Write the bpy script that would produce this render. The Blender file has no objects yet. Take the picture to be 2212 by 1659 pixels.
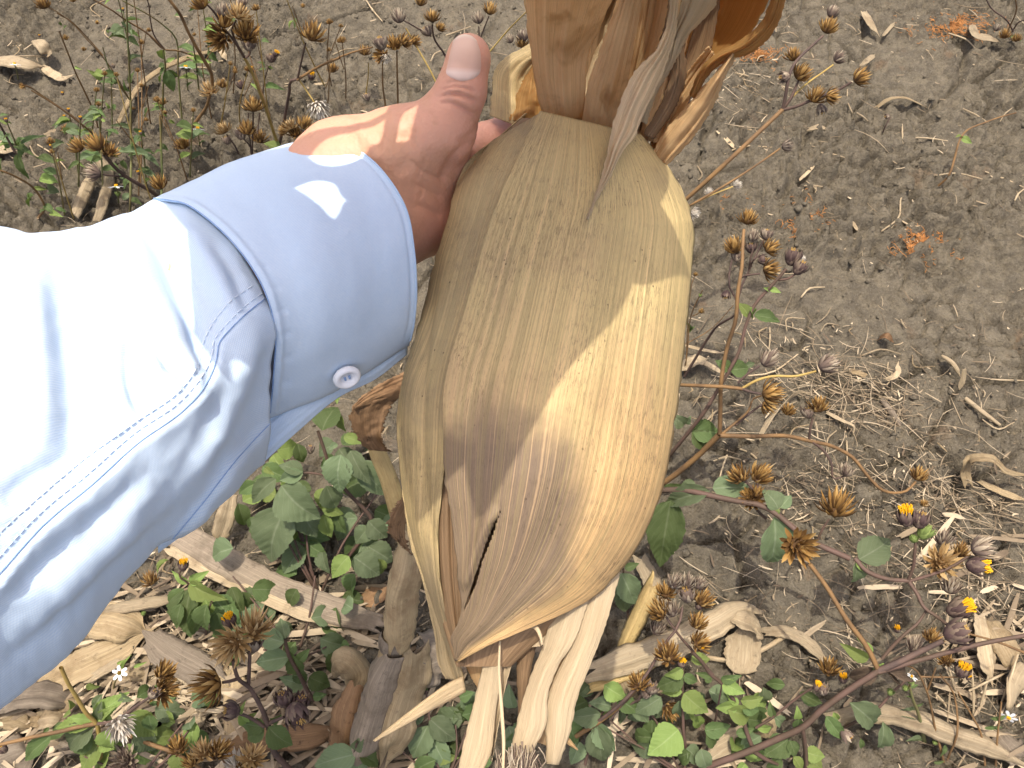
import bpy, math, random
import numpy as np
from mathutils import Vector, Matrix
from mathutils.bvhtree import BVHTree

scene = bpy.context.scene
COL = scene.collection
R = random.Random(7)
RS = np.random.RandomState(11)

# ------------------------------------------------------------------ camera, light, exposure
CAM_H = 0.92
PITCH = math.radians(60)
TANX = 0.60
cam_d = bpy.data.cameras.new('camera')
cam = bpy.data.objects.new('camera', cam_d)
COL.objects.link(cam)
cam.location = (0, 0, CAM_H)
cam.rotation_euler = (math.radians(90) - PITCH, 0, 0)
cam_d.sensor_width = 36.0
cam_d.lens = 18.0 / TANX
cam_d.clip_start = 0.01
cam_d.clip_end = 500
scene.camera = cam

SUN = np.array([-0.06, -0.03, 1.0]); SUN /= np.linalg.norm(SUN)
w = bpy.data.worlds.new('World'); scene.world = w; w.use_nodes = True
nt = w.node_tree
sky = nt.nodes.new('ShaderNodeTexSky'); sky.sky_type = 'NISHITA'; sky.sun_disc = False
sky.sun_elevation = math.asin(SUN[2]); sky.sun_rotation = math.atan2(SUN[0], SUN[1])
sky.air_density = 0.8; sky.dust_density = 6.0; sky.ozone_density = 1.5
nt.links.new(sky.outputs[0], nt.nodes['Background'].inputs[0])
nt.nodes['Background'].inputs[1].default_value = 0.15
sun_d = bpy.data.lights.new('sun', 'SUN'); sun_d.energy = 2.35; sun_d.angle = math.radians(0.53)
sun_d.color = (1.0, 0.95, 0.86)
sun = bpy.data.objects.new('sun', sun_d); COL.objects.link(sun)
sun.rotation_euler = Vector(SUN.tolist()).to_track_quat('Z', 'Y').to_euler()
sun.location = (0, 0, 3)
vs = scene.view_settings
scene.display_settings.display_device = 'sRGB'
vs.view_transform = 'Standard'; vs.look = 'None'; vs.gamma = 1.0; vs.exposure = 0.95
vs.use_curve_mapping = False

# ------------------------------------------------------------------ image-to-place helpers
FX = np.array([1.0, 0, 0]); FU = np.array([0, math.sin(PITCH), math.cos(PITCH)])
FF = np.array([0, math.cos(PITCH), -math.sin(PITCH)]); CO = np.array([0, 0, CAM_H])
def P(px, py, d):
    px = np.asarray(px, float); py = np.asarray(py, float); d = np.asarray(d, float)
    x = (px - 1106) / 1106 * TANX; y = (829.5 - py) / 1106 * TANX
    return CO + d[..., None] * (FF + x[..., None] * FX + y[..., None] * FU)
def proj(co):
    q = co - CO
    d = q @ FF
    return 1106 + (q @ FX) / d / TANX * 1106, 829.5 - (q @ FU) / d / TANX * 1106, d
CR = dict(P=(0, 0, 1/0.54004), A=(0, 0, 1100/1825), C2=(1000, 0, 1200/1810), C4=(2700, 0, 1396/2105), C5=(2700, 1000, 1396/2212),
          C6=(2400, 2000, 1696/2212), C7=(1400, 1900, 1200/1699), C8=(0, 2000, 1600/2212), D1=(2600, 1700, 800/2212),
          D2=(3300, 1900, 796/2201), D3=(2500, 2600, 800/2212), D4=(3200, 2500, 896/2212), D5=(0, 2600, 700/2212),
          D6=(700, 2400, 800/1975), D7=(0, 0, 700/2212), D8=(600, 0, 700/1936), D9=(0, 400, 700/2212), B=(800, 1400, 900/1659))
def cp(c, x, y):
    o = CR[c]
    return ((o[0] + x*o[2]) * 0.54004, (o[1] + y*o[2]) * 0.54004)
def on_ground(px, py, h=0.0):
    """the point at height h above the field that shows at this place of the photograph"""
    x = (px - 1106) / 1106 * TANX; y = (829.5 - py) / 1106 * TANX
    r = FF + x*FX + y*FU
    t = (h - CAM_H) / r[2]
    return CO + t * r

# ------------------------------------------------------------------ noise
def _h(ix, iy, s):
    n = (ix.astype(np.int64)*374761393 + iy.astype(np.int64)*668265263 + s*2246822519) & 0xffffffff
    n = ((n ^ (n >> 13)) * 1274126177) & 0xffffffff
    n = n ^ (n >> 16)
    return (n & 0xffff) / 65535.0
def vnoise(x, y, s=0):
    ix = np.floor(x); iy = np.floor(y); fx = x-ix; fy = y-iy
    fx = fx*fx*(3-2*fx); fy = fy*fy*(3-2*fy)
    a = _h(ix, iy, s); b = _h(ix+1, iy, s); c = _h(ix, iy+1, s); d = _h(ix+1, iy+1, s)
    return (a*(1-fx)+b*fx)*(1-fy) + (c*(1-fx)+d*fx)*fy - 0.5
def fbm(x, y, s=0, o=3):
    v = 0; a = 1.0
    for i in range(o):
        v = v + a*vnoise(x*2**i + 17.3*i, y*2**i - 9.1*i, s+i); a *= 0.5
    return v
def worley(x, y, s=0, j=0.9):
    ix = np.floor(x); iy = np.floor(y)
    f1 = np.full(x.shape, 9.0); f2 = np.full(x.shape, 9.0); cid = np.zeros(x.shape)
    for dx in (-1, 0, 1):
        for dy in (-1, 0, 1):
            cx = ix+dx; cy = iy+dy
            px = cx + .5 + j*(_h(cx, cy, s)-.5); py = cy + .5 + j*(_h(cx, cy, s+91)-.5)
            d = np.hypot(px-x, py-y)
            n = d < f1
            f2 = np.where(n, f1, np.minimum(f2, d)); cid = np.where(n, _h(cx, cy, s+7), cid); f1 = np.where(n, d, f1)
    return f1, f2, cid
def sm(a, b, x):
    t = np.clip((x-a)/(b-a), 0, 1); return t*t*(3-2*t)

def ground_z(x, y, fine=True):
    x = np.asarray(x, float); y = np.asarray(y, float)
    near = 1 - sm(1.6, 4.0, np.hypot(x, y-0.6))
    z = 0.016*fbm(x*2.3, y*2.3, 1, 3) + 0.009*fbm(x*9, y*9, 5, 2)
    if fine:
        wx = x + 0.018*fbm(x*14, y*14, 21, 2); wy = y + 0.018*fbm(x*14+5, y*14, 31, 2)
        m1 = sm(-.12, .12, fbm(x*3.1+4, y*3.1, 41, 2))
        f1, f2, c1 = worley(wx*11, wy*11, 3)
        z = z - 0.022*np.exp(-((f2-f1)/0.05)**2) * (0.35+.65*m1) * sm(-.25, .1, vnoise(x*16, y*16, 77)) + 0.004*(c1-.5)
        f1, f2, c2 = worley(wx*30, wy*30, 13)
        z = z - 0.012*np.exp(-((f2-f1)/0.095)**2) * sm(-.15, .15, fbm(x*6+2, y*6+7, 51, 2)) + 0.002*(c2-.5)*m1
        m2 = sm(-.12, .22, fbm(x*5-3, y*5+1, 61, 2)) * (1-0.35*m1) + .22
        f1, f2, c5 = worley(wx*26+2*vnoise(x*50, y*50, 18), wy*26+2*vnoise(x*50+9, y*50, 19), 63)
        z = z + 0.017*m2*sm(.1, .45, c5)*np.maximum(0, .45-f1*f1)*2
        f1, f2, c3 = worley(x*58+3*vnoise(x*80, y*80, 8), y*58+3*vnoise(x*80+9, y*80, 9), 23)
        z = z + 0.0125*(.25+m2)*np.maximum(0, .5-f1*f1)*(0.2+1.3*c3)
        f1, f2, c4 = worley(x*125, y*125, 33)
        z = z + 0.0062*(.45+m2)*np.maximum(0, .5-f1*f1)*(0.1+1.4*c4)
        rg = np.abs(fbm(x*42, y*42, 71, 3))
        z = z + 0.009*(rg-.3) + 0.0036*fbm(x*170, y*170, 81, 2) - .006
    return z*near

# ------------------------------------------------------------------ mesh helpers
def mk(name, v, f, mat=None, parent=None, uv=None, smooth=True, tint=None):
    v = np.asarray(v, float)
    if parent is not None:
        v = v - np.array(parent.location)
    me = bpy.data.meshes.new(name)
    if isinstance(f, np.ndarray):
        k = f.shape[1]; n = len(f)
        me.vertices.add(len(v)); me.vertices.foreach_set('co', v.astype(np.float32).ravel())
        me.loops.add(n*k); me.loops.foreach_set('vertex_index', f.astype(np.int32).ravel())
        me.polygons.add(n); me.polygons.foreach_set('loop_start', np.arange(0, n*k, k, dtype=np.int32))
        me.update(calc_edges=True); me.validate()
    else:
        me.from_pydata([tuple(p) for p in v], [], [tuple(int(i) for i in q) for q in f])
    if uv is not None:
        l = me.uv_layers.new(name='uv')
        idx = np.empty(len(me.loops), dtype=np.int32); me.loops.foreach_get('vertex_index', idx)
        l.data.foreach_set('uv', np.asarray(uv, np.float32)[idx].ravel())
    if tint is not None:
        a = me.attributes.new('tint', 'FLOAT', 'POINT'); a.data.foreach_set('value', np.asarray(tint, np.float32))
    if smooth:
        me.polygons.foreach_set('use_smooth', np.ones(len(me.polygons), dtype=bool))
    if mat is not None:
        me.materials.append(mat)
    o = bpy.data.objects.new(name, me); COL.objects.link(o)
    if parent is not None:
        o.parent = parent
    return o
def inst(name, me, M, parent):
    o = bpy.data.objects.new(name, me); COL.objects.link(o)
    o.parent = parent
    o.matrix_local = Matrix.Translation(-Vector(parent.location)) @ M
    return o
def tag(o, label=None, cat=None, group=None, kind=None):
    if label: o['label'] = label
    if cat: o['category'] = cat
    if group: o['group'] = group
    if kind: o['kind'] = kind
    return o
def root(name, loc, label, cat, group=None):
    o = bpy.data.objects.new(name, None); COL.objects.link(o)
    o.location = tuple(loc); o.empty_display_size = 0.02
    return tag(o, label, cat, group)
def curve(pts, n):
    p = np.asarray(pts, float)
    if len(p) == 2:
        return p[0] + (p[1]-p[0])*np.linspace(0, 1, n)[:, None]
    t = np.r_[0, np.cumsum(np.linalg.norm(np.diff(p, axis=0), axis=1)+1e-9)]; t /= t[-1]
    m = np.gradient(p, t, axis=0) if len(p) > 2 else None
    q = np.linspace(0, 1, n); k = np.clip(np.searchsorted(t, q, side='right')-1, 0, len(p)-2)
    hh = (t[k+1]-t[k]); s = ((q-t[k])/hh)[:, None]; hh = hh[:, None]
    return ((2*s**3-3*s**2+1)*p[k] + (s**3-2*s**2+s)*hh*m[k] + (-2*s**3+3*s**2)*p[k+1] + (s**3-s**2)*hh*m[k+1])
def grid_faces(nu, nv, closed=False):
    f = []
    a = np.arange(nv-1)[:, None]*nu; 
    if closed:
        i = np.arange(nu)[None]; j = (np.arange(nu)+1)[None] % nu
    else:
        i = np.arange(nu-1)[None]; j = i+1
    return np.stack([a+i, a+j, a+nu+j, a+nu+i], -1).reshape(-1, 4)
def grid_uv(nu, nv, closed=False):
    u = np.arange(nu)/(nu if closed else nu-1); v = np.arange(nv)/(nv-1)
    return np.stack(np.broadcast_arrays(u[None], v[:, None]), -1).reshape(-1, 2)
def vnormals(v, nu, nv):
    g = v.reshape(nv, nu, 3)
    du = np.gradient(g, axis=1); dv = np.gradient(g, axis=0)
    n = np.cross(du, dv); n /= (np.linalg.norm(n, axis=2, keepdims=True)+1e-12)
    return n.reshape(-1, 3)
def tube_geo(pts, rad, sides=6, n=None):
    p = np.asarray(pts, float)
    if n is None: n = max(2, 3*(len(p)-1)+1)
    c = curve(p, n) if n > 2 else p
    r = np.interp(np.linspace(0, 1, n), np.linspace(0, 1, len(rad)), rad) if hasattr(rad, '__len__') else np.full(n, rad)
    t = np.gradient(c, axis=0); t /= (np.linalg.norm(t, axis=1, keepdims=True)+1e-12)
    up = np.array([0.31, 0.2, 0.93]); a = np.cross(t, up); a /= (np.linalg.norm(a, axis=1, keepdims=True)+1e-9)
    b = np.cross(t, a)
    th = np.arange(sides)/sides*2*math.pi
    v = c[:, None] + r[:, None, None]*(a[:, None]*np.cos(th)[None, :, None] + b[:, None]*np.sin(th)[None, :, None])
    f = grid_faces(sides, n, True)
    return v.reshape(-1, 3), f
class MB:
    def __init__(s): s.v = []; s.f = []; s.n = 0; s.t = []; s.u = []
    def add(s, v, f, tint=0.5, uv=None):
        f = np.asarray(f)
        if f.shape[1] == 3: f = np.c_[f, f[:, 2]]
        s.v.append(np.asarray(v)); s.f.append(f+s.n); s.n += len(v)
        s.t.append(np.full(len(v), tint) if np.isscalar(tint) else tint)
        s.u.append(uv if uv is not None else np.zeros((len(v), 2)))
    def build(s, name, mat, parent=None, smooth=True):
        v = np.concatenate(s.v); f = np.concatenate(s.f)
        fl = [tuple(q) if q[3] != q[2] else tuple(q[:3]) for q in f] if (f[:, 3] == f[:, 2]).any() else f
        return mk(name, v, fl, mat, parent, uv=np.concatenate(s.u), smooth=smooth, tint=np.concatenate(s.t))

# ------------------------------------------------------------------ materials
class NB:
    def __init__(s, name):
        s.m = bpy.data.materials.new(name); s.m.use_nodes = True; s.t = s.m.node_tree
        s.b = s.t.nodes['Principled BSDF']; s.out = s.t.nodes['Material Output']
    def n(s, t, **k):
        o = s.t.nodes.new(t)
        for a, b in k.items():
            setattr(o, a, b)
        return o
    def l(s, a, b): s.t.links.new(a, b)
    def val(s, sock, v):
        if isinstance(v, (int, float)): sock.default_value = v
        elif isinstance(v, tuple): sock.default_value = (*v, 1) if len(v) == 3 and sock.type == 'RGBA' else v
        else: s.l(v, sock)
    def coord(s, which='Object'): return s.n('ShaderNodeTexCoord').outputs[which]
    def mapping(s, c, scale):
        m = s.n('ShaderNodeMapping'); s.l(c, m.inputs[0]); m.inputs['Scale'].default_value = scale; return m.outputs[0]
    def noise(s, c, scale, detail=3, rough=.55, dist=0):
        n = s.n('ShaderNodeTexNoise'); s.l(c, n.inputs['Vector']); n.inputs['Scale'].default_value = scale
        n.inputs['Detail'].default_value = detail; n.inputs['Roughness'].default_value = rough; n.inputs['Distortion'].default_value = dist
        return n.outputs['Fac']
    def voro(s, c, scale, feature='F1', rnd=1.0):
        n = s.n('ShaderNodeTexVoronoi'); n.feature = feature; s.l(c, n.inputs['Vector']); n.inputs['Scale'].default_value = scale
        n.inputs['Randomness'].default_value = rnd
        return n.outputs['Distance']
    def ramp(s, f, stops):
        r = s.n('ShaderNodeValToRGB'); s.l(f, r.inputs[0]); e = r.color_ramp.elements
        while len(e) < len(stops): e.new(0.5)
        for i, (p, c) in enumerate(stops):
            e[i].position = p; e[i].color = (*c, 1) if len(c) == 3 else c
        return r.outputs[0]
    def mask(s, f, a, b):
        r = s.n('ShaderNodeMapRange'); r.interpolation_type = 'SMOOTHSTEP'; s.l(f, r.inputs[0])
        r.inputs[1].default_value = a; r.inputs[2].default_value = b; return r.outputs[0]
    def mix(s, f, a, b, mode='MIX'):
        m = s.n('ShaderNodeMix'); m.data_type = 'RGBA'; m.blend_type = mode
        s.val(m.inputs[0], f); s.val(m.inputs[6], a); s.val(m.inputs[7], b); return m.outputs[2]
    def math(s, op, a, b=0.0):
        m = s.n('ShaderNodeMath'); m.operation = op; s.val(m.inputs[0], a); s.val(m.inputs[1], b); return m.outputs[0]
    def attr(s, name):
        a = s.n('ShaderNodeAttribute'); a.attribute_name = name; return a.outputs['Fac']
    def rand(s): return s.n('ShaderNodeObjectInfo').outputs['Random']
    def bump(s, hgt, strength, dist, prev=None):
        b = s.n('ShaderNodeBump'); b.inputs['Strength'].default_value = strength; b.inputs['Distance'].default_value = dist
        s.l(hgt, b.inputs['Height'])
        if prev is not None: s.l(prev, b.inputs['Normal'])
        return b.outputs[0]
    def fin(s, color, rough=.7, normal=None, trans=0.0, tcol=None, spec=0.3):
        s.val(s.b.inputs['Base Color'], color); s.val(s.b.inputs['Roughness'], rough)
        s.b.inputs['Specular IOR Level'].default_value = spec
        if normal is not None: s.l(normal, s.b.inputs['Normal'])
        if trans > 0:
            t = s.n('ShaderNodeBsdfTranslucent'); s.val(t.inputs[0], tcol if tcol is not None else color)
            if normal is not None: s.l(normal, t.inputs['Normal'])
            mx = s.n('ShaderNodeMixShader'); mx.inputs[0].default_value = trans
            s.l(s.b.outputs[0], mx.inputs[1]); s.l(t.outputs[0], mx.inputs[2]); s.l(mx.outputs[0], s.out.inputs[0])
        return s.m

def soil_mat():
    s = NB('dry_soil'); c = s.coord()
    a = s.noise(c, 3.0, 5, .6); b = s.noise(c, 45, 4, .65); d = s.noise(c, 420, 3, .7)
    col = s.ramp(a, [(.3, (.094, .078, .055)), (.7, (.132, .111, .080))])
    col = s.mix(s.mask(b, .35, .7), col, (.172, .143, .099))
    col = s.mix(s.math('MULTIPLY', s.mask(d, .52, .75), .55), col, (.25, .218, .170))
    col = s.mix(s.math('MULTIPLY', s.mask(d, .46, .28), .6), col, (.050, .040, .029))
    red = s.mask(s.noise(c, 11, 4, .6), .62, .72)
    col = s.mix(s.math('MULTIPLY', red, .25), col, (.22, .12, .06))
    n = s.bump(s.noise(c, 210, 6, .8), .9, .004)
    n = s.bump(s.voro(c, 300), .5, .002, n)
    return s.fin(col, .95, n, spec=.08)
def straw_mat(name, c1, c2, c3, trans=.15, streak=46, dark=.45):
    """dead maize tissue: fibres along v, blotches, per-object tone"""
    s = NB(name); uv = s.coord('UV'); oc = s.coord('Object')
    f = s.noise(s.mapping(uv, (streak, 2.2, 1)), 1.0, 5, .75)
    f2 = s.noise(s.mapping(uv, (streak*.3, 1.2, 1)), 1.0, 3, .6)
    b = s.noise(oc, 34, 5, .65)
    col = s.mix(s.mask(f, .36, .62), c1, c2)
    col = s.mix(s.math('MULTIPLY', s.mask(f2, .5, .66), .6), col, tuple(min(1, x*1.3) for x in c1))
    col = s.mix(s.math('MULTIPLY', s.mask(b, .45, .7), .8), col, c3)
    col = s.mix(s.math('MULTIPLY', s.mask(f, .62, .74), .55), col, tuple(x*.45 for x in c3))
    col = s.mix(s.math('MULTIPLY', s.mask(s.noise(oc, 110, 5, .75), .55, .70), dark), col, tuple(x*.35 for x in c3))
    hv = s.n('ShaderNodeHueSaturation'); s.l(col, hv.inputs['Color'])
    mr = s.n('ShaderNodeMapRange'); s.l(s.rand(), mr.inputs[0]); mr.inputs[3].default_value = .7; mr.inputs[4].default_value = 1.15
    s.l(mr.outputs[0], hv.inputs['Value']); col = hv.outputs[0]
    n = s.bump(f, .8, .0012); n = s.bump(f2, .5, .0016, n); n = s.bump(s.noise(oc, 260, 4, .7), .3, .001, n)
    return s.fin(col, .65, n, trans)
def husk_mat(name, base, olive, grey, speck=.7, greyamt=.6, trans=.12, vgrey=None, ribs=30, stain=None, tk=(1.15, 1.0, .75), zones=None):
    s = NB(name); uv = s.coord('UV'); oc = s.coord('Object')
    f = s.noise(s.mapping(uv, (62, 1.1, 1)), 1.0, 4, .65)
    f2 = s.noise(s.mapping(uv, (16, .8, 1)), 1.0, 3, .6)
    col = s.mix(s.mask(f, .32, .68), base, olive)
    col = s.mix(s.math('MULTIPLY', s.mask(f2, .5, .75), .5), col, tuple(min(1, x*1.25) for x in base))
    b = s.noise(oc, 22, 4, .6, .4)
    if zones is not None:      # the husk ripened unevenly: olive towards the shank, orange-tan on one flank
        sz_ = s.n('ShaderNodeSeparateXYZ'); s.l(uv, sz_.inputs[0])
        wob = s.math('MULTIPLY', s.math('SUBTRACT', b, .5), .7)
        col = s.mix(s.math('MULTIPLY', s.mask(s.math('ADD', sz_.outputs[1], wob), .62, .22), .75), col, s.mix(s.mask(f, .32, .68), zones[0], tuple(x*.72 for x in zones[0])))
        fl_ = s.math('MULTIPLY', s.mask(s.math('ADD', sz_.outputs[0], wob), .45, .85), s.mask(sz_.outputs[1], .3, .6))
        col = s.mix(s.math('MULTIPLY', fl_, .75), col, s.mix(s.mask(f, .32, .68), zones[1], tuple(x*.8 for x in zones[1])))
    g = s.math('MULTIPLY', s.mask(b, .42, .72), greyamt)
    if vgrey is not None:      # weathered grey-brown patch; on the front husk it also stands in for shade
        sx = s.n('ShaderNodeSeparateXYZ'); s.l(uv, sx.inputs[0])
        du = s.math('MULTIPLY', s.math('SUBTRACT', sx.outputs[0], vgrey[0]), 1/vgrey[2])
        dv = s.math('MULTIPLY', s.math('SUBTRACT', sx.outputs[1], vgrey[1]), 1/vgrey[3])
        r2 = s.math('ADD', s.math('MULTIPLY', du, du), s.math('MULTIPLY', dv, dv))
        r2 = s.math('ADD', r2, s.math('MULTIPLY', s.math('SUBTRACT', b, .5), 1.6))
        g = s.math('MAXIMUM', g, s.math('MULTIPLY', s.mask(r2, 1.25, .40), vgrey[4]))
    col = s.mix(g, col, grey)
    if stain is not None:
        st = s.mask(s.noise(oc, 30, 4, .65, .8), .56, .70)
        col = s.mix(s.math('MULTIPLY', st, .8), col, stain)
    sp = s.mask(s.noise(s.mapping(uv, (150, 46, 1)), 1.0, 4, .8), .50, .62)
    zone = s.mask(s.noise(oc, 30, 4, .65), .40, .60)
    col = s.mix(s.math('MULTIPLY', s.math('MULTIPLY', sp, zone), speck*.62), col, tuple(x*.38 for x in grey))
    sp2 = s.mask(s.voro(s.mapping(oc, (1, 1, .5)), 230), .14, .04)
    zone2 = s.mask(s.noise(oc, 60, 3, .6), .5, .6)
    col = s.mix(s.math('MULTIPLY', s.math('MULTIPLY', sp2, zone2), speck*.9), col, tuple(x*.2 for x in grey))
    vn = s.noise(s.mapping(uv, (ribs*2.6, .7, 1)), 1.0, 3, .6)
    v2 = s.noise(s.mapping(uv, (ribs*5.5, .9, 1)), 1.0, 2, .6)
    col = s.mix(s.math('MULTIPLY', s.mask(vn, .50, .36), .38), col, tuple(x*.55 for x in olive))
    col = s.mix(s.math('MULTIPLY', s.mask(v2, .50, .36), .42), col, tuple(x*.55 for x in olive))
    col = s.mix(s.math('MULTIPLY', s.mask(vn, .54, .66), .28), col, tuple(min(1, x*1.3) for x in base))
    fine = s.noise(s.mapping(uv, (ribs*9, 60, 1)), 1.0, 3, .7)
    col = s.mix(s.math('MULTIPLY', s.mask(fine, .54, .7), speck*.5), col, tuple(x*.5 for x in grey))
    n = s.bump(vn, .6, .0008); n = s.bump(f, .4, .0008, n); n = s.bump(f2, .4, .0015, n); n = s.bump(s.noise(oc, 500, 3), .2, .0004, n)
    return s.fin(col, .64, n, trans, tcol=tuple(min(1, x*y) for x, y in zip(base, tk)), spec=.3)
def green_mat(name, c1, c2, vein, trans=.3):
    s = NB(name); uv = s.coord('UV'); oc = s.coord('Object')
    sx = s.n('ShaderNodeSeparateXYZ'); s.l(uv, sx.inputs[0])
    au = s.math('ABSOLUTE', s.math('SUBTRACT', sx.outputs[0], .5))
    mid = s.mask(au, .035, .01)
    ph = s.math('SUBTRACT', s.math('MULTIPLY', sx.outputs[1], 7.0), s.math('MULTIPLY', au, 5.5))
    lat = s.mask(s.math('ABSOLUTE', s.math('SUBTRACT', s.math('FRACT', ph), .5)), .07, .0)
    v = s.math('MAXIMUM', mid, s.math('MULTIPLY', lat, .6))
    col = s.mix(s.noise(oc, 60, 3), c1, c2)
    col = s.mix(s.math('MULTIPLY', s.mask(s.noise(oc, 140, 4, .7), .6, .75), .35), col, (.16, .17, .05))
    col = s.mix(s.math('MULTIPLY', v, .55), col, vein)
    hv = s.n('ShaderNodeHueSaturation'); s.l(col, hv.inputs['Color'])
    mr = s.n('ShaderNodeMapRange'); s.l(s.rand(), mr.inputs[0]); mr.inputs[3].default_value = .75; mr.inputs[4].default_value = 1.3
    s.l(mr.outputs[0], hv.inputs['Value'])
    mr2 = s.n('ShaderNodeMapRange'); s.l(s.rand(), mr2.inputs[0]); mr2.inputs[3].default_value = .485; mr2.inputs[4].default_value = .51
    s.l(mr2.outputs[0], hv.inputs['Hue'])
    col = hv.outputs[0]
    n = s.bump(v, -.5, .0012); n = s.bump(s.noise(oc, 350, 3), .4, .0008, n)
    return s.fin(col, .62, n, trans, tcol=s.mix(.5, col, (.20, .28, .03)), spec=.25)
def tint_mat(name, stops, rough=.75, trans=0.0, nscale=160):
    s = NB(name)
    f = s.math('ADD', s.attr('tint'), s.math('MULTIPLY', s.math('SUBTRACT', s.noise(s.coord(), nscale, 3), .5), .35))
    return s.fin(s.ramp(f, stops), rough, None, trans, spec=.2)
def plain_mat(name, c1, c2, scale=60, rough=.7, trans=0.0, bump=None):
    s = NB(name); oc = s.coord()
    f = s.noise(oc, scale, 4, .6)
    n = s.bump(s.noise(oc, bump[0], 3), bump[1], bump[2]) if bump else None
    return s.fin(s.mix(s.mask(f, .35, .65), c1, c2), rough, n, trans, spec=.25)
def skin_mat():
    s = NB('skin'); oc = s.coord()
    a = s.noise(oc, 26, 4, .55); b = s.noise(oc, 110, 3, .6)
    col = s.mix(s.mask(a, .35, .68), (.66, .35, .205), (.69, .35, .23))
    col = s.mix(s.math('MULTIPLY', s.mask(b, .5, .72), .45), col, (.50, .255, .14))
    col = s.mix(s.math('MULTIPLY', s.attr('tint'), .7), col, (.64, .27, .20))
    n = s.bump(s.voro(oc, 620), .25, .0006); n = s.bump(s.noise(oc, 190, 4, .65), .22, .0008, n)
    s.b.inputs['Subsurface Weight'].default_value = .12
    s.b.inputs['Subsurface Radius'].default_value = (1, .35, .2); s.b.inputs['Subsurface Scale'].default_value = .006
    return s.fin(col, .5, n, spec=.38)
def nail_mat():
    s = NB('nail'); uv = s.coord('UV'); sx = s.n('ShaderNodeSeparateXYZ'); s.l(uv, sx.inputs[0])
    col = s.ramp(sx.outputs[1], [(0, (.78, .64, .48)), (.07, (.72, .48, .35)), (.66, (.70, .44, .32)), (.78, (.80, .60, .49)), (1, (.74, .52, .41))])
    n = s.bump(s.noise(s.mapping(uv, (40, 1, 1)), 1, 2), .15, .0003)
    return s.fin(col, .42, n, spec=.25)
def cloth_mat(name='blue_cotton'):
    s = NB(name); uv = s.coord('UV'); oc = s.coord()
    wx = s.n('ShaderNodeTexWave'); wx.bands_direction = 'X'; s.l(uv, wx.inputs['Vector']); wx.inputs['Scale'].default_value = 62; wx.inputs['Distortion'].default_value = .4
    wy = s.n('ShaderNodeTexWave'); wy.bands_direction = 'Y'; s.l(uv, wy.inputs['Vector']); wy.inputs['Scale'].default_value = 62; wy.inputs['Distortion'].default_value = .4
    wv = s.math('MULTIPLY', s.math('ADD', wx.outputs['Fac'], wy.outputs['Fac']), .5)
    wv = s.math('ADD', s.math('MULTIPLY', wv, .8), s.math('MULTIPLY', s.noise(oc, 900, 2), .35))
    col = s.mix(wv, (.45, .605, .79), (.71, .80, .885))
    col = s.mix(s.math('MULTIPLY', s.noise(oc, 30, 4), .25), col, (.58, .71, .83))
    n = s.bump(wv, .18, .0006); n = s.bump(s.noise(oc, 45, 3, .5), .18, .003, n)
    s.b.inputs['Sheen Weight'].default_value = .15
    return s.fin(col, .85, n, .10, spec=.15)

M = {}
M['soil'] = soil_mat()
M['skin'] = skin_mat(); M['nail'] = nail_mat(); M['cloth'] = cloth_mat()
M['thread'] = plain_mat('thread', (.22, .34, .56), (.30, .43, .66), 300, .8)
M['thread_pale'] = plain_mat('thread_pale', (.70, .80, .90), (.78, .85, .92), 300, .8)
M['button'] = plain_mat('button_plastic', (.74, .76, .80), (.80, .81, .83), 40, .25)
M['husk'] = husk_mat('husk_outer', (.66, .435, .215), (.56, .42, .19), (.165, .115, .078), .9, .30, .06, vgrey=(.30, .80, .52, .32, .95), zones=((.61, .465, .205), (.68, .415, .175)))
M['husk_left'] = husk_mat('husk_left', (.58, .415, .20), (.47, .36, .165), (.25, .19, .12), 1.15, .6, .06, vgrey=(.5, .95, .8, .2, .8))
M['husk_brown'] = husk_mat('husk_brown', (.30, .19, .10), (.25, .155, .08), (.25, .16, .09), .5, .5, .15)
M['husk_pale'] = husk_mat('husk_pale', (.60, .47, .29), (.55, .425, .26), (.46, .33, .18), .06, .3, .22, ribs=26)
M['husk_tan'] = husk_mat('husk_tan', (.80, .585, .31), (.71, .50, .25), (.52, .33, .15), .35, .5, .40, stain=(.20, .09, .025))
M['husk_strip'] = husk_mat('husk_strip', (.80, .64, .40), (.70, .54, .31), (.45, .35, .24), .5, .5, .3)
M['husk_thin'] = husk_mat('husk_thin', (.74, .57, .33), (.66, .49, .26), (.50, .33, .16), .2, .3, .55, tk=(1.15, .98, .68))
M['husk_orange'] = husk_mat('husk_orange', (.58, .37, .13), (.48, .28, .09), (.28, .13, .04), .35, .5, .5, tk=(1.3, 1.0, .6), stain=(.16, .06, .012))
M['dry_leaf'] = straw_mat('dry_leaf', (.45, .34, .195), (.35, .25, .13), (.25, .17, .085), .22)
M['dry_leaf_pale'] = straw_mat('dry_leaf_pale', (.52, .41, .26), (.43, .32, .185), (.29, .21, .12), .18)
M['dry_leaf_grey'] = straw_mat('dry_leaf_grey', (.29, .23, .16), (.21, .16, .11), (.14, .105, .07), .1)
M['dry_leaf_brown'] = straw_mat('dry_leaf_brown', (.36, .21, .10), (.29, .165, .08), (.19, .10, .045), .25, dark=.7)
M['straw'] = straw_mat('straw', (.52, .41, .26), (.43, .32, .185), (.32, .23, .125), .05, 12)
M['straw_yellow'] = straw_mat('straw_yellow', (.58, .42, .17), (.48, .33, .13), (.38, .25, .1), .08, 14)
M['stalk'] = straw_mat('stalk', (.46, .34, .185), (.38, .27, .14), (.25, .16, .08), .05, 40)
M['leaf_green'] = green_mat('leaf_green', (.075, .112, .036), (.105, .148, .05), (.18, .215, .105))
M['leaf_light'] = green_mat('leaf_light', (.165, .225, .055), (.205, .265, .075), (.27, .32, .13))
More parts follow.
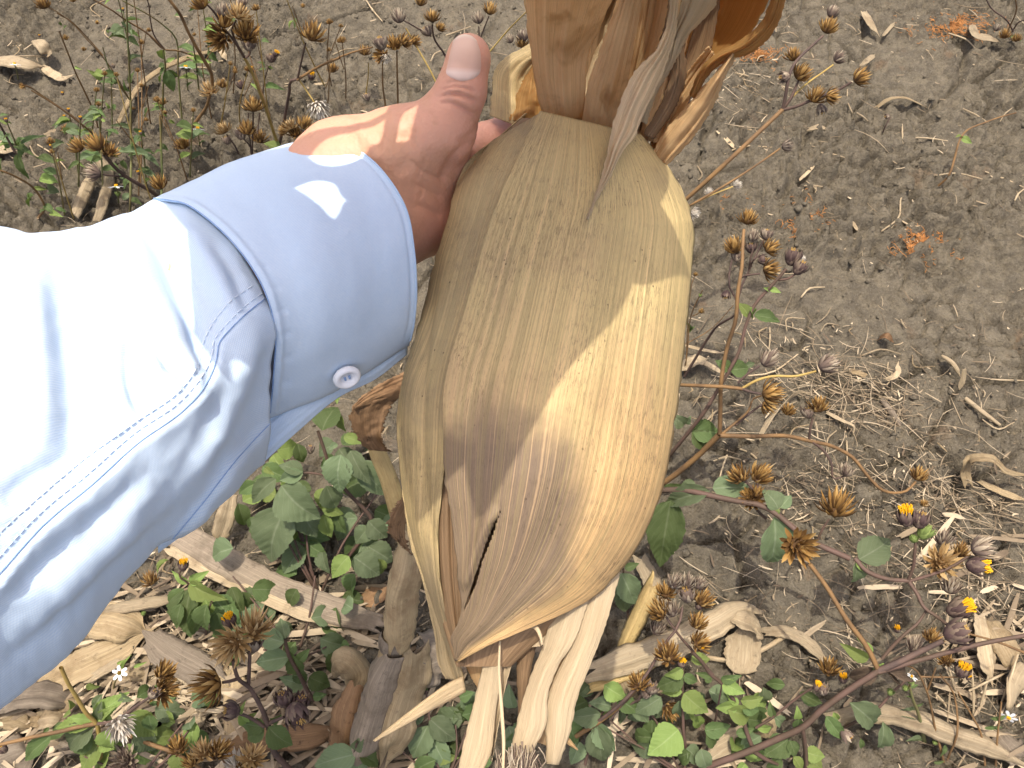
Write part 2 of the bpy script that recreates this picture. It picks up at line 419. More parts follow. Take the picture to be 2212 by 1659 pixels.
M['leaf_blue'] = green_mat('leaf_blue', (.115, .150, .072), (.150, .190, .095), (.23, .26, .16))
M['leaf_brown'] = straw_mat('leaf_dead', (.16, .11, .07), (.12, .08, .05), (.09, .06, .04), .1)
M['stem_dry'] = plain_mat('stem_dry', (.22, .125, .05), (.13, .075, .035), 40, .65)
M['stem_dark'] = plain_mat('stem_dark', (.12, .075, .055), (.075, .05, .04), 60, .7)
M['stem_purple'] = plain_mat('stem_purple', (.115, .068, .05), (.085, .055, .036), 40, .65)
M['stem_gold'] = plain_mat('stem_gold', (.40, .28, .085), (.30, .20, .06), 40, .6)
M['stem_green'] = plain_mat('stem_green', (.15, .17, .06), (.17, .12, .05), 30, .65)
M['head_dry'] = tint_mat('head_dry', [(0, (.065, .036, .018)), (.4, (.14, .072, .024)), (.66, (.33, .18, .05)), (1, (.56, .38, .15))], trans=.15)
M['head_grey'] = tint_mat('head_grey', [(0, (.07, .05, .045)), (.45, (.17, .12, .09)), (.8, (.40, .32, .22)), (1, (.55, .47, .35))], trans=.15)
M['head_tan'] = tint_mat('head_tan', [(0, (.08, .045, .02)), (.3, (.26, .15, .055)), (.7, (.50, .34, .15)), (1, (.62, .46, .26))], trans=.2)
M['head_bud'] = tint_mat('head_bud', [(0, (.03, .017, .016)), (.45, (.078, .048, .042)), (.75, (.16, .115, .08)), (1, (.24, .20, .10))])
M['head_green'] = tint_mat('head_green', [(0, (.08, .11, .03)), (.6, (.17, .22, .06)), (1, (.28, .30, .10))])
M['head_white'] = tint_mat('head_white', [(0, (.30, .24, .18)), (.5, (.55, .48, .38)), (1, (.75, .70, .60))], trans=.2)
M['floret'] = plain_mat('floret_yellow', (.80, .50, .02), (.78, .36, .01), 200, .6, .1)
M['floret_old'] = plain_mat('floret_old', (.45, .30, .10), (.30, .17, .05), 200, .7)
M['ray_white'] = plain_mat('ray_white', (.80, .80, .76), (.74, .74, .72), 200, .6, .2)
M['rust'] = plain_mat('rust_litter', (.42, .19, .06), (.26, .11, .035), 60, .8)
M['chaff'] = tint_mat('chaff', [(0, (.10, .07, .045)), (.5, (.24, .18, .11)), (1, (.48, .38, .25))])
M['crumb'] = M['soil']

# ------------------------------------------------------------------ ground
def axis(a, b, step, out_a, out_b):
    c = np.arange(a, b, step)
    lo = []; s = step; q = a
    while q > out_a: s *= 1.5; q -= s; lo.append(q)
    hi = []; s = step; q = c[-1]
    while q < out_b: s *= 1.5; q += s; hi.append(q)
    return np.r_[lo[::-1], c, hi]
gx = axis(-1.15, 1.15, .003, -60, 60); gy = axis(-.05, 1.62, .003, -60, 60)
X, Y = np.meshgrid(gx, gy)
Z = ground_z(X, Y)
ground = mk('ground', np.stack([X, Y, Z], -1).reshape(-1, 3), grid_faces(len(gx), len(gy)), M['soil'])
tag(ground, 'dry cracked grey-brown field soil', None, None, 'structure')
def gz(x, y): return float(ground_z(np.array([x]), np.array([y]))[0])
def drop(px, py, h=0.0):
    """point h above the actual surface of the soil"""
    p = on_ground(px, py, h)
    for _ in range(2):
        p = on_ground(px, py, h + float(ground_z(np.array([p[0]]), np.array([p[1]]), False)[0]))
    return p

# crumbs of soil and chaff: nobody could count them
ico = np.array([(0, 0, 1), (.894, 0, .447), (.276, .851, .447), (-.724, .526, .447), (-.724, -.526, .447), (.276, -.851, .447),
                (.724, .526, -.447), (-.276, .851, -.447), (-.894, 0, -.447), (-.276, -.851, -.447), (.724, -.526, -.447), (0, 0, -1)])
icof = np.array([(0,1,2),(0,2,3),(0,3,4),(0,4,5),(0,5,1),(1,6,2),(2,7,3),(3,8,4),(4,9,5),(5,10,1),(2,6,7),(3,7,8),(4,8,9),(5,9,10),(1,10,6),(6,11,7),(7,11,8),(8,11,9),(9,11,10),(10,11,6)])
def scatter_xy(n, dens=None):
    pts = []
    while len(pts) < n:
        x = RS.uniform(-1.0, 1.0, 4*n); y = RS.uniform(.02, 1.5, 4*n)
        k = RS.uniform(0, 1, 4*n) < (dens(x, y) if dens else .5)
        pts += list(zip(x[k], y[k]))
    return np.array(pts[:n])
xy = scatter_xy(5200, lambda x, y: sm(-.15, .35, fbm(x*4, y*4, 301, 3)) + .06)
n = len(xy); sz = .0014 + .0042*RS.uniform(0, 1, n)**4
z = ground_z(xy[:, 0], xy[:, 1])
loc = np.c_[xy, z + sz*.35]
jit = 1 + RS.uniform(-.35, .35, (n, 12, 1)); sc3 = RS.uniform(.6, 1.2, (n, 1, 3)) * np.array([1, 1, .75])
v = (loc[:, None] + ico[None]*jit*sc3*sz[:, None, None]).reshape(-1, 3)
f = (icof[None] + (np.arange(n)*12)[:, None, None]).reshape(-1, 3)
o = mk('soil_crumbs', v, f, M['crumb'], smooth=False); tag(o, 'loose crumbs of dry grey-brown soil', None, None, 'stuff')

def litter_density(x, y):
    px, py, d = proj(np.stack([x, y, np.zeros_like(x)], -1))
    a = .05 + .10*sm(1450, 1600, px)*sm(650, 800, py) + .5*np.exp(-((px-1850)/330)**2-((py-(800+(px-1700)*.5))/90)**2)
    a = a + .9*np.exp(-((px-1900)/260)**2-((py-1085)/75)**2) + .75*np.exp(-((px-350)/420)**2-((py-1480)/190)**2)
    a = a + .5*np.exp(-((px-2130)/100)**2-((py-1420)/260)**2) + .25*np.exp(-((px-1850)/300)**2-((py-1300)/200)**2)
    a = a + .3*np.exp(-((px-1620)/150)**2-((py-210)/90)**2) + .2*np.exp(-((px-700)/300)**2-((py-1350)/200)**2)
    return np.clip(a*(.45+1.2*np.clip(fbm(x*14, y*14, 401, 2)+.25, 0, 1)), 0, 1)
xy = scatter_xy(5200, litter_density); n = len(xy)
mb = MB()
ang = RS.uniform(0, math.pi, n) ; L = .003 + .020*RS.uniform(0, 1, n)**3; wd = .0003 + .0011*RS.uniform(0, 1, n)**3
zz = ground_z(xy[:, 0], xy[:, 1], False)+.003
tl = RS.uniform(-.22, .22, n); cv = RS.normal(0, .25, n)
ts = np.linspace(-.5, .5, 4)
dirx = np.cos(ang)[:, None]; diry = np.sin(ang)[:, None]
cx = xy[:, 0:1] + L[:, None]*(ts*dirx - cv[:, None]*(ts**2-.1)*diry); cy = xy[:, 1:2] + L[:, None]*(ts*diry + cv[:, None]*(ts**2-.1)*dirx)
cz = zz[:, None] + .004*RS.uniform(0, 1, n)[:, None] + L[:, None]*ts*tl[:, None]*.7
tp = np.array([.5, 1, .9, .35])
ax_ = np.stack([cx - wd[:, None]*tp*diry, cy + wd[:, None]*tp*dirx, cz - .0004], -1)
bx_ = np.stack([cx + wd[:, None]*tp*diry, cy - wd[:, None]*tp*dirx, cz - .0004], -1)
mx_ = np.stack([cx, cy, cz + wd[:, None]*.7], -1)
v = np.stack([ax_, mx_, bx_], 2).reshape(n, 12, 3).reshape(-1, 3)
f1 = np.array([(3*i+j, 3*i+j+1, 3*i+j+4, 3*i+j+3) for i in range(3) for j in range(2)])
f = (f1[None] + (np.arange(n)*12)[:, None, None]).reshape(-1, 4)
o = mk('chaff', v, f, M['chaff'], tint=np.repeat(RS.uniform(0, 1, n), 12)); tag(o, 'short bits of bleached chaff strewn over the soil', None, None, 'stuff')

xy = scatter_xy(1500, lambda x, y: litter_density(x, y)**1.6); n = len(xy)
mb = MB()
for i in range(n):
    a = RS.uniform(0, math.pi) if RS.uniform() < .5 else RS.normal(-.35, .35)
    Ln = RS.uniform(.015, .06); c_ = RS.normal(0, .35); t = np.linspace(-.5, .5, 5)
    z0 = float(ground_z(xy[i:i+1, 0], xy[i:i+1, 1], False)[0]) + RS.uniform(.001, .012)
    q = np.stack([xy[i, 0]+Ln*(t*math.cos(a)-c_*t*t*math.sin(a)), xy[i, 1]+Ln*(t*math.sin(a)+c_*t*t*math.cos(a)), z0+Ln*t*RS.normal(0, .18)], 1)
    mb.add(*tube_geo(q, (.0003, RS.uniform(.0003, .0008), .0002), 4, 6), tint=RS.uniform(.1, .95))
o = mb.build('straw_tangle', M['chaff']); tag(o, 'tangles of fine dead grass straw on the soil', None, None, 'stuff')

# rusty dried weed mats on the soil
def rust_patch(label, cen, rx, ry, n):
    c0 = on_ground(*cen)
    mb = MB()
    for i in range(n):
        a = RS.uniform(0, 6.28); r = abs(RS.normal(0, .5))
        p = on_ground(cen[0]+rx*r*math.cos(a), cen[1]+ry*r*math.sin(a))
        z0 = float(ground_z(np.array([p[0]]), np.array([p[1]]), False)[0]) + .002
        q = np.array([p[0], p[1], z0]); pts = [q]
        dv = np.array([RS.normal(), RS.normal(), 0]); dv /= np.linalg.norm(dv)
        for k in range(4):
            dv = dv + RS.normal(0, .7, 3)*np.array([1, 1, .3]); dv /= np.linalg.norm(dv)
            q = q + dv*.0035; q[2] = max(z0, min(z0+.006, q[2])); pts.append(q)
        mb.add(*tube_geo(pts, .00042, 4, 5))
    return tag(mb.build('dried_ground_weed', M['rust']), label, None, None, 'stuff')
rust_patch('rust-coloured dried weed mat right of the maize ear, upper one', (1590, 440), 50, 24, 150)
rust_patch('rust-coloured dried weed mat above the brown seed heads', (1740, 480), 60, 50, 260)
rust_patch('rust-coloured dried weed mat at the middle of the bare soil', (1995, 530), 80, 50, 330)
rust_patch('rust-coloured dried weed mat at the far corner of the field', (2060, 55), 100, 38, 330)
rust_patch('rust-coloured dried weed smear by the topmost seed heads', (1640, 118), 70, 22, 120)
# ------------------------------------------------------------------ sculpting helpers
def seg_dist(px, py, pts):
    """distance (image px) to a polyline, signed side, fraction along"""
    best = np.full(px.shape, 1e9); side = np.zeros(px.shape); fr = np.zeros(px.shape)
    pts = np.asarray(pts, float); n = len(pts)-1
    for i in range(n):
        a = pts[i]; b = pts[i+1]; ab = b-a; L2 = ab@ab
        h = np.clip(((px-a[0])*ab[0] + (py-a[1])*ab[1])/L2, 0, 1)
        dx = px-a[0]-h*ab[0]; dy = py-a[1]-h*ab[1]; d = np.hypot(dx, dy)
        k = d < best
        best = np.where(k, d, best); side = np.where(k, np.sign(ab[0]*dy-ab[1]*dx), side); fr = np.where(k, (i+h)/n, fr)
    return best, side, fr
def strokes(v, nrm, lst, front=None):
    """push vertices along their normals near drawn lines: (points, depth in m, width in px, kind)
    kind 0 = soft ridge/groove; 1 = step, raised on the line's right-hand side (in image), 2 = the same on the left"""
    px, py, d = proj(v)
    facing = -(nrm @ FF)
    ok = facing > -.25 if front is None else front
    disp = np.zeros(len(v))
    for pts, amp, wd, kind in lst:
        c = curve(pts, max(8, 4*len(pts))) if len(pts) > 2 else np.array(pts, float)
        dist, side, fr = seg_dist(px, py, c)
        taper = np.clip(np.minimum(fr, 1-fr)*6+.12, 0, 1)
        if kind == 0:
            disp += amp*np.exp(-(dist/wd)**2)*taper
        else:
            s = side if kind == 1 else -side
            disp += amp*taper*np.exp(-(dist/wd)**2)/(1+np.exp(-np.clip(s*dist/2.2, -20, 20)))
    return v + nrm*(disp*ok)[:, None]

def sheet(name, Lp, Rp, nu, nv, mat, parent, depth=None, bulge=0.0, off=0.0, wav=0.0, seed=0, hole=None, stk=None, thick=.0004, rag=0.0, label=None, pleat=.0006):
    """a leaf between two edge curves; edge points are (px, py) on the ear's surface or (px, py, d) in space"""
    Lc = curve(Lp, nv); Rc = curve(Rp, nv)
    u = np.linspace(0, 1, nu)[None, :, None]; v_ = np.linspace(0, 1, nv)
    g = Lc[:, None]*(1-u) + Rc[:, None]*u
    uu = np.broadcast_to(u[..., 0], (nv, nu)); vv = np.broadcast_to(v_[:, None], (nv, nu))
    if depth is not None:
        d = depth(g[..., 0], g[..., 1]) - off
    else:
        d = g[..., 2] - (np.interp(vv, np.linspace(0, 1, len(bulge)), bulge) if hasattr(bulge, '__len__') else bulge)*4*uu*(1-uu) - off
    d = d + pleat*(np.interp(uu*11+seed, np.arange(120), np.random.RandomState(seed).uniform(-1, 1, 120)))*np.minimum(1, 6*uu*(1-uu))
    if wav:
        d = d + wav*fbm(uu*3+seed, vv*7+seed*1.7, 500+seed, 2)
    co = P(g[..., 0], g[..., 1], d).reshape(-1, 3)
    if rag:
        e = (uu == 0) | (uu == 1) | (vv == 1)
        co = co + (rag*vnoise(vv*60+seed, uu*37+seed, 600+seed)*e).reshape(-1, 1)*FX
    if stk: 
        nn = vnormals(co, nu, nv)
        if (nn @ FF).mean() > 0: nn = -nn
        co = strokes(co, nn, stk)
    f = grid_faces(nu, nv)
    if hole is not None:
        px, py, _ = proj(co[f].mean(1))
        hp = np.array(hole); ins = np.zeros(len(f), bool); j = len(hp)-1
        for i in range(len(hp)):
            c = ((hp[i, 1] > py) != (hp[j, 1] > py)) & (px < (hp[j, 0]-hp[i, 0])*(py-hp[i, 1])/(hp[j, 1]-hp[i, 1]+1e-9)+hp[i, 0])
            ins ^= c; j = i
        f = f[~ins]
    o = mk(name, co, f, mat, parent, uv=grid_uv(nu, nv))
    if thick:
        m = o.modifiers.new('thickness', 'SOLIDIFY'); m.thickness = thick; m.offset = 0
    if label: o['label'] = label
    return o

# ------------------------------------------------------------------ the maize ear
ear = root('maize_ear', P(1180, 1500, .40), 'big dry maize ear in tan speckled husks held up by the hand', 'maize ear')
EY = np.array([200, 245, 310, 380, 430, 480, 560, 640, 720, 800, 870, 950, 1030, 1110, 1180, 1240, 1290, 1330, 1370, 1430, 1500])
EL = np.array([1150, 1130, 1060, 1000, 975, 962, 938, 920, 898, 876, 862, 858, 867, 880, 896, 914, 930, 943, 955, 975, 1000])
ER = np.array([1360, 1370, 1400, 1455, 1478, 1497, 1496, 1489, 1481, 1471, 1463, 1450, 1435, 1411, 1378, 1336, 1290, 1240, 1190, 1120, 1060])
EB = np.array([.014, .018, .026, .033, .036, .039, .042, .044, .045, .045, .044, .042, .040, .036, .032, .028, .024, .020, .017, .012, .008])
def ear_d(px, py, sc=1.0):
    l = np.interp(py, EY, EL); r = np.interp(py, EY, ER); b = np.interp(py, EY, EB)
    u = np.clip((px-(l+r)/2)/((r-l)/2), -1, 1)
    return .386 - b*(1-np.abs(u)**2.3)**.62*sc + .006*fbm(px/330., py/420., 700, 2)
# closed inner body
ny = 46; nt_ = 40
ys = np.linspace(255, 1440, ny)
l = np.interp(ys, EY, EL)+7; r = np.interp(ys, EY, ER)-7
th = np.arange(nt_)/nt_*2*math.pi
px = ((l+r)/2)[:, None] - ((r-l)/2)[:, None]*np.cos(th)[None]
py = np.broadcast_to(ys[:, None], px.shape)
b = np.interp(ys, EY, EB)[:, None]
dd = .389 - np.where(np.sin(th)[None] > 0, b*.62, b*.95)*np.sign(np.sin(th))[None]*np.abs(np.sin(th))[None]**.9
dd = np.where(np.sin(th)[None] > 0, np.maximum(dd, .389-b*.62), dd)
body = mk('inner_husk', P(px, py, dd).reshape(-1, 3), grid_faces(nt_, ny, True), M['husk_brown'], ear, uv=grid_uv(nt_, ny, True))

main_L = [(1168, 240), (1122, 330), (1084, 416), (1054, 500), (1028, 590), (1000, 690), (971, 789), (958, 870), (957, 950), (960, 1020), (972, 1100), (984, 1180), (992, 1250), (998, 1305), (990, 1345), (976, 1375), (980, 1402), (984, 1424)]
main_R = [(1386, 292), (1420, 330), (1455, 380), (1480, 430), (1497, 485), (1496, 560), (1489, 640), (1481, 720), (1471, 800), (1463, 870), (1450, 950), (1435, 1030), (1411, 1110), (1376, 1180), (1332, 1240), (1280, 1290), (1210, 1328), (1130, 1362), (1060, 1392), (1005, 1420), (988, 1430)]
slit = [(1084, 1098), (1065, 1134), (1050, 1172), (1036, 1214), (1021, 1258), (1010, 1292), (1001, 1322), (1012, 1302), (1029, 1262), (1042, 1215), (1059, 1172)]
def top_sag(px, py):
    d = ear_d(px, py)
    return d
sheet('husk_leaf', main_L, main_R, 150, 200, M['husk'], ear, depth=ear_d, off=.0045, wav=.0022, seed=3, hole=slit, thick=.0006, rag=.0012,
      stk=[([(1124, 330), (1086, 416), (1056, 500), (1030, 590), (1002, 690), (973, 789), (962, 870), (958, 930)], .0012, 14, 0),
           ([(1150, 330), (1110, 470), (1075, 620), (1040, 800), (1020, 960)], -.0016, 40, 0),
           ([(1290, 300), (1275, 500), (1240, 750), (1190, 950), (1120, 1180)], .0016, 60, 0),
           ([(1084, 1098), (1062, 1132), (1045, 1170), (1030, 1212), (1008, 1280)], .0035, 22, 1),
           ([(1380, 420), (1360, 640), (1330, 820), (1270, 1010), (1180, 1180), (1060, 1330)], -.0012, 45, 0)],
      label='wide front husk with grey mildew and a torn slit')
left_L = [(1066, 303), (1010, 350), (985, 405), (966, 480), (938, 570), (905, 700), (878, 790), (861, 860), (858, 935), (866, 1020), (876, 1110), (888, 1180), (909, 1240), (924, 1301), (939, 1369), (948, 1438), (962, 1466)]
left_R = [(1170, 243), (1128, 330), (1092, 416), (1064, 500), (1040, 590), (1012, 690), (984, 789), (971, 870), (966, 950), (955, 1060), (946, 1150), (947, 1210), (951, 1255), (963, 1323), (982, 1385), (996, 1440), (1003, 1470)]
def left_d(px, py):
    return ear_d(px, py) + .004*sm(900, 1100, py) + .018*sm(1250, 1470, py)
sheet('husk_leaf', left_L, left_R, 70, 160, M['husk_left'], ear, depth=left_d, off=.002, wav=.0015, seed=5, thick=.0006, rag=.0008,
      stk=[([(900, 760), (885, 900), (895, 1050), (925, 1200)], .0012, 16, 0), ([(950, 560), (925, 720), (912, 900), (920, 1060), (940, 1220)], -.0012, 10, 0)],
      label='narrow left husk that tapers to a dark twisted tip')
sheet('husk_leaf', [(950, 900), (942, 1020), (938, 1140), (945, 1250), (965, 1340), (990, 1430)], [(1000, 900), (1012, 1020), (1018, 1140), (1018, 1250), (1012, 1330), (1005, 1432)], 30, 60, M['husk_brown'], ear, depth=ear_d, off=-.006, seed=15, pleat=.0022, label='brown pleated husk seen in the gap at the lower left')
# back husk closes the ear behind
bl = [(x+4, y) for x, y in zip(EL[1:-2], EY[1:-2])]; br = [(x-4, y) for x, y in zip(ER[1:-2], EY[1:-2])]
sheet('husk_leaf', bl, br, 40, 60, M['husk_left'], ear, depth=lambda a, b: 2*.388 - ear_d(a, b, .95), off=-.003, label='husk on the far side of the ear')
# twisted tip of the left husk
sheet('husk_tip', [(1000, 1460, .398), (964, 1478, .394), (930, 1502, .388), (880, 1540, .380), (806, 1600, .370)],
      [(1006, 1494, .396), (972, 1513, .391), (940, 1530, .386), (890, 1558, .378), (810, 1602, .370)], 12, 40, M['husk_strip'], ear, bulge=.002, wav=.0008, seed=9, pleat=.0008)
# pale inner husks below
pale = [
 ([(1010, 1375, .392), (1000, 1410, .393), (1012, 1450, .393), (1040, 1500, .392)], [(1100, 1350, .388), (1085, 1420, .388), (1065, 1470, .390), (1045, 1505, .392)], 'husk_tan', .004),
 ([(1050, 1395, .380), (1043, 1436, .378), (1028, 1500, .372), (1014, 1557, .366), (998, 1620, .36), (985, 1690, .354), (975, 1760, .35)], [(1092, 1380, .378), (1085, 1434, .375), (1076, 1500, .370), (1068, 1560, .364), (1062, 1620, .358), (1030, 1690, .353), (985, 1765, .35)], 'husk_pale', .002),
 ([(1112, 1365, .382), (1080, 1440, .379), (1074, 1500, .374), (1066, 1570, .370), (1060, 1640, .366)], [(1138, 1358, .382), (1103, 1442, .379), (1088, 1500, .374), (1076, 1570, .37), (1062, 1645, .366)], 'husk_pale', -.002),
 ([(1126, 1365, .388), (1117, 1430, .388), (1119, 1510, .386), (1120, 1570, .384)], [(1172, 1330, .387), (1152, 1420, .387), (1138, 1500, .385), (1124, 1572, .384)], 'husk_brown', .003),
 ([(1190, 1330, .378), (1170, 1400, .374), (1150, 1450, .370), (1128, 1520, .364), (1112, 1580, .360), (1101, 1640, .356)], [(1275, 1285, .376), (1240, 1385, .371), (1205, 1440, .367), (1184, 1500, .362), (1180, 1560, .358), (1150, 1625, .355)], 'husk_pale', .0025),
 ([(1258, 1280, .380), (1218, 1420, .374), (1187, 1490, .369), (1176, 1540, .365), (1180, 1600, .36), (1180, 1650, .357)], [(1340, 1235, .384), (1310, 1345, .376), (1278, 1430, .370), (1245, 1515, .364), (1232, 1580, .360), (1206, 1652, .356)], 'husk_pale', .0025),
 ([(1235, 1300, .386), (1205, 1400, .385), (1165, 1480, .383), (1150, 1600, .38)], [(1325, 1270, .388), (1255, 1430, .386), (1215, 1500, .384), (1180, 1610, .38)], 'husk_tan', .003),
 ([(1150, 1340, .384), (1140, 1380, .383), (1128, 1400, .382)], [(1230, 1315, .382), (1210, 1360, .381), (1178, 1395, .380)], 'husk_pale', .002),
 ([(1206, 1590, .372), (1225, 1606, .371), (1247, 1620, .370)], [(1212, 1576, .372), (1232, 1598, .371), (1248, 1619, .370)], 'husk_tan', .001),
]
for i, (a, b, m, bu) in enumerate(pale):
    dd = np.linspace(.010, .016, 12)
    a = [(q[0], q[1], q[2]+np.interp(q[1], [1350, 1650], [.006, .016])) for q in a]; b = [(q[0], q[1], q[2]+np.interp(q[1], [1350, 1650], [.006, .016])) for q in b]
    sheet('inner_husk_leaf', a, b, 26, 60, M[m], ear, bulge=bu, wav=.0006, seed=20+i, rag=.0006, pleat=.0003)
for pts, r in (([(1080, 1385, .372), (1078, 1440, .37), (1084, 1540, .365), (1088, 1600, .362), (1086, 1680, .358)], (.0005, .0007, .0009, .0008, .0006)),
               ([(1142, 1350, .374), (1160, 1358, .370), (1168, 1376, .369), (1171, 1392, .369)], (.0009, .0011, .0009, .0005))):
    v, f = tube_geo([P(*p) for p in pts], r, 6)
    mk('silk_thread', v, f, M['husk_pale'], ear)
mb = MB()
for i in range(90):
    a = RS.uniform(1070, 1165); y0 = RS.uniform(1600, 1640) + abs(a-1125)*.3
    pts = [(a, y0, .366), (a+RS.normal(0, 10), y0+28, .363+RS.normal(0, .003)), (a+RS.normal(0, 16), y0+RS.uniform(55, 110), .360+RS.normal(0, .006))]
    mb.add(*tube_geo([P(*p) for p in pts], .00028, 4, 5), tint=RS.uniform(.2, .9))
o = mb.build('dried_silk', M['head_grey'], ear); o['kind'] = 'stuff'

# upper husk leaves that rise out of the shank towards the viewer
def up(pts, k=()):
    return pts
bunch = [
 # left, right, material, bulge, label
 ([(1177, 262, .384), (1159, 190, .376), (1147, 117, .366), (1137, 30, .350), (1128, -90, .325), (1120, -330, .275), (1085, -700, .225)],
  [(1262, 262, .378), (1264, 190, .366), (1272, 117, .356), (1300, 50, .343), (1345, -60, .320), (1390, -330, .272), (1330, -700, .222)], 'husk_tan', (.004, .006, .010, .012, .012, .01, .006)),
 ([(1252, 275, .392), (1250, 180, .388), (1255, 90, .380), (1300, -40, .362), (1320, -300, .33)], [(1345, 285, .392), (1345, 180, .386), (1350, 90, .378), (1390, -40, .36), (1400, -300, .33)], 'husk_brown', -.006),
 ([(1256, 268, .374), (1262, 220, .369), (1298, 103, .354), (1334, 0, .340), (1360, -90, .325), (1400, -400, .27)],
  [(1334, 286, .373), (1356, 176, .361), (1373, 82, .349), (1388, 0, .338), (1412, -90, .322), (1470, -400, .268)], 'husk_tan', (.002, .004, .004, .003, .003)),
 ([(1340, 270, .382), (1352, 180, .374), (1370, 90, .362), (1385, 0, .348), (1400, -120, .328)], [(1392, 262, .380), (1402, 160, .370), (1432, 59, .355), (1444, -10, .344), (1465, -120, .325)], 'husk_tan', -.004),
 ([(1446, -60, .318), (1443, 44, .334), (1417, 108, .340), (1373, 152, .344), (1352, 193, .344), (1335, 234, .344), (1318, 293, .344), (1308, 352, .342), (1290, 410, .3405), (1268, 472, .3385)],
  [(1475, -60, .322), (1461, 59, .338), (1440, 132, .345), (1411, 205, .350), (1386, 255, .349), (1373, 290, .347), (1344, 330, .345), (1314, 390, .3415), (1288, 432, .3395), (1270, 474, .3385)], 'husk_strip', .0025),
 ([(1478, -60, .312), (1467, 26, .332), (1452, 73, .342), (1443, 129, .351), (1402, 211, .362), (1386, 262, .370)], [(1570, -40, .320), (1537, 22, .336), (1490, 73, .347), (1453, 141, .357), (1412, 215, .366), (1396, 268, .372)], 'husk_pale', .003),
 ([(1395, 300, .392), (1440, 205, .390), (1480, 73, .380), (1505, -20, .366), (1530, -180, .335), (1560, -500, .28)], [(1440, 300, .388), (1530, 152, .378), (1618, 73, .358), (1662, -5, .340), (1700, -120, .318), (1740, -450, .26)], 'husk_orange', (-.008, -.016, -.024, -.026, -.022)),
 ([(1390, 290, .382), (1432, 215, .377), (1448, 150, .371), (1455, 90, .362), (1470, 10, .35)], [(1412, 300, .382), (1462, 225, .376), (1482, 160, .369), (1478, 100, .36), (1500, 10, .348)], 'husk_brown', .006),
 ([(1490, 205, .372), (1520, 140, .364), (1548, 116, .357), (1598, 88, .347), (1648, 42, .336), (1668, -15, .325), (1672, -120, .308)],
  [(1500, 215, .373), (1532, 160, .366), (1562, 134, .360), (1625, 112, .349), (1676, 58, .337), (1698, -12, .325), (1700, -130, .306)], 'husk_orange', .004),
 ([(1410, 330, .382), (1432, 290, .378), (1505, 205, .368), (1560, 140, .359), (1580, 112, .354)], [(1440, 357, .384), (1490, 305, .378), (1545, 220, .370), (1564, 170, .363), (1596, 112, .355)], 'husk_tan', (.002, .004, .006, .008, .004)),
 ([(1400, 320, .39), (1440, 240, .384), (1490, 150, .374), (1530, 100, .364)], [(1425, 330, .386), (1470, 245, .378), (1520, 170, .370), (1550, 125, .363)], 'husk_tan', -.004),
 ([(1058, 250, .412), (1064, 190, .412), (1070, 148, .410), (1090, 126, .405), (1140, 98, .398), (1190, 60, .392)], [(1150, 285, .408), (1140, 215, .405), (1146, 175, .402), (1160, 150, .398), (1185, 130, .394), (1230, 90, .39)], 'husk_left', .006),
 ([(1100, 260, .404), (1112, 215, .402), (1135, 165, .399), (1152, 130, .396)], [(1180, 262, .398), (1172, 200, .394), (1168, 165, .392), (1165, 130, .392)], 'husk_orange', .003),
]
bunch += [
 ([(1330, 292, .396), (1345, 200, .392), (1375, 90, .384), (1400, -40, .366), (1440, -300, .33)], [(1470, 300, .40), (1500, 190, .394), (1540, 90, .384), (1560, -40, .366), (1580, -300, .33)], 'husk_brown', -.004),
 ([(1380, 300, .388), (1400, 220, .383), (1425, 130, .376), (1440, 60, .368)], [(1425, 310, .388), (1450, 230, .384), (1470, 150, .378), (1490, 70, .37)], 'husk_tan', .005),
]
for i, (a, b, m, bu) in enumerate(bunch):
    sheet('upper_leaf', a, b, 34, 80, M[m], ear, bulge=bu, wav=.0013, seed=40+i, rag=.0010, pleat=.0012)
# shank the leaves grow from, behind them
v, f = tube_geo([P(1300, 330, .395), P(1330, 180, .39), P(1380, 40, .372), P(1440, -160, .335), P(1500, -420, .28)], (.016, .014, .011, .010, .009), 12)
mk('shank', v, f, M['stalk'], ear, uv=np.c_[np.tile(np.arange(12)/12, len(v)//12), np.repeat(np.linspace(0, 1, len(v)//12), 12)])

# ------------------------------------------------------------------ hand: distance field of tapered bones, skinned as one surface
VX = .00095
def PV(a): return P(a[0], a[1], a[2])
bones = [  # (px,py,d), r mm, (px,py,d), r mm, blend mm
 ((300, 760, .372), 40, (560, 560, .392), 31, 0),
 ((560, 560, .392), 30, (748, 372, .394), 23, 12),
 ((560, 570, .392), 30, (835, 478, .398), 22, 12),
 ((748, 372, .394), 23.5, (865, 325, .386), 18, 8),
 ((865, 325, .386), 18, (958, 278, .377), 14.2, 8),
 ((835, 470, .398), 22, (925, 470, .405), 16, 10),
 ((845, 395, .394), 21, (960, 350, .398), 15, 10),
 ((958, 278, .377), 14.0, (996, 196, .368), 10.7, 5),
 ((996, 196, .368), 10.6, (1012, 128, .3655), 9.3, 3),
 ((1012, 128, .3655), 9.3, (1013, 120, .3655), 8.9, 2),
 ((850, 420, .40), 19, (1045, 318, .421), 11.5, 10),
 ((850, 440, .402), 19, (1048, 372, .434), 11, 10),
 ((850, 460, .404), 18, (1042, 428, .436), 10.5, 9),
 ((850, 480, .404), 17, (1030, 482, .432), 9.5, 9),
]
fingers = [
 [((1045, 318, .421), 11), ((1112, 283, .428), 9.6), ((1200, 292, .438), 8.6), ((1262, 330, .434), 7.6)],
 [((1048, 372, .434), 10.8), ((1140, 352, .452), 9.6), ((1245, 360, .455), 8.6), ((1320, 392, .444), 7.6)],
 [((1042, 428, .436), 10.2), ((1138, 424, .453), 9.0), ((1240, 436, .456), 8.2), ((1310, 462, .446), 7.2)],
 [((1030, 482, .432), 9.2), ((1110, 494, .447), 8.0), ((1185, 506, .449), 7.2), ((1235, 520, .442), 6.4)],
]
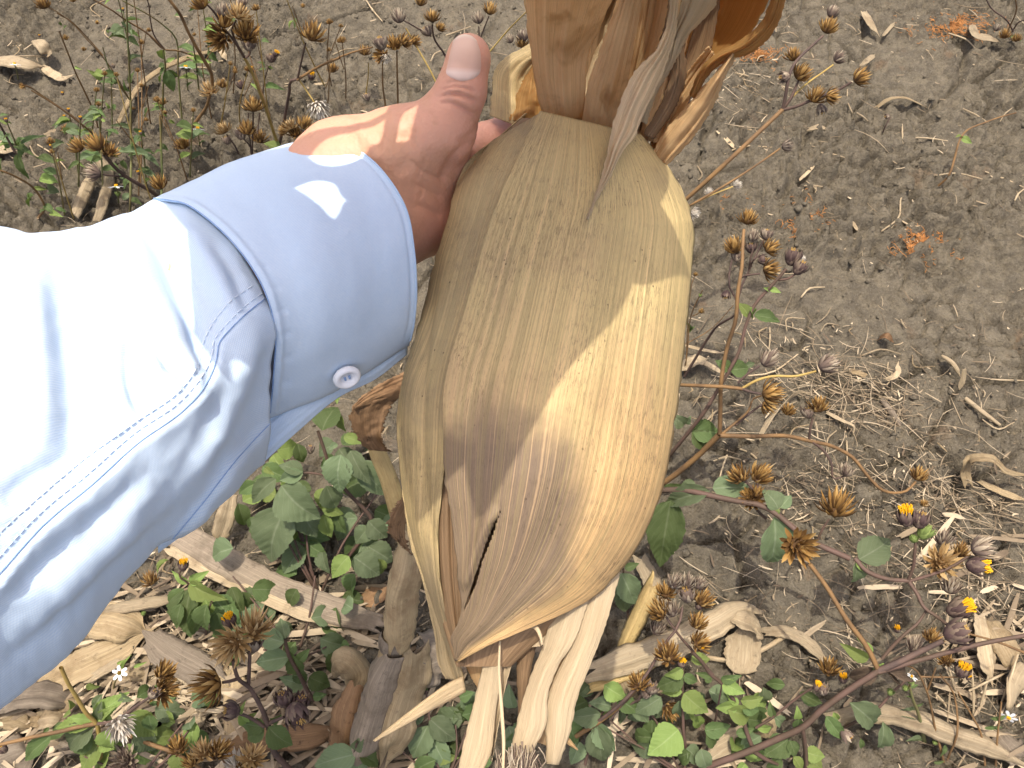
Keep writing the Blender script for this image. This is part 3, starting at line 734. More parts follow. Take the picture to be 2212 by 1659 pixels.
allp = np.array([PV(q) for b in bones for q in (b[0], b[2])] + [PV(q[0]) for fg in fingers for q in fg])
clipx = P(420, 660, .38)[0]
lo = allp.min(0)-.035; hi = allp.max(0)+.03; lo[0] = max(lo[0], clipx)
dims = np.ceil((hi-lo)/VX).astype(int)
ax = [lo[i]+VX*np.arange(dims[i]) for i in range(3)]
G = np.stack(np.meshgrid(*[a.astype(np.float32) for a in ax], indexing='ij'), -1)
def cone(a, ra, b, rb):
    a = a.astype(np.float32); ba = (b-a).astype(np.float32)
    q = G - a
    h = np.clip((q @ ba)/np.float32(ba@ba), 0, 1)
    q -= h[..., None]*ba
    return np.sqrt((q*q).sum(-1)) - (np.float32(ra)+(np.float32(rb-ra))*h)
def smin(a, b, k):
    h = np.clip(.5+.5*(b-a)/k, 0, 1)
    return b*(1-h)+a*h - k*h*(1-h)
D = None
for a, ra, b, rb, k in bones:
    c = cone(PV(a), ra/1000, PV(b), rb/1000)
    D = c if D is None else smin(D, c, np.float32(max(k, 1)/1000))
for fg in fingers:
    F = None
    for (a, ra), (b, rb) in zip(fg[:-1], fg[1:]):
        c = cone(PV(a), ra/1000, PV(b), rb/1000)
        F = c if F is None else smin(F, c, np.float32(.003))
    D = smin(D, F, np.float32(.004))
del G
def surface_nets(D, lo, vx):
    S = D < 0
    nx, ny, nz = D.shape
    cnt = np.zeros((nx-1, ny-1, nz-1), np.int8)
    offs = [(i, j, k) for i in (0, 1) for j in (0, 1) for k in (0, 1)]
    for i, j, k in offs:
        cnt += S[i:nx-1+i, j:ny-1+j, k:nz-1+k]
    act = (cnt > 0) & (cnt < 8)
    idx = np.full(act.shape, -1, np.int64); I = np.argwhere(act); idx[act] = np.arange(len(I))
    acc = np.zeros((len(I), 3)); num = np.zeros(len(I))
    corner = {o: D[I[:, 0]+o[0], I[:, 1]+o[1], I[:, 2]+o[2]].astype(float) for o in offs}
    for o in offs:
        for axx in range(3):
            if o[axx] == 0:
                q = list(o); q[axx] = 1; q = tuple(q)
                a = corner[o]; b = corner[q]; cr = (a < 0) != (b < 0)
                t = np.where(cr, a/(a-b+1e-20), 0)
                p = np.tile(np.array(o, float), (len(I), 1)); p[:, axx] += t
                acc[cr] += p[cr]; num[cr] += 1
    V = lo + vx*(I + acc/num[:, None])
    faces = []
    for axx in range(3):
        sl0 = [slice(None)]*3; sl1 = [slice(None)]*3
        sl0[axx] = slice(0, -1); sl1[axx] = slice(1, None)
        a = S[tuple(sl0)]; b = S[tuple(sl1)]
        E = np.argwhere(a != b)
        o1, o2 = [(1, 2), (2, 0), (0, 1)][axx]
        E = E[(E[:, o1] > 0) & (E[:, o2] > 0) & (E[:, o1] < D.shape[o1]-1) & (E[:, o2] < D.shape[o2]-1)]
        if not len(E): continue
        flip = a[tuple(E.T)]
        c = []
        for d1, d2 in ((1, 1), (0, 1), (0, 0), (1, 0)):
            q = E.copy(); q[:, o1] -= d1; q[:, o2] -= d2
            c.append(idx[tuple(q.T)])
        c = np.stack(c, -1)
        c[~flip] = c[~flip][:, ::-1]
        faces.append(c)
    return V, np.concatenate(faces)
V, Fh = surface_nets(D, lo, VX)
del D
Fh = Fh[(Fh >= 0).all(1)]
def smooth_mesh(V, F, it, lam=.5):
    e = np.concatenate([F[:, [0, 1]], F[:, [1, 2]], F[:, [2, 3]], F[:, [3, 0]]])
    n = len(V)
    for _ in range(it):
        s = np.zeros_like(V); c = np.zeros(n)
        for k in range(3):
            s[:, k] = np.bincount(e[:, 0], V[e[:, 1], k], n) + np.bincount(e[:, 1], V[e[:, 0], k], n)
        c = np.bincount(e[:, 0], minlength=n) + np.bincount(e[:, 1], minlength=n)
        V = V*(1-lam) + lam*s/np.maximum(c, 1)[:, None]
    return V
V = smooth_mesh(V, Fh, 5)
def mesh_normals(V, F):
    fn = np.cross(V[F[:, 2]]-V[F[:, 0]], V[F[:, 3]]-V[F[:, 1]])
    n = np.zeros_like(V)
    for k in range(4):
        for c in range(3):
            n[:, c] += np.bincount(F[:, k], fn[:, c], len(V))
    return n/(np.linalg.norm(n, axis=1, keepdims=True)+1e-12)
N = mesh_normals(V, Fh)
if (N*(V-V.mean(0))).sum(1).mean() < 0: Fh = Fh[:, ::-1]; N = -N
hand_strokes = [
 ([(949, 196), (975, 188), (1005, 190), (1030, 200)], -.0011, 4, 0),
 ([(944, 210), (970, 203), (1000, 205), (1036, 222)], -.0013, 4, 0),
 ([(948, 222), (968, 222), (996, 232), (1030, 250)], -.0011, 4, 0),
 ([(955, 183), (980, 176), (1010, 178)], -.0008, 4, 0),
 ([(972, 212), (1000, 220), (1030, 240)], .0008, 5, 0),
 ([(962, 196), (990, 194), (1020, 208)], .0008, 5, 0),
 ([(1040, 262), (1020, 290), (990, 310)], -.0010, 9, 0),
 ([(1030, 300), (985, 335), (962, 372), (955, 400)], -.0016, 10, 0),
 ([(880, 340), (915, 372), (950, 385), (972, 384)], -.0007, 5, 0),
 ([(890, 395), (925, 412), (955, 428)], -.0006, 5, 0),
 ([(895, 440), (930, 455), (955, 470)], -.0008, 7, 0),
 ([(862, 330), (905, 330), (950, 318)], .0004, 26, 0),
 ([(868, 280), (880, 330), (860, 380)], -.0010, 16, 0),
 ([(760, 260), (790, 300), (830, 350)], .0010, 14, 0),
]
for i in range(14):
    x0 = 760+RS.uniform(0, 170); y0 = 262+RS.uniform(0, 130)
    hand_strokes.append(([(x0, y0), (x0+RS.uniform(-8, 8), y0+22), (x0+RS.uniform(-14, 14), y0+46)], -.00035, 3, 0))
V = strokes(V, N, hand_strokes)
V = V + N*(.00025*fbm(V[:, 0]*300+V[:, 2]*120, V[:, 1]*300, 900, 2))[:, None]
px, py, dd = proj(V)
redness = .55*np.exp(-((px-1110)/70)**2-((py-275)/60)**2) + .35*np.exp(-((px-930)/60)**2-((py-480)/90)**2) + .5*np.exp(-((px-1040)/25)**2-((py-130)/60)**2)
person = mk('person', V, Fh, M['skin'], tint=redness)
tag(person, 'left hand and forearm of a person holding the ear, thumb up', 'person')
bvh = BVHTree.FromPolygons([tuple(v) for v in V], [tuple(int(i) for i in f) for f in Fh])
def cast(px, py, off=0.0):
    r = P(px, py, 1.0)-CO; r /= np.linalg.norm(r)
    hit = bvh.ray_cast(Vector(CO.tolist()), Vector(r.tolist()))
    return (np.array(hit[0]) + np.array(hit[1])*off) if hit[0] is not None else None
# thumbnail
nl = [(976, 92), (970, 112), (964, 138), (961, 158), (972, 168)]; nr = [(1032, 90), (1040, 112), (1042, 138), (1039, 158), (1024, 171)]
Lc = curve(nl, 22); Rc = curve(nr, 22); vv = []
for j in range(22):
    for i in range(15):
        u = i/14; q = Lc[j]*(1-u)+Rc[j]*u
        q = q + np.array([0, -13*math.sin(math.pi*u)*(1-j/21)**2 + 7*math.sin(math.pi*u)*(j/21)**3])
        edge = min(1, 4.5*min(u, 1-u)) * min(1, 6*(1-j/21))
        h = cast(q[0], q[1], -.0003 + .0011*edge**.5)
        vv.append(h if h is not None else P(q[0], q[1], .372))
mk('thumb_nail', np.array(vv), grid_faces(15, 22), M['nail'], person, uv=grid_uv(15, 22))

# ------------------------------------------------------------------ shirt sleeve: cloth tube built from rings
def ring(front, d0, d1, bulge, back, n=96, shift=0.0, skew=1.0):
    """front: image curve from upper to lower outline; d0,d1 depth at both outlines"""
    c = curve(front, n)
    f = np.linspace(0, 1, n)
    d = d0+(d1-d0)*f - bulge*np.sin(math.pi*f**skew)**.75
    A = np.c_[c, d]
    m = n-2
    g = np.linspace(1, 0, m+2)[1:-1][:, None]
    ch = c[0]*(1-g) + c[-1]*g
    dev = np.array([np.interp(g[:, 0], f, (c - (c[0]*(1-f[:, None])+c[-1]*f[:, None]))[:, k]) for k in (0, 1)]).T
    B = np.c_[ch + dev*shift, d0+(d1-d0)*g[:, 0] + back*np.sin(math.pi*g[:, 0])**.75]
    return np.concatenate([A, B])
def loft(rings, nv):
    r = np.array(rings); k, n, _ = r.shape
    out = np.zeros((nv, n, 3))
    c = r.mean(1); t = np.r_[0, np.cumsum(np.linalg.norm(np.diff(c[:, :2], axis=0), axis=1))]; t /= t[-1]
    q = np.linspace(0, 1, nv); j = np.clip(np.searchsorted(t, q, side='right')-1, 0, k-2)
    m = np.gradient(r, t, axis=0); hh = (t[j+1]-t[j]); s = ((q-t[j])/hh)[:, None, None]; hh = hh[:, None, None]
    out = ((2*s**3-3*s**2+1)*r[j] + (s**3-2*s**2+s)*hh*m[j] + (-2*s**3+3*s**2)*r[j+1] + (s**3-s**2)*hh*m[j+1])
    return out
def tube_obj(name, rings, nv, mat, parent, stk, uvs, thick=.0009, noise=0.0, seed=0):
    g = loft(rings, nv); n = g.shape[1]
    co = P(g[..., 0], g[..., 1], g[..., 2]).reshape(-1, 3)
    f = grid_faces(n, nv, True)
    fn = mesh_normals(co, f); ctr = co.reshape(nv, n, 3).mean(1, keepdims=True)
    if (fn*(co.reshape(nv, n, 3)-ctr).reshape(-1, 3)).sum(1).mean() < 0: fn = -fn; f = f[:, ::-1]
    front = np.tile(np.arange(n) < 98, nv)
    co = strokes(co, fn, stk, front | (-(fn@FF) > .0))
    if noise:
        px, py, _ = proj(co)
        co = co + fn*(noise*fbm(px/70.+seed, py/70., 950+seed, 3))[:, None]
    uv = grid_uv(n, nv, True)*np.array(uvs)
    o = mk(name, co, f, mat, parent, uv=uv)
    m = o.modifiers.new('thickness', 'SOLIDIFY'); m.thickness = thick; m.offset = -1
    return o, co
rim = ring([(688, 292), (750, 311), (802, 345), (846, 396), (878, 455), (894, 540), (899, 620), (895, 690), (884, 747)], .393, .394, .038, .026)
mid = ring([(510, 346), (572, 362), (630, 400), (687, 455), (728, 540), (750, 640), (752, 730), (735, 840)], .388, .392, .047, .030)
seam = ring([(332, 428), (400, 441), (455, 478), (520, 545), (572, 630), (594, 710), (592, 800), (583, 905)], .382, .388, .050, .034)
L0 = ring([(330, 429), (399, 442), (454, 479), (519, 546), (571, 631), (593, 711), (591, 800), (572, 1000)], .3822, 0.3900, .046, .034, skew=1.1)
L0b = ring([(296, 446), (362, 462), (424, 500), (487, 575), (534, 660), (556, 750), (556, 860), (540, 1015)], .381, 0.3840, .052, .036, skew=1.2)
L1 = ring([(240, 472), (330, 520), (398, 600), (446, 720), (475, 850), (492, 960), (486, 1066)], .368, 0.3580, .044, .04, skew=1.4)
L2 = ring([(110, 500), (205, 590), (280, 740), (320, 900), (345, 1060), (333, 1192)], .347, 0.3290, .044, .045, skew=1.5)
L3 = ring([(-60, 482), (50, 640), (115, 860), (150, 1100), (165, 1280), (150, 1408)], .322, 0.3040, .043, .05, skew=1.5)
L4 = ring([(-260, 455), (-150, 660), (-90, 900), (-60, 1200), (-70, 1420), (-90, 1600)], .297, 0.2810, .043, .05, skew=1.5)
L5 = ring([(-700, 380), (-560, 700), (-480, 1100), (-460, 1500), (-500, 1950)], .262, 0.2520, .064, .05, skew=1.4)
L6 = ring([(-1250, 350), (-1080, 800), (-1000, 1300), (-980, 1800), (-1040, 2400)], .225, .235, .06, .05)
fold = [
 ([(272, 452), (318, 492), (356, 560), (388, 640), (420, 720), (438, 800)], -.0055, 17, 0),
 ([(190, 505), (252, 530), (308, 600), (352, 700), (392, 790), (430, 860)], .0052, 38, 0),
 ([(340, 470), (410, 520), (470, 600), (520, 690)], .0035, 32, 0),
 ([(455, 520), (500, 590), (535, 680)], -.0025, 16, 0),
 ([(296, 690), (278, 760), (284, 840), (318, 900)], -.0028, 14, 0),
 ([(318, 780), (350, 830), (400, 860), (440, 835)], .003, 22, 0),
 ([(335, 745), (365, 800), (405, 818)], -.0028, 14, 0),
 ([(560, 690), (528, 800), (470, 930), (400, 1040)], .0020, 28, 0),
 ([(586, 730), (570, 830), (520, 930), (440, 1040)], -.0020, 22, 0),
 ([(500, 830), (450, 930), (370, 1040), (280, 1150)], -.0018, 22, 0),
 ([(440, 960), (340, 1080), (200, 1220), (60, 1340)], .0024, 36, 0),
 ([(330, 1010), (220, 1120), (100, 1220), (0, 1300)], -.0019, 22, 0),
 ([(390, 1090), (270, 1200), (140, 1330), (0, 1450)], -.0020, 18, 0),
 ([(120, 620), (150, 760), (160, 900), (140, 1000)], -.0035, 40, 0),
 ([(60, 560), (80, 760), (90, 960)], .004, 50, 0),
 ([(250, 880), (180, 960), (90, 1020), (0, 1080)], -.0025, 22, 0),
 # sleeve placket: a welt with its edge
 ([(578, 640), (542, 668), (500, 708), (474, 742), (470, 770), (440, 838), (400, 882), (300, 955), (200, 1045), (100, 1128), (0, 1238), (-90, 1340)], .0022, 34, 2),
 ([(545, 622), (500, 655), (462, 700), (440, 745), (430, 790), (400, 838), (290, 920), (180, 1000), (60, 1100), (-60, 1210)], -.0009, 4, 0),
 ([(583, 905), (520, 968), (440, 1070), (345, 1188)], .0040, 46, 2),
]
sleeve, _ = tube_obj('shirt_sleeve', [L0, L0b, L1, L2, L3, L4, L5, L6], 320, M['cloth'], person, fold, (2.0, 3.2), noise=.0016, seed=1)
cuff_st = [
 ([(690, 300), (752, 320), (798, 352), (838, 402), (868, 460), (884, 542), (889, 620), (885, 690), (872, 744)], -.0007, 3.5, 0),
 ([(350, 424), (412, 438), (468, 474), (534, 542), (586, 628), (606, 708), (604, 800), (594, 895)], .0012, 7, 0),
 ([(620, 320), (660, 420), (690, 560), (690, 700), (660, 830)], .0016, 50, 0),
 ([(460, 380), (540, 440), (610, 560), (640, 700), (620, 840)], -.0012, 36, 0),
 ([(760, 330), (800, 470), (815, 640), (790, 780)], -.0012, 40, 0),
]
for k in range(9):   # little gathers along the seam
    x, y = curve([(480, 500), (540, 568), (580, 640), (598, 720), (594, 880)], 9)[k]
    cuff_st.append(([(x+4, y), (x+34, y-4)], -.0006, 5, 0))
cuff, cuff_co = tube_obj('cuff', [rim, mid, seam], 140, M['cloth'], sleeve, cuff_st, (2.0, 1.2), noise=.0007, seed=4)
def sub(o, par):     # parent a part to a part
    o.parent = par; return o
# dark line of the cuff seam and stitched edges
def front_line(co, n, nv, row):
    return co.reshape(nv, n, 3)[row, :96]
cgrid = cuff_co.reshape(140, -1, 3)
v, f = tube_geo(cgrid[-1, :96:3], .0003, 6, 90); mk('seam', v, f, M['thread'], sleeve)
v, f = tube_geo(cgrid[0, :96:3], .0005, 6, 90); mk('cuff_edge', v, f, M['cloth'], sleeve)
# stitched welt along the sleeve placket
sv = np.array([v_.co[:] for v_ in sleeve.data.vertices]); sp_ = BVHTree.FromPolygons([tuple(v_) for v_ in sv], [tuple(p_.vertices) for p_ in sleeve.data.polygons])
def on_sleeve(x, y, off):
    r_ = P(x, y, 1.0)-CO; r_ /= np.linalg.norm(r_)
    h_ = sp_.ray_cast(Vector(CO.tolist()), Vector(r_.tolist()))
    return np.array(h_[0]) - FF*off if h_[0] is not None else None
for line, mt, rd, dash in (([(578, 642), (542, 670), (500, 710), (474, 744), (470, 772), (440, 840), (400, 884), (300, 957), (200, 1047), (100, 1130), (0, 1240), (-60, 1306)], 'thread', .00024, 0),
                     ([(572, 630), (538, 655), (494, 696), (464, 735), (458, 770), (428, 826), (388, 868), (288, 938), (188, 1026), (88, 1108), (-12, 1216), (-60, 1270)], 'thread_pale', .00024, 1),
                     ([(545, 618), (500, 650), (462, 696), (440, 740), (430, 785), (400, 832), (290, 914), (180, 994), (60, 1096), (-60, 1206)], 'thread_pale', .00024, 1),
                     ([(594, 905), (560, 940), (520, 984), (440, 1086), (350, 1194)], 'thread', .0002, 0)):
    c_ = [on_sleeve(x, y, .0006) for x, y in curve(line, 150)]; c_ = [q_ for q_ in c_ if q_ is not None]
    mb = MB()
    if dash:
        for k in range(0, len(c_)-2, 3): mb.add(*tube_geo(c_[k:k+3], rd, 5, 3))
    else:
        mb.add(*tube_geo(c_, rd, 5, len(c_)))
    mb.build('stitching' if dash else 'seam', M[mt], sleeve)
# underlap of the cuff and sleeve opening, seen below the cuff
sheet('cuff_underlap', [(880, 700, .397), (800, 770, .396), (700, 825, .394), (600, 890, .392), (520, 960, .390), (400, 1100, .384), (340, 1170, .38)],
      [(880, 765, .400), (812, 818, .400), (735, 856, .399), (645, 930, .398), (566, 1002, .396), (440, 1120, .388), (342, 1194, .382)], 24, 80, M['cloth'], sleeve, bulge=.002, wav=.001, seed=61)
v, f = tube_geo([P(*q) for q in ((520, 968, .3895), (545, 985, .391), (566, 1001, .3945))], .0008, 6); mk('seam', v, f, M['thread'], sleeve)
# button
bc = P(748, 806, .3485); 
prof = [(0, .0004), (.0026, .0004), (.0031, .0012), (.0045, .0021), (.0055, .0019), (.0062, .0010), (.0063, 0), (.0056, -.0011), (.0030, -.0014), (0, -.0014)]
nb = 36; vv = np.array([(r_*math.cos(t), r_*math.sin(t), z_) for r_, z_ in prof for t in np.arange(nb)/nb*2*math.pi])
zax = Vector((-FF + .55*FX - .62*FU).tolist()).normalized(); q = zax.to_track_quat('Z', 'Y').to_matrix()
cc = BVHTree.FromPolygons([tuple(v_) for v_ in cuff_co], [tuple(int(i) for i in f_) for f_ in grid_faces(190, 140, True)])
rr = P(744, 803, 1.0)-CO; rr /= np.linalg.norm(rr); h = cc.ray_cast(Vector(CO.tolist()), Vector(rr.tolist()))
if h[0] is not None:
    bn = Vector(h[1]); bn = bn if bn.dot(Vector((-FF).tolist())) > 0 else -bn
    zax = (bn*.75 + Vector((-FF).tolist())*.25).normalized(); q = zax.to_track_quat('Z', 'Y').to_matrix()
    bc = np.array(h[0]) + np.array(zax)*.0034
vv = np.array([np.array(q @ Vector(p)) + bc for p in vv])
mk('button', vv, grid_faces(nb, len(prof), True), M['button'], sleeve)
mb = MB()
for sx_, sy_ in ((.0010, .0010), (-.0010, .0010)):
    a = np.array(q @ Vector((sx_, sy_, .0006)))+bc; b_ = np.array(q @ Vector((-sx_*.0+sx_, -sy_, .0006)))+bc
    mb.add(*tube_geo([a, (a+b_)/2+np.array(zax)*.0004, b_], .0005, 6))
mb.add(*tube_geo([bc, bc-np.array(zax)*.0036], .0012, 8, 4))
mb.build('button_thread', M['thread'], sleeve)

# unseen leaves added overhead, shaped to shade the ear, hand and cuff
def tdepth(x, y, d0):
    r_ = P(x, y, 1.0)-CO; best = None
    for t_ in (cc, sp_, bvh):
        h_ = t_.ray_cast(Vector(CO.tolist()), Vector((r_/np.linalg.norm(r_)).tolist()))
        if h_[0] is not None:
            q_ = (np.array(h_[0])-CO) @ FF
            best = q_ if best is None else min(best, q_)
    if 245 < y < 1400 and np.interp(y, EY, EL) < x < np.interp(y, EY, ER): best = min(best or 9, float(ear_d(np.array(x), np.array(y))))
    return best if best is not None else d0
def arch(name, Lq, Rq, s0, s1, mat, seed, d0=.350, pw=.8, bulge=.004):
    """wanted shadow edges on the ear and cuff below, lifted towards the sun"""
    nv, nu = 60, 12
    L = curve([(x, y, tdepth(x, y, d0)) for x, y in Lq], nv); Rr = curve([(x, y, tdepth(x, y, d0)) for x, y in Rq], nv); v = np.linspace(0, 1, nv); u = np.linspace(0, 1, nu)
    g = L[:, None]*(1-u[None, :, None]) + Rr[:, None]*u[None, :, None]
    dz = g[..., 2]; yc = (829.5-g[..., 1])/1106*TANX*dz
    s = np.maximum((.47*dz-yc)/(SUN@FU+.47*(SUN@-FF))+.022, .17) + .02*v[:, None]
    co = P(g[..., 0], g[..., 1], dz) + (s+bulge*4*u*(1-u))[..., None]*SUN
    co = co + (.004*fbm(np.add.outer(v*6, u*2)+seed, np.add.outer(v*3, u*3)+seed, 740, 2))[..., None]*SUN
    a, b, c = proj(co.reshape(-1, 3)); print(name, seed, 'min img y', b.max(), 'depth', c.min())
    o = mk(name, co.reshape(-1, 3), grid_faces(nu, nv), M[mat], ear, uv=grid_uv(nu, nv))
    m = o.modifiers.new('thickness', 'SOLIDIFY'); m.thickness = .0004; m.offset = 0
SHADE_LEAVES = [
 ([(1080, 60), (1070, 200), (1060, 500), (1030, 800), (1005, 1000), (1030, 1130)], [(1445, 60), (1458, 310), (1424, 455), (1335, 690), (1200, 860), (1050, 1130)], .350, 0),
 ([(1300, 100), (1340, 300), (1425, 455), (1486, 608)], [(1200, 340), (1270, 570), (1395, 625), (1488, 618)], .352, 0),
 ([(1000, 60), (960, 300), (870, 600), (840, 850), (900, 1130)], [(1150, 60), (1120, 400), (1100, 700), (1060, 950), (905, 1135)], .358, 0),
 ([(960, 40), (985, 220), (900, 335), (830, 405), (770, 412), (742, 440), (724, 474), (690, 444), (642, 410), (560, 385), (450, 420), (420, 700)], [(1100, 300), (1000, 600), (900, 830), (800, 900), (740, 915), (720, 920), (690, 925), (600, 900), (500, 830), (415, 715)], .366, 0),
 ([(980, 20), (905, 225), (886, 300), (830, 310), (795, 325), (775, 345), (735, 358), (690, 356), (655, 335), (600, 325), (500, 365)], [(1060, 240), (980, 400), (880, 455), (820, 440), (770, 436), (742, 428), (724, 398), (690, 390), (640, 404), (590, 430), (490, 450)], .384, 0),
 ([(960, 0), (905, 170), (850, 225), (824, 300), (790, 340)], [(990, 30), (935, 200), (878, 240), (846, 320), (795, 345)], .38, 0),
 ([(890, -80), (905, 60), (915, 180), (890, 280), (870, 360)], [(1090, -80), (1090, 60), (1085, 200), (1040, 330), (940, 420)], .372, 0),
 ([(980, 0), (820, 250), (690, 280), (520, 335), (330, 415)], [(985, 10), (825, 262), (690, 312), (640, 355), (420, 520)], .390, 0),
]
for i, (a, b, dq, _) in enumerate(SHADE_LEAVES):
    arch('upper_leaf', a, b, 0, 0, 'husk_thin', 70+i, d0=dq)  # added shade casters, though named like the seen bunch leaves


# ------------------------------------------------------------------ dead maize litter
def strip_geo(p3, w, roll=0.0, curl=.06, nu=11, nv=None, ruf=.0, seed=0, twist=0.0, tipw=.15, basew=.7):
    """a dead leaf: flat blade with sharp lengthwise folds, frayed edges and torn ends"""
    rr = np.random.RandomState(seed+5)
    p3 = np.asarray(p3, float); nv = nv or max(16, 12*(len(p3)-1))
    c = curve(p3, nv); t = np.gradient(c, axis=0); t /= np.linalg.norm(t, axis=1, keepdims=True)+1e-12
    s = np.cross(t, [0, 0, 1.0]); s /= np.linalg.norm(s, axis=1, keepdims=True)+1e-9; nrm = np.cross(s, t)
    q = np.linspace(0, 1, nv); a = roll + twist*q
    ca, sa = np.cos(a)[:, None], np.sin(a)[:, None]
    s2 = s*ca + nrm*sa; n2 = nrm*ca - s*sa
    wp = w*(basew + (1-basew)*sm(0, .25, q)) * (tipw + (1-tipw)*sm(1.0, .72, q))
    u = np.linspace(-1, 1, nu)
    el = 1 + .16*vnoise(q*17+seed, q*0+seed, 33) + .12*vnoise(q*45+seed, q*0, 35); er = 1 + .16*vnoise(q*17-seed, q*0+7, 36) + .12*vnoise(q*45-seed, q*0, 37)
    W2 = np.where(u[None] < 0, el[:, None], er[:, None])*wp[:, None]*u[None]/2
    fold = np.interp(u, np.linspace(-1, 1, 6), rr.uniform(-1, 1, 6)*np.array([.6, 1, 1, 1, 1, .6]))
    z = .10*wp[:, None]*fold[None] + (curl*wp)[:, None]*(1-u[None]**2)
    z = z + .20*ruf*w*fbm(np.add.outer(q*len(p3)*1.6, u*.5)+seed, np.add.outer(q*2, u*1.2)+seed*2.3, 44, 2)*(.2+np.abs(u)[None])
    tear = np.zeros((nv, nu)); L = np.linalg.norm(np.diff(c, axis=0), axis=1).sum()
    uk = np.linspace(-1, 1, 5); j0 = np.interp(u, uk, rr.uniform(-1, 1, 5))*min(w*.35, L*.1); j1 = np.interp(u, uk, rr.uniform(-1, 1, 5))*min(w*.5, L*.12)
    tear = np.outer(np.clip(1-q*L/(w*1.2), 0, 1), j0) + np.outer(np.clip(1-(1-q)*L/(w*1.2), 0, 1), j1)
    co = c[:, None] + W2[..., None]*s2[:, None] + z[..., None]*n2[:, None] + tear[..., None]*t[:, None]
    return co.reshape(-1, 3), grid_faces(nu, nv), grid_uv(nu, nv)
def fallen(name, label, crop, pts, w, mat, group=None, cat='dead leaf', **k):
    p3 = [drop(*cp(crop, q[0], q[1]), (q[2] if len(q) > 2 else .006)) for q in pts]
    v, f, uv = strip_geo(p3, w, seed=len(bpy.data.objects) % 97, **k)
    o = mk(name, v, f, M[mat], uv=uv)
    m = o.modifiers.new('thickness', 'SOLIDIFY'); m.thickness = .0005; m.offset = 0
    return tag(o, label, cat, group)
def twig(name, label, crop, pts, r, mat, group=None, cat='straw', sides=6):
    p3 = [drop(*cp(crop, q[0], q[1]), (q[2] if len(q) > 2 else .004)) for q in pts]
    v, f = tube_geo(p3, r, sides)
    n = len(v)//sides
    return tag(mk(name, v, f, M[mat], uv=np.c_[np.tile(np.arange(sides)/sides, n), np.repeat(np.linspace(0, 1, n), sides)]), label, cat, group)
DL = 'fallen_maize_leaf'
# lower left
fallen(DL, 'long weathered grey maize leaf slanting down from under the sleeve to the stalk', 'C8', [(985, 190, .03), (1200, 310, .035), (1420, 440, .035), (1700, 560, .03), (2120, 690, .02)], 0.0312, 'dry_leaf_grey', ruf=.12, basew=.9, tipw=.6)
fallen(DL, 'pale torn strip along the lower edge of the long grey maize leaf', 'C8', [(930, 265, .03), (1150, 380, .032), (1400, 500, .034), (1650, 610, .03), (1960, 720, .02)], 0.0187, 'dry_leaf_pale', curl=.1, ruf=.2, roll=.3)
fallen(DL, 'tan maize leaf lying half under the sleeve with a dark spot of shade', 'C8', [(480, 660, .02), (640, 680, .03), (800, 740, .015)], 0.0390, 'dry_leaf', ruf=.15)
fallen(DL, 'broad brown-grey maize leaf left of the tan open seed heads', 'C8', [(810, 740, .02), (960, 860, .025), (1120, 950, .02), (1290, 1080, .01)], 0.0343, 'dry_leaf_grey', ruf=.2, tipw=.4)
fallen(DL, 'fibrous tan maize leaf pointing up right below the sleeve', 'C8', [(200, 1040, .012), (420, 930, .02), (640, 830, .02), (830, 730, .015)], 0.0328, 'dry_leaf', ruf=.12)
fallen(DL, 'narrow straw-coloured leaf strip reaching out from under the sleeve', 'C8', [(580, 610, .03), (780, 575, .03), (985, 545, .025)], 0.0133, 'dry_leaf_pale')
fallen(DL, 'curled grey-brown maize leaf at the left edge below the sleeve', 'C8', [(-60, 1150, .02), (120, 1080, .03), (280, 1080, .025), (430, 1140, .01)], 0.0328, 'dry_leaf_grey', ruf=.35, roll=.5)
fallen(DL, 'pale folded leaf hanging beside the upper end of the grey leaf', 'C8', [(1275, -20, .05), (1250, 80, .045), (1225, 170, .03), (1190, 260, .015)], 0.0203, 'dry_leaf_pale', ruf=.2, roll=.6)
fallen(DL, 'sunlit tan leaf piece between the two brown seed heads', 'C8', [(1060, 900, .01), (1180, 960, .015), (1290, 1080, .01)], 0.0265, 'dry_leaf', ruf=.2)
fallen(DL, 'upright-lit tan leaf strip right of the dark open seed head', 'C8', [(1310, 900, .01), (1300, 1060, .012), (1300, 1250, .01), (1320, 1420, .006)], 0.0218, 'dry_leaf', ruf=.15)
fallen(DL, 'small pale leaf scrap below the dark purple buds', 'C8', [(1030, 1240, .01), (1090, 1215, .014), (1150, 1190, .01)], 0.0172, 'dry_leaf_pale')
fallen(DL, 'brown dead leaf lying along the bottom beside the stalk foot', 'C8', [(1250, 1370, .01), (1480, 1320, .02), (1700, 1310, .02), (1900, 1260, .01)], 0.0234, 'dry_leaf_brown', ruf=.2)
fallen(DL, 'tan leaf scrap at the left edge above the thin brown stem', 'D5', [(0, 910, .012), (180, 900, .016), (400, 990, .01)], 0.0172, 'dry_leaf')
fallen(DL, 'crumpled pale leaf scrap left of the low bright green plant', 'D5', [(440, 900, .012), (620, 830, .022), (840, 830, .012)], 0.0234, 'dry_leaf_pale', ruf=.4)
fallen(DL, 'grey leaf with parallel veins in the bottom left corner', 'D5', [(-80, 1480, .008), (150, 1380, .014), (420, 1290, .012)], 0.0468, 'dry_leaf_grey', ruf=.1)
fallen(DL, 'bright narrow strip on top of the fibrous tan leaf', 'D5', [(1080, 400, .02), (1300, 270, .024), (1620, 80, .02)], 0.0094, 'dry_leaf_pale')
fallen(DL, 'short sunlit wedge of leaf right of the white daisy', 'D5', [(1660, 300, .01), (1780, 310, .014), (1920, 290, .01)], 0.0172, 'dry_leaf_pale')
fallen(DL, 'thin sunlit leaf edge below the white daisy', 'D5', [(1400, 410, .01), (1560, 390, .014), (1740, 370, .01)], 0.0101, 'dry_leaf')
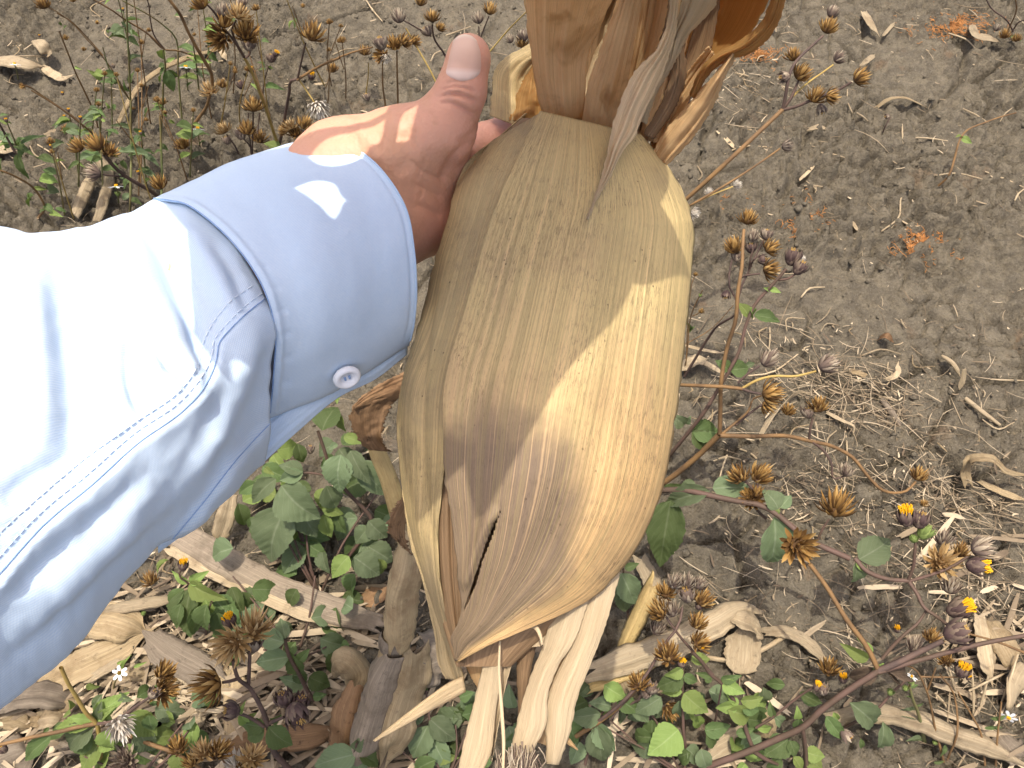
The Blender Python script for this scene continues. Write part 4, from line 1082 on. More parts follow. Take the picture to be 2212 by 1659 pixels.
fallen(DL, 'brown dead leaf under the arm between the green leaves', 'C8', [(2000, 560, .01), (2070, 530, .014), (2130, 480, .012)], 0.0218, 'dry_leaf_brown', ruf=.2)
for i in range(16):    # scraps that nothing tells apart
    x = RS.uniform(150, 1250); y = RS.uniform(700 + max(0, 500-x*.6), 1450); a = RS.uniform(-.9, .5); Ln = RS.uniform(80, 200)
    fallen('leaf_scrap', 'small tan scrap of dead maize leaf in the litter at the lower left', 'C8', [(x, y, .01), (x+Ln*.5*math.cos(a), y+Ln*.5*math.sin(a), .018), (x+Ln*math.cos(a), y+Ln*math.sin(a), .01)], RS.uniform(.006, .016), R.choice(['dry_leaf', 'dry_leaf', 'dry_leaf_pale', 'dry_leaf_grey']), 'small leaf scraps in the lower left litter', 'leaf scrap', ruf=.25, roll=RS.uniform(-.5, .5))
# a mat of broken leaf bits under it all: nobody could count them
def leaf_mat_density(x, y):
    px, py, d = proj(np.stack([x, y, np.zeros_like(x)], -1))
    return np.clip(.9*np.exp(-((px-250)/330)**2-((py-1480)/170)**2) + .45*np.exp(-((px-760)/260)**2-((py-1450)/200)**2) + .3*np.exp(-((px-2120)/110)**2-((py-1430)/220)**2) + .22*np.exp(-((px-1500)/200)**2-((py-1560)/120)**2), 0, 1)
xy = scatter_xy(900, leaf_mat_density); mb = MB()
for i, (x, y) in enumerate(xy):
    a = RS.normal(.35, .6); Ln = RS.uniform(.015, .075); w_ = RS.uniform(.002, .007)
    z0 = float(ground_z(np.array([x]), np.array([y]), False)[0]) + RS.uniform(.002, .016); e = np.array([math.cos(a), math.sin(a), RS.normal(0, .12)])
    p0 = np.array([x, y, z0]); v, f, uv = strip_geo([p0-e*Ln/2, p0+np.array([0, 0, RS.uniform(0, .004)]), p0+e*Ln/2], w_, nu=5, nv=6, seed=i, roll=RS.normal(0, .35), ruf=.2, tipw=.5)
    mb.add(v, f, tint=RS.uniform(.05, .95), uv=uv)
o = mb.build('leaf_litter', M['chaff']); tag(o, 'broken bits of dead maize leaf matted on the ground', None, None, 'stuff')
# lower right
fallen(DL, 'big bleached maize leaf running up to a crumpled fold on bare soil', 'C6', [(-60, 900, .02), (150, 830, .03), (400, 740, .035), (600, 640, .035), (735, 570, .03), (800, 590, .02)], .030, 'dry_leaf_pale', ruf=.25, tipw=.5, curl=.3)
fallen(DL, 'yellow strip along the lower side of the big bleached leaf', 'C6', [(-60, 985, .015), (150, 900, .02), (330, 840, .015)], .013, 'straw_yellow')
fallen(DL, 'crumpled fold at the end of the big bleached leaf', 'C6', [(680, 600, .035), (760, 625, .04), (810, 660, .03), (850, 700, .015)], .030, 'dry_leaf_pale', ruf=.5, roll=.5)
fallen(DL, 'short broad bleached leaf end hanging down from the crumpled fold', 'C6', [(760, 670, .03), (748, 760, .02), (735, 890, .012)], .036, 'dry_leaf_pale', ruf=.2, tipw=.9, basew=.6)
fallen(DL, 'narrow bleached leaf curving down right to a rusty tip', 'C6', [(850, 685, .01), (980, 690, .014), (1080, 740, .012), (1185, 850, .006)], .013, 'dry_leaf_pale', tipw=.5)
twig('straw', 'round brown straw bent under the hanging leaf end', 'C6', [(560, 822), (690, 838, .008), (850, 780, .008), (1020, 670)], .0028, 'straw')
fallen(DL, 'bright yellow dead stem leaning beside the tan husks', 'C6', [(110, 800, .01), (200, 610, .03), (292, 405, .05)], .018, 'straw_yellow', curl=.6, tipw=.7)
fallen(DL, 'pale leaf crossing behind the bright yellow dead stem', 'C6', [(200, 280, .02), (260, 400, .02), (330, 560, .012), (420, 700, .01)], .02, 'dry_leaf_pale', ruf=.2)
fallen(DL, 'long wavy pale leaf running to the bottom right corner', 'C6', [(1180, 1150, .015), (1400, 1110, .03), (1640, 1150, .03), (1850, 1230, .025), (2050, 1300, .02), (2240, 1400, .01)], .021, 'dry_leaf_pale', ruf=.3, curl=.5)
fallen(DL, 'pale leaf lying beside the thick purple stem at the bottom edge', 'C6', [(520, 1380, .012), (640, 1290, .02), (740, 1240, .02), (830, 1200, .01)], .024, 'dry_leaf_pale', ruf=.2)
fallen(DL, 'short pale leaf stub behind the green leaves at the bottom', 'C6', [(820, 1080, .012), (850, 1150, .02), (880, 1240, .01)], .026, 'dry_leaf', ruf=.2, tipw=.7)
fallen(DL, 'tan leaf piece hidden behind light green leaves', 'C6', [(90, 900, .012), (130, 960, .015), (160, 1030, .01)], .026, 'dry_leaf', tipw=.6)
fallen(DL, 'pale upright leaf at the right edge beside the purple bud', 'D4', [(1790, -60, .012), (1815, 120, .02), (1840, 330, .022), (1890, 560, .01)], .026, 'dry_leaf_pale', ruf=.15, roll=.4)
fallen(DL, 'yellowish leaf running down the right edge', 'D4', [(1890, -40, .012), (1990, 140, .022), (2080, 300, .022), (2150, 450, .01)], .026, 'dry_leaf', ruf=.15)
fallen(DL, 'twisted pale leaf low at the right edge', 'D4', [(2220, 440, .02), (2120, 590, .022), (2085, 760, .02), (2030, 880, .008)], .022, 'dry_leaf_pale', ruf=.2, twist=1.2)
fallen(DL, 'shadowed brown leaf in the bottom right corner', 'D4', [(1980, 1080, .01), (2060, 1200, .014), (2212, 1300, .01)], .03, 'dry_leaf_grey', ruf=.2)
fallen(DL, 'curled bleached leaf arching over its own dark shadow at the right edge', 'C5', [(1860, 1500, .006), (1840, 1400, .02), (1890, 1320, .045), (2000, 1320, .05), (2100, 1400, .04), (2240, 1430, .03)], 0.0136, 'dry_leaf', ruf=.35, roll=.4)
fallen(DL, 'flat leaf strip below the curled bleached leaf at the right edge', 'C5', [(1920, 1460, .006), (2060, 1530, .012), (2230, 1590, .01)], 0.0081, 'dry_leaf')
fallen(DL, 'white twisted ribbon of leaf beside the brown seed head on bare soil', 'C5', [(530, 1200, .006), (590, 1090, .012), (690, 975, .016), (800, 900, .012), (860, 910, .008)], 0.0068, 'dry_leaf_pale', twist=2.5)
fallen(DL, 'thin bleached ribbon below the grey seed bud', 'C5', [(965, 1030, .008), (1070, 1085, .012), (1135, 1120, .012), (1130, 1170, .006)], 0.0062, 'dry_leaf_pale', twist=1.)
twig('straw', 'grey rotted twig lying alone on the bare soil', 'C5', [(1310, 950), (1380, 1040, .006), (1440, 1135)], (.003, .0042, .002), 'dry_leaf_grey')
fallen(DL, 'white-grey bent strip at the top of the right litter patch', 'C5', [(1690, 670, .008), (1760, 720, .014), (1810, 800, .01)], 0.0062, 'dry_leaf_pale', curl=.5)
fallen(DL, 'pointed pale leaf tip standing in the right litter patch', 'C5', [(1835, 760, .03), (1825, 820, .018), (1805, 880, .006)], 0.0081, 'dry_leaf_pale')
twig('straw', 'brown twig pointing down right from the litter patch', 'C5', [(1840, 940), (1940, 1020, .008), (2060, 1110)], (.0028, .003, .0018), 'straw')
fallen(DL, 'flat tan chip of stalk on the bare soil', 'C5', [(1120, 768, .006), (1165, 780, .008), (1215, 800, .006)], 0.0074, 'dry_leaf', tipw=.9, basew=.9)
fallen(DL, 'small bent pale leaf left of the right litter patch', 'C5', [(1335, 825, .006), (1400, 795, .014), (1415, 715, .012)], 0.0068, 'dry_leaf_pale', ruf=.3)
fallen(DL, 'broad bleached leaf scrap close beside the ear at the left of the litter', 'C5', [(30, 745, .01), (120, 700, .02), (200, 690, .012)], 0.0161, 'dry_leaf_pale', ruf=.4)
fallen(DL, 'bleached strip under the small green leaf pair', 'C5', [(105, 680, .01), (200, 720, .014), (310, 785, .008)], 0.0068, 'dry_leaf_pale')
fallen(DL, 'yellow-tan straw blade pointing left of the orange stem', 'C5', [(50, 600, .01), (170, 630, .012), (310, 655, .008)], 0.0043, 'straw')
fallen(DL, 'dark curled leaf at the right end of the litter strip', 'C5', [(1290, 560, .004), (1340, 540, .016), (1390, 590, .006)], 0.0099, 'dry_leaf_brown', ruf=.4)
# upper right
fallen(DL, 'whitish folded leaf at the top of the bare soil', 'C4', [(1140, 70, .008), (1180, 140, .016), (1225, 210, .006)], 0.0130, 'dry_leaf_pale', ruf=.3)
fallen(DL, 'short white strip beside the whitish folded leaf', 'C4', [(1255, 215, .006), (1290, 175, .01), (1325, 135, .006)], 0.0062, 'dry_leaf_pale')
fallen(DL, 'crumpled white leaf in the rusty weeds at the top right', 'C4', [(1790, 150, .008), (1840, 220, .02), (1900, 230, .018), (1970, 255, .006)], 0.0149, 'dry_leaf_pale', ruf=.4)
fallen(DL, 'small white leaf flake above the middle of the bare soil', 'C4', [(1125, 395, .006), (1160, 365, .012), (1205, 330, .008)], 0.0087, 'dry_leaf_pale', ruf=.3)
fallen(DL, 'tan dead leaf arched over its shadow in the middle of the bare soil', 'C4', [(1215, 650, .004), (1290, 600, .016), (1380, 590, .02), (1450, 615, .012), (1510, 645, .004)], 0.0099, 'dry_leaf', ruf=.3, roll=.4)
fallen(DL, 'flat piece of split straw between the two seed-head stems', 'C4', [(262, 790, .006), (310, 840, .008), (360, 890, .006)], 0.0081, 'straw', tipw=.8, basew=.9)
fallen(DL, 'white bent straw below the lone seed head', 'C4', [(750, 1085, .004), (800, 1040, .008), (845, 985, .004)], 0.0050, 'dry_leaf_pale')
fallen(DL, 'small pale chip near the cracks in the soil', 'C4', [(1065, 1330, .004), (1080, 1355, .006), (1098, 1385, .004)], 0.0056, 'dry_leaf_pale', tipw=.9)
fallen(DL, 'pale leaf bits under the right-hand seed heads', 'C4', [(800, 780, .006), (860, 765, .014), (920, 775, .006)], 0.0112, 'dry_leaf_pale', ruf=.5)
STR = [('C4', [(300, 930), (380, 890), (620, 890)]), ('C4', [(1245, 1395), (1350, 1310), (1370, 1180), (1430, 1140)]), ('C4', [(1350, 1320), (1420, 1360), (1515, 1365)]),
       ('C4', [(1560, 1060), (1700, 1045), (1855, 1080)]), ('C4', [(1870, 1035), (1990, 1080), (2105, 1130)]), ('C4', [(880, 920), (950, 930), (1025, 950)]),
       ('C4', [(1370, 750), (1372, 820), (1375, 890)]), ('C4', [(1450, 830), (1540, 835), (1645, 850)]), ('C4', [(1095, 680), (1130, 700), (1165, 730)]),
       ('C4', [(1040, 540), (1040, 610), (1070, 680)]), ('C4', [(1735, 655), (1810, 690), (1890, 740)]), ('C4', [(130, 995), (165, 1060), (100, 1110)]),
       ('C4', [(370, 1075), (450, 1062), (540, 1100)]), ('C4', [(360, 440), (410, 450), (465, 465)]), ('C4', [(1650, 200), (1760, 240), (1810, 290)]),
       ('C4', [(780, 1120), (840, 1120), (890, 1125)]), ('C4', [(845, 1175), (850, 1150), (850, 1125)]), ('C4', [(2050, 1210), (2070, 1170), (2105, 1140)]),
       ('C5', [(800, 300), (850, 245), (950, 235)]), ('C5', [(600, 490), (602, 560), (595, 630)]), ('C5', [(430, 800), (600, 780), (780, 660)]),
       ('C5', [(1180, 670), (1320, 630), (1430, 660)]), ('C5', [(2000, 820), (2110, 825), (2212, 828)]), ('C5', [(230, 1345), (330, 1310), (420, 1330)]),
       ('C5', [(330, 1300), (300, 1380), (280, 1460)]), ('C5', [(410, 1260), (480, 1290), (590, 1380), (640, 1350)]), ('C5', [(200, 1090), (240, 1040), (290, 1000)]),
       ('C5', [(890, 1090), (900, 1140), (905, 1190)]), ('C5', [(1080, 1150), (1090, 1250), (1090, 1340)]), ('C5', [(1430, 440), (1445, 470), (1465, 495)]),
       ('D4', [(1690, 390, .01), (1715, 700, .02), (1705, 1030)]), ('D4', [(1860, 500, .03), (1800, 740, .02), (1725, 970)]), ('D4', [(1670, 650, .02), (1850, 560, .03), (2060, 460)]),
       ('D4', [(2150, 290, .03), (2080, 520, .03), (1985, 770)]), ('D4', [(1755, 360), (1770, 480), (1790, 620)]), ('D4', [(1465, 410, .02), (1510, 560, .02), (1560, 720)]),
       ('D4', [(860, 0), (920, 90), (960, 140)]), ('D4', [(1330, 670), (1430, 780), (1500, 930)]),
       ('A', [(70, 375, .02), (190, 372, .025), (320, 375, .01)]), ('A', [(250, 960), (360, 1030), (440, 1120)]), ('A', [(200, 970), (235, 1030), (295, 1060)]),
       ('D8', [(520, 745), (580, 748), (650, 755)]), ('D8', [(830, 1165), (880, 1155), (930, 1175)]), ('C2', [(500, 330), (570, 300), (650, 290)]), ('C2', [(1180, 215), (1250, 190), (1330, 160)]),
       ('C2', [(1090, 370), (1120, 320), (1180, 300)]), ('C2', [(700, 0), (740, 60), (800, 130)])]
def straw_words(x, y):
    if x > 1440:
        if y < 240: k = 'at the top right beyond the seed heads'
        elif y < 640: k = 'on the open cracked soil at the right'
        elif y < 980: k = 'in the litter patch at the right'
        else: k = 'among the weeds at the lower right'
    else: k = 'among the weeds at the upper left' if y < 700 else 'in the leaf litter at the lower left'
    return 'thin bleached straw lying ' + k, 'thin straws ' + k
for c, pts in STR:
    a_, b_ = straw_words(*cp(c, *pts[1][:2]))
    twig('straw', a_, c, pts, (.0011, .0013, .0007), R.choice(['straw', 'straw', 'dry_leaf_pale']), b_)
for i in range(95):
    if i < 60: x = RS.uniform(1480, 2212); y = RS.uniform(20, 1300) if i < 34 else RS.normal(820 + (x-1700)*.35, 90)
    else: x = RS.uniform(0, 1150); y = RS.uniform(0, 420) if i < 78 else RS.uniform(1200, 1640)
    a = RS.uniform(0, math.pi); Ln = RS.uniform(14, 60)*(1.2 if i < 60 else 1); b = RS.normal(0, .25)
    pts = [(x, y), (x+Ln*math.cos(a)*.5 - b*Ln*math.sin(a), y+Ln*.35*math.sin(a)+b*Ln*math.cos(a)*.6, .006), (x+Ln*math.cos(a), y+Ln*.7*math.sin(a))]
    a_, b_ = straw_words(x, y)
    twig('straw', a_, 'P', pts, (.0007, .0011, .0005), R.choice(['straw', 'dry_leaf', 'dry_leaf_pale']), b_, sides=5)
# upper left
fallen(DL, 'pale tan leaf lying at the far left edge with a daisy over it', 'A', [(-40, 400, .012), (100, 410, .03), (200, 430, .02), (310, 445, .008)], 0.0252, 'dry_leaf_pale', ruf=.3)
fallen(DL, 'bent white leaf standing behind the pale tan leaf at the far left', 'A', [(235, 270, .02), (290, 320, .03), (315, 360, .02), (320, 410, .006)], 0.0182, 'dry_leaf_pale', ruf=.2)
fallen(DL, 'white leaf with a hooked end left of the thin stems', 'A', [(280, 440, .008), (350, 490, .014), (410, 515, .014), (475, 500, .006)], 0.0140, 'dry_leaf_pale')
fallen(DL, 'long tan leaf blade curving through the thin weeds at the upper left', 'A', [(780, 830, .008), (860, 670, .02), (940, 560, .02), (1060, 470, .02), (1250, 385, .015), (1450, 330, .006)], 0.0105, 'dry_leaf', curl=.4, tipw=.6)
fallen(DL, 'pale leaf tip at the left edge behind a blurred green leaf', 'A', [(240, 915, .008), (340, 880, .012), (430, 855, .006)], 0.0119, 'dry_leaf_pale')
fallen(DL, 'bleached leaf end cut by the left edge above the sleeve', 'A', [(-60, 960, .01), (30, 980, .016), (110, 1000, .008)], 0.0252, 'dry_leaf_pale', ruf=.3)
fallen(DL, 'pale stalk piece just above the sleeve, the left one of two', 'A', [(500, 1430, .01), (550, 1320, .014), (605, 1190, .01)], 0.0182, 'dry_leaf_pale', curl=.5, tipw=.8)
fallen(DL, 'pale stalk piece just above the sleeve, the right one of two', 'A', [(640, 1480, .01), (690, 1330, .014), (720, 1180, .014), (640, 1030, .008)], 0.0168, 'dry_leaf_pale', curl=.5, tipw=.8)
fallen(DL, 'curved white straw blade beside the fluffy white seed head', 'D8', [(1640, 1045, .006), (1740, 970, .01), (1950, 915, .006)], 0.0077, 'dry_leaf_pale')
fallen(DL, 'short white leaf scrap left of the round brown seed head', 'D8', [(790, 560, .006), (815, 610, .012), (850, 670, .006)], 0.0091, 'dry_leaf_pale')

# ------------------------------------------------------------------ the broken maize stalk by the ear
def S3(c, x, y, h): return drop(*cp(c, x, y), h)
foot = drop(775, 1690, 0)
st = root('maize_stalk', foot, 'broken dry maize stalk standing behind the lower left of the ear', 'maize stalk')
def tube_uv(nm, pts, rad, mat, par, sides=12):
    v, f = tube_geo(pts, rad, sides); n = len(v)//sides
    return mk(nm, v, f, M[mat], par, uv=np.c_[np.tile(np.arange(sides)/sides, n), np.repeat(np.linspace(0, 1, n), sides)])
tube_uv('stalk', [foot, drop(822, 1500, .09), drop(853, 1385, .15), drop(880, 1240, .225), drop(893, 1150, .26), drop(905, 1080, .28)], (.015, .0135, .0125, .0115, .010, .009), 'stalk', st, 14)
tube_uv('node', [drop(850, 1398, .146), drop(853, 1385, .152), drop(856, 1372, .158)], (.0135, .0152, .0135), 'dry_leaf_grey', st, 14)
tube_uv('upper_stem', [drop(880, 1170, .24), drop(862, 1110, .262), drop(838, 1030, .285), drop(815, 975, .30), drop(800, 920, .31)], (.008, .0078, .0075, .007, .006), 'straw_yellow', st)
def blade(nm, pts, w, mat, par, **k):
    v, f, uv = strip_geo(pts, w, **k); o = mk(nm, v, f, M[mat], par, uv=uv)
    m = o.modifiers.new('thickness', 'SOLIDIFY'); m.thickness = .0005; m.offset = 0
    return o
blade('sheath', [drop(860, 1400, .15), drop(830, 1470, .115), drop(800, 1560, .075), drop(770, 1660, .03)], .034, 'dry_leaf_grey', st, curl=.6, ruf=.2, seed=3)
blade('sheath', [drop(895, 1385, .15), drop(890, 1440, .12), drop(862, 1530, .08), drop(830, 1640, .03)], .040, 'dry_leaf', st, curl=.5, ruf=.3, seed=5)
blade('sheath', [drop(862, 1385, .172), drop(868, 1300, .21), drop(882, 1220, .245), drop(888, 1160, .265)], .029, 'stalk', st, curl=.7, seed=7, tipw=.6)
blade('sheath', [drop(770, 1480, .07), drop(752, 1540, .06), drop(742, 1620, .03), drop(720, 1690, .01)], .03, 'dry_leaf_brown', st, curl=.4, ruf=.3, seed=9)
def hung(L, Rr, d, mat, seed): return sheet('dead_leaf', [(x, y, d+k) for x, y, k in L], [(x, y, d+k) for x, y, k in Rr], 24, 40, M[mat], st, bulge=.004, wav=.004, seed=seed, rag=.004, pleat=.0010)
hung([(905, 790, 0), (854, 812, 0), (790, 850, -.01), (762, 876, -.015)], [(900, 850, .01), (864, 860, .01), (835, 868, .005), (768, 886, -.01)], .655, 'dry_leaf_brown', 81)
hung([(768, 872, -.012), (757, 890, -.01), (765, 935, 0), (778, 955, .005), (796, 972, .01)], [(868, 852, .012), (848, 872, .01), (835, 900, .008), (828, 940, .01), (846, 976, .015)], .655, 'dry_leaf_brown', 83)
hung([(832, 925, 0), (826, 945, -.006), (838, 968, -.004), (850, 978, 0)], [(842, 918, .01), (840, 940, .01), (872, 962, .012), (880, 976, .012)], .66, 'dry_leaf_pale', 84)
hung([(868, 1075, 0), (848, 1103, -.01), (838, 1146, -.006), (852, 1164, 0)], [(890, 1085, .01), (876, 1135, .008), (882, 1184, .008), (890, 1200, .01)], .625, 'dry_leaf_brown', 85)
blade('dead_leaf', [drop(725, 1440, .05), drop(745, 1425, .075), drop(770, 1450, .06), drop(765, 1520, .03)], .028, 'dry_leaf', st, curl=.4, ruf=.5, seed=14)
blade('dead_leaf', [drop(900, 1395, .14), drop(930, 1400, .13), drop(925, 1440, .10), drop(905, 1480, .08)], .034, 'dry_leaf_grey', st, curl=.3, ruf=.5, seed=15)
# ------------------------------------------------------------------ weeds: heads and leaves as shared meshes
def bract(mb, phi, r0, z0, L, w, a0, a1, tint, tw=0.0):
    """narrow scale: starts at radius r0, height z0, leans out from angle a0 to a1 (from the axis)"""
    n = 4; t = np.linspace(0, 1, n); ang = a0+(a1-a0)*t
    r = r0 + np.r_[0, np.cumsum(np.sin(ang[:-1])*L/(n-1))]; z = z0 + np.r_[0, np.cumsum(np.cos(ang[:-1])*L/(n-1))]
    wd = w*np.array([.7, 1, .8, .08])
    e = np.array([math.cos(phi), math.sin(phi), 0]); s = np.array([-math.sin(phi), math.cos(phi), 0])
    c = r[:, None]*e + z[:, None]*np.array([0, 0, 1.])
    nn = np.cos(ang)[:, None]*e - np.sin(ang)[:, None]*np.array([0, 0, 1.])
    l = c - wd[:, None]*s*.5 + nn*wd[:, None]*-.18; q = c + nn*wd[:, None]*.12; rr = c + wd[:, None]*s*.5 + nn*wd[:, None]*-.18
    v = np.stack([l, q, rr], 1).reshape(-1, 3)
    f = [(3*i+j, 3*i+j+1, 3*i+j+4, 3*i+j+3) for i in range(n-1) for j in (0, 1)]
    mb.add(v, f, tint=np.clip(np.repeat(tint + np.linspace(-.12, .22, n), 3), 0, 1))
def cup(mb, r, h, tint=.2, sides=10):
    t = np.linspace(0, 1, 5); rr = r*np.array([.18, .7, 1, 1.02, .85]); zz = h*np.array([0, .12, .45, .8, 1])
    th = np.arange(sides)/sides*2*math.pi
    v = np.stack([rr[:, None]*np.cos(th), rr[:, None]*np.sin(th), np.broadcast_to(zz[:, None], (5, sides))], -1).reshape(-1, 3)
    mb.add(v, grid_faces(sides, 5, True), tint=tint)
    k = len(v); mb.add(np.r_[v[-sides:], [[0, 0, h*1.05]]], [(i, (i+1) % sides, sides) for i in range(sides)], tint=tint)
HEADS = {}
def head_mesh(kind, var):
    key = (kind, var)
    if key in HEADS: return HEADS[key]
    rr = np.random.RandomState(hash(kind) % 1 + 100*var + sum(map(ord, kind))); mb = MB(); U = rr.uniform
    fl = None
    if kind in ('open', 'grey', 'tan', 'white'):
        sp = {'open': 1.0, 'grey': .75, 'tan': 1.35, 'white': 1.2}[kind]*U(.85, 1.15)
        cup(mb, .36, .42, .15)
        for k, (nb, a0, a1, L, w) in enumerate([(12, 1.15*sp, .15*sp, .92, .24), (12, .9*sp, .05*sp, 1.0, .21), (11, .55*sp, .05*sp, .98, .17), (9, .25*sp, .1*sp, .9, .12)]):
            for i in range(nb):
                bract(mb, 2*math.pi*(i+.5*(k % 2)+U(-.25, .25))/nb, .30-.06*k, .10+.1*k, L*U(.78, 1.12), w*U(.8, 1.2), a0*U(.8, 1.15), a1+U(-.25, .3), U(.2, .75))
        for i in range(18 if kind != 'white' else 40):
            bract(mb, U(0, 6.28), U(0, .2), .38, U(.4, .75), .05, U(0, .35), U(0, .5), U(.5, .95))
    elif kind in ('bud', 'green', 'yellow', 'closed'):
        for k, (nb, z0, L) in enumerate([(8, .0, .85), (9, .12, 1.0), (9, .25, 1.1)]):
            for i in range(nb):
                bract(mb, 2*math.pi*(i+.5*(k % 2)+U(-.15, .15))/nb, .12+.05*k, z0, L*U(.92, 1.06), .40, .95, -.75+U(-.1, .2)+(.35 if kind == 'closed' else 0), U(.25, .65))
        cup(mb, .42, .95, .35)
        fl = MB()
        if kind == 'yellow':
            for i in range(46):
                a = U(0, 6.28); r = .38*math.sqrt(U(0, 1))
                p0 = np.array([r*math.cos(a), r*math.sin(a), .85]); ln = U(.35, .6); p1 = p0*[1.35, 1.35, 1]+[0, 0, ln]
                fl.add(*tube_geo([p0, (p0+p1)/2+[0, 0, .05], p1], (.035, .05, .065), 5, 4))
        else:
            for i in range(14):
                a = U(0, 6.28); r = .22*math.sqrt(U(0, 1))
                p0 = np.array([r*math.cos(a), r*math.sin(a), .85]); fl.add(*tube_geo([p0, p0*[1.3, 1.3, 1]+[0, 0, U(.15, .35)]], (.04, .03), 4, 2))
    elif kind == 'daisy':
        cup(mb, .3, .45, .5)
        fl = MB()
        for i in range(26):
            a = U(0, 6.28); r = .27*math.sqrt(U(0, 1)); p0 = np.array([r*math.cos(a), r*math.sin(a), .38])
            fl.add(*tube_geo([p0, p0+[0, 0, U(.2, .32)]], (.06, .05), 5, 2))
    mats = {'open': 'head_dry', 'grey': 'head_grey', 'tan': 'head_tan', 'white': 'head_white', 'bud': 'head_bud', 'closed': 'head_grey', 'green': 'head_green', 'yellow': 'head_bud', 'daisy': 'head_green'}
    def me_of(m, mat, nm):
        o = m.build(nm, M[mat]); me = o.data; bpy.data.objects.remove(o); return me
    nm = {'daisy': 'flower_head', 'yellow': 'flower_head', 'bud': 'flower_bud', 'green': 'flower_bud', 'closed': 'seed_head'}.get(kind, 'seed_head')
    res = [nm, me_of(mb, mats[kind], nm), None, None]
    if fl is not None: res[2] = me_of(fl, {'bud': 'floret_old', 'closed': 'floret_old', 'green': 'head_green'}.get(kind, 'floret') if kind != 'green' else 'head_green', 'florets')
    if kind == 'daisy':
        r_ = MB()
        for i in range(6):
            a = 2*math.pi*i/6 + U(-.15, .15); e = np.array([math.cos(a), math.sin(a), 0]); s = np.array([-math.sin(a), math.cos(a), 0])
            v = []
            for t, w in ((.25, .16), (.6, .30), (.95, .30), (1.15, .14)):
                for q in (-1, 0, 1): v.append(e*t + s*q*w*.8 + np.array([0, 0, .36-.12*t*t + .03*(q == 0)]))
            r_.add(np.array(v), [(3*i_+j, 3*i_+j+1, 3*i_+j+4, 3*i_+j+3) for i_ in range(3) for j in (0, 1)])
        res[3] = me_of(r_, 'ray_white', 'ray_petals')
    HEADS[key] = res
    return res
LEAVES = {}
def leaf_mesh(mat, var):
    key = (mat, var)
    if key in LEAVES: return LEAVES[key]
    rr = np.random.RandomState(50+var*13+len(mat)); nu, nv = 13, 38
    t = np.linspace(0, 1, nv); u = np.linspace(-1, 1, nu)
    if var < 4: w = np.sin(math.pi*t**.62)**.85*(1-.25*t) + .02
    else: w = np.sin(math.pi*t**.75)**1.1 + .015
    w = w/w.max()*.5
    ser = 1 + .12*(1-((t*7.5) % 1))*sm(.05, .25, t)*sm(1, .85, t)
    x = np.outer(w*ser, u); y = np.repeat(t[:, None], nu, 1)
    fold = rr.uniform(.1, .45); arch = rr.uniform(.05, .2); a = rr.uniform(-.1, .1)
    z = fold*np.abs(x) + arch*np.sin(math.pi*y) + a*x*y*2 + .05*fbm(x*4+var, y*4, 800+var, 2)
    ph = (y*7 - np.abs(x)*2*5.5/2) % 1
    z = z + .012*np.cos(ph*2*math.pi)*np.minimum(1, np.abs(x)*8)
    x = x + .05*math.sin(var)*np.sin(math.pi*y)
    me = mk('leaf', np.stack([x, y, z], -1).reshape(-1, 3), grid_faces(nu, nv), M[mat], uv=grid_uv(nu, nv))
    d = me.data; bpy.data.objects.remove(me); LEAVES[key] = d
    return d
def basis(x, y, z, o):
    return Matrix(((x[0], y[0], z[0], o[0]), (x[1], y[1], z[1], o[1]), (x[2], y[2], z[2], o[2]), (0, 0, 0, 1)))
def add_head(r, kind, p, size, dx=0.0, dy=-1.0, tz=.35):
    n = FX*dx - FU*dy - FF*tz; n /= np.linalg.norm(n)
    a = np.cross(n, [.3, .5, .1]); a /= np.linalg.norm(a); b = np.cross(n, a); th = R.uniform(0, 6.28)
    x = a*math.cos(th)+b*math.sin(th); y = np.cross(n, x); s = size
    nm, me, fl, ray = head_mesh(kind, R.randrange(4))
    Mx = basis(x*s, y*s, n*s*R.uniform(.9, 1.15), np.asarray(p)-n*s*.5)
    h = inst(nm, me, Mx, r)
    for q, nme in ((fl, 'florets'), (ray, 'ray_petals')):
        if q is not None:
            o = bpy.data.objects.new(nme, q); COL.objects.link(o); o.parent = h
    return h
def add_leaf(r, mat, b, t, wf, tilt=None, var=None):
    b = np.asarray(b); t = np.asarray(t); y = t-b; L = np.linalg.norm(y); y /= L
    n = np.array([0, 0, .7]) - FF*.7 + np.array([R.gauss(0, .3), R.gauss(0, .3), 0])
    if tilt is not None: n = n + FX*tilt[0] - FU*tilt[1]
    x = np.cross(y, n); x /= np.linalg.norm(x); z = np.cross(x, y)
    return inst('leaf', leaf_mesh(mat, R.randrange(4) if var is None else var), basis(x*L*wf, y*L, z*L, b), r)
def plant(name, label, cat, foot, stems=(), heads=(), leaves=(), group=None):
    f0 = drop(*cp(*foot), 0.0)
    r = root(name, f0, label, cat, group)
    for i, s in enumerate(stems):
        mat, r0, r1, c, pts = s
        p3 = [drop(*cp(c, q[0], q[1]), q[2]) if len(q) > 2 else f0 for q in pts]
        kk = .8 if mat == 'stem_purple' else 1
        v, f = tube_geo(p3, np.linspace(r0*kk, r1*kk, 6), 6)
        mk('stem' if i == 0 else 'branch', v, f, M[mat], r)
    for h in heads:
        kind, c, x, y, hh, sz = h[:6]; d = h[6:] if len(h) > 6 else (R.uniform(-.3, .3), -1, .45)
        add_head(r, kind, drop(*cp(c, x, y), hh), sz/1000*.5*({'daisy': .75, 'yellow': 1.0}.get(kind, .9)), *d)
    for l in leaves:
        mat, c, bx, by, bh, tx, ty, th, wf = l[:9]
        add_leaf(r, mat, drop(*cp(c, bx, by), bh), drop(*cp(c, tx, ty), th), wf, *(l[9:]))
    return r
W_ = 'weed_plant'; CW = 'weed'
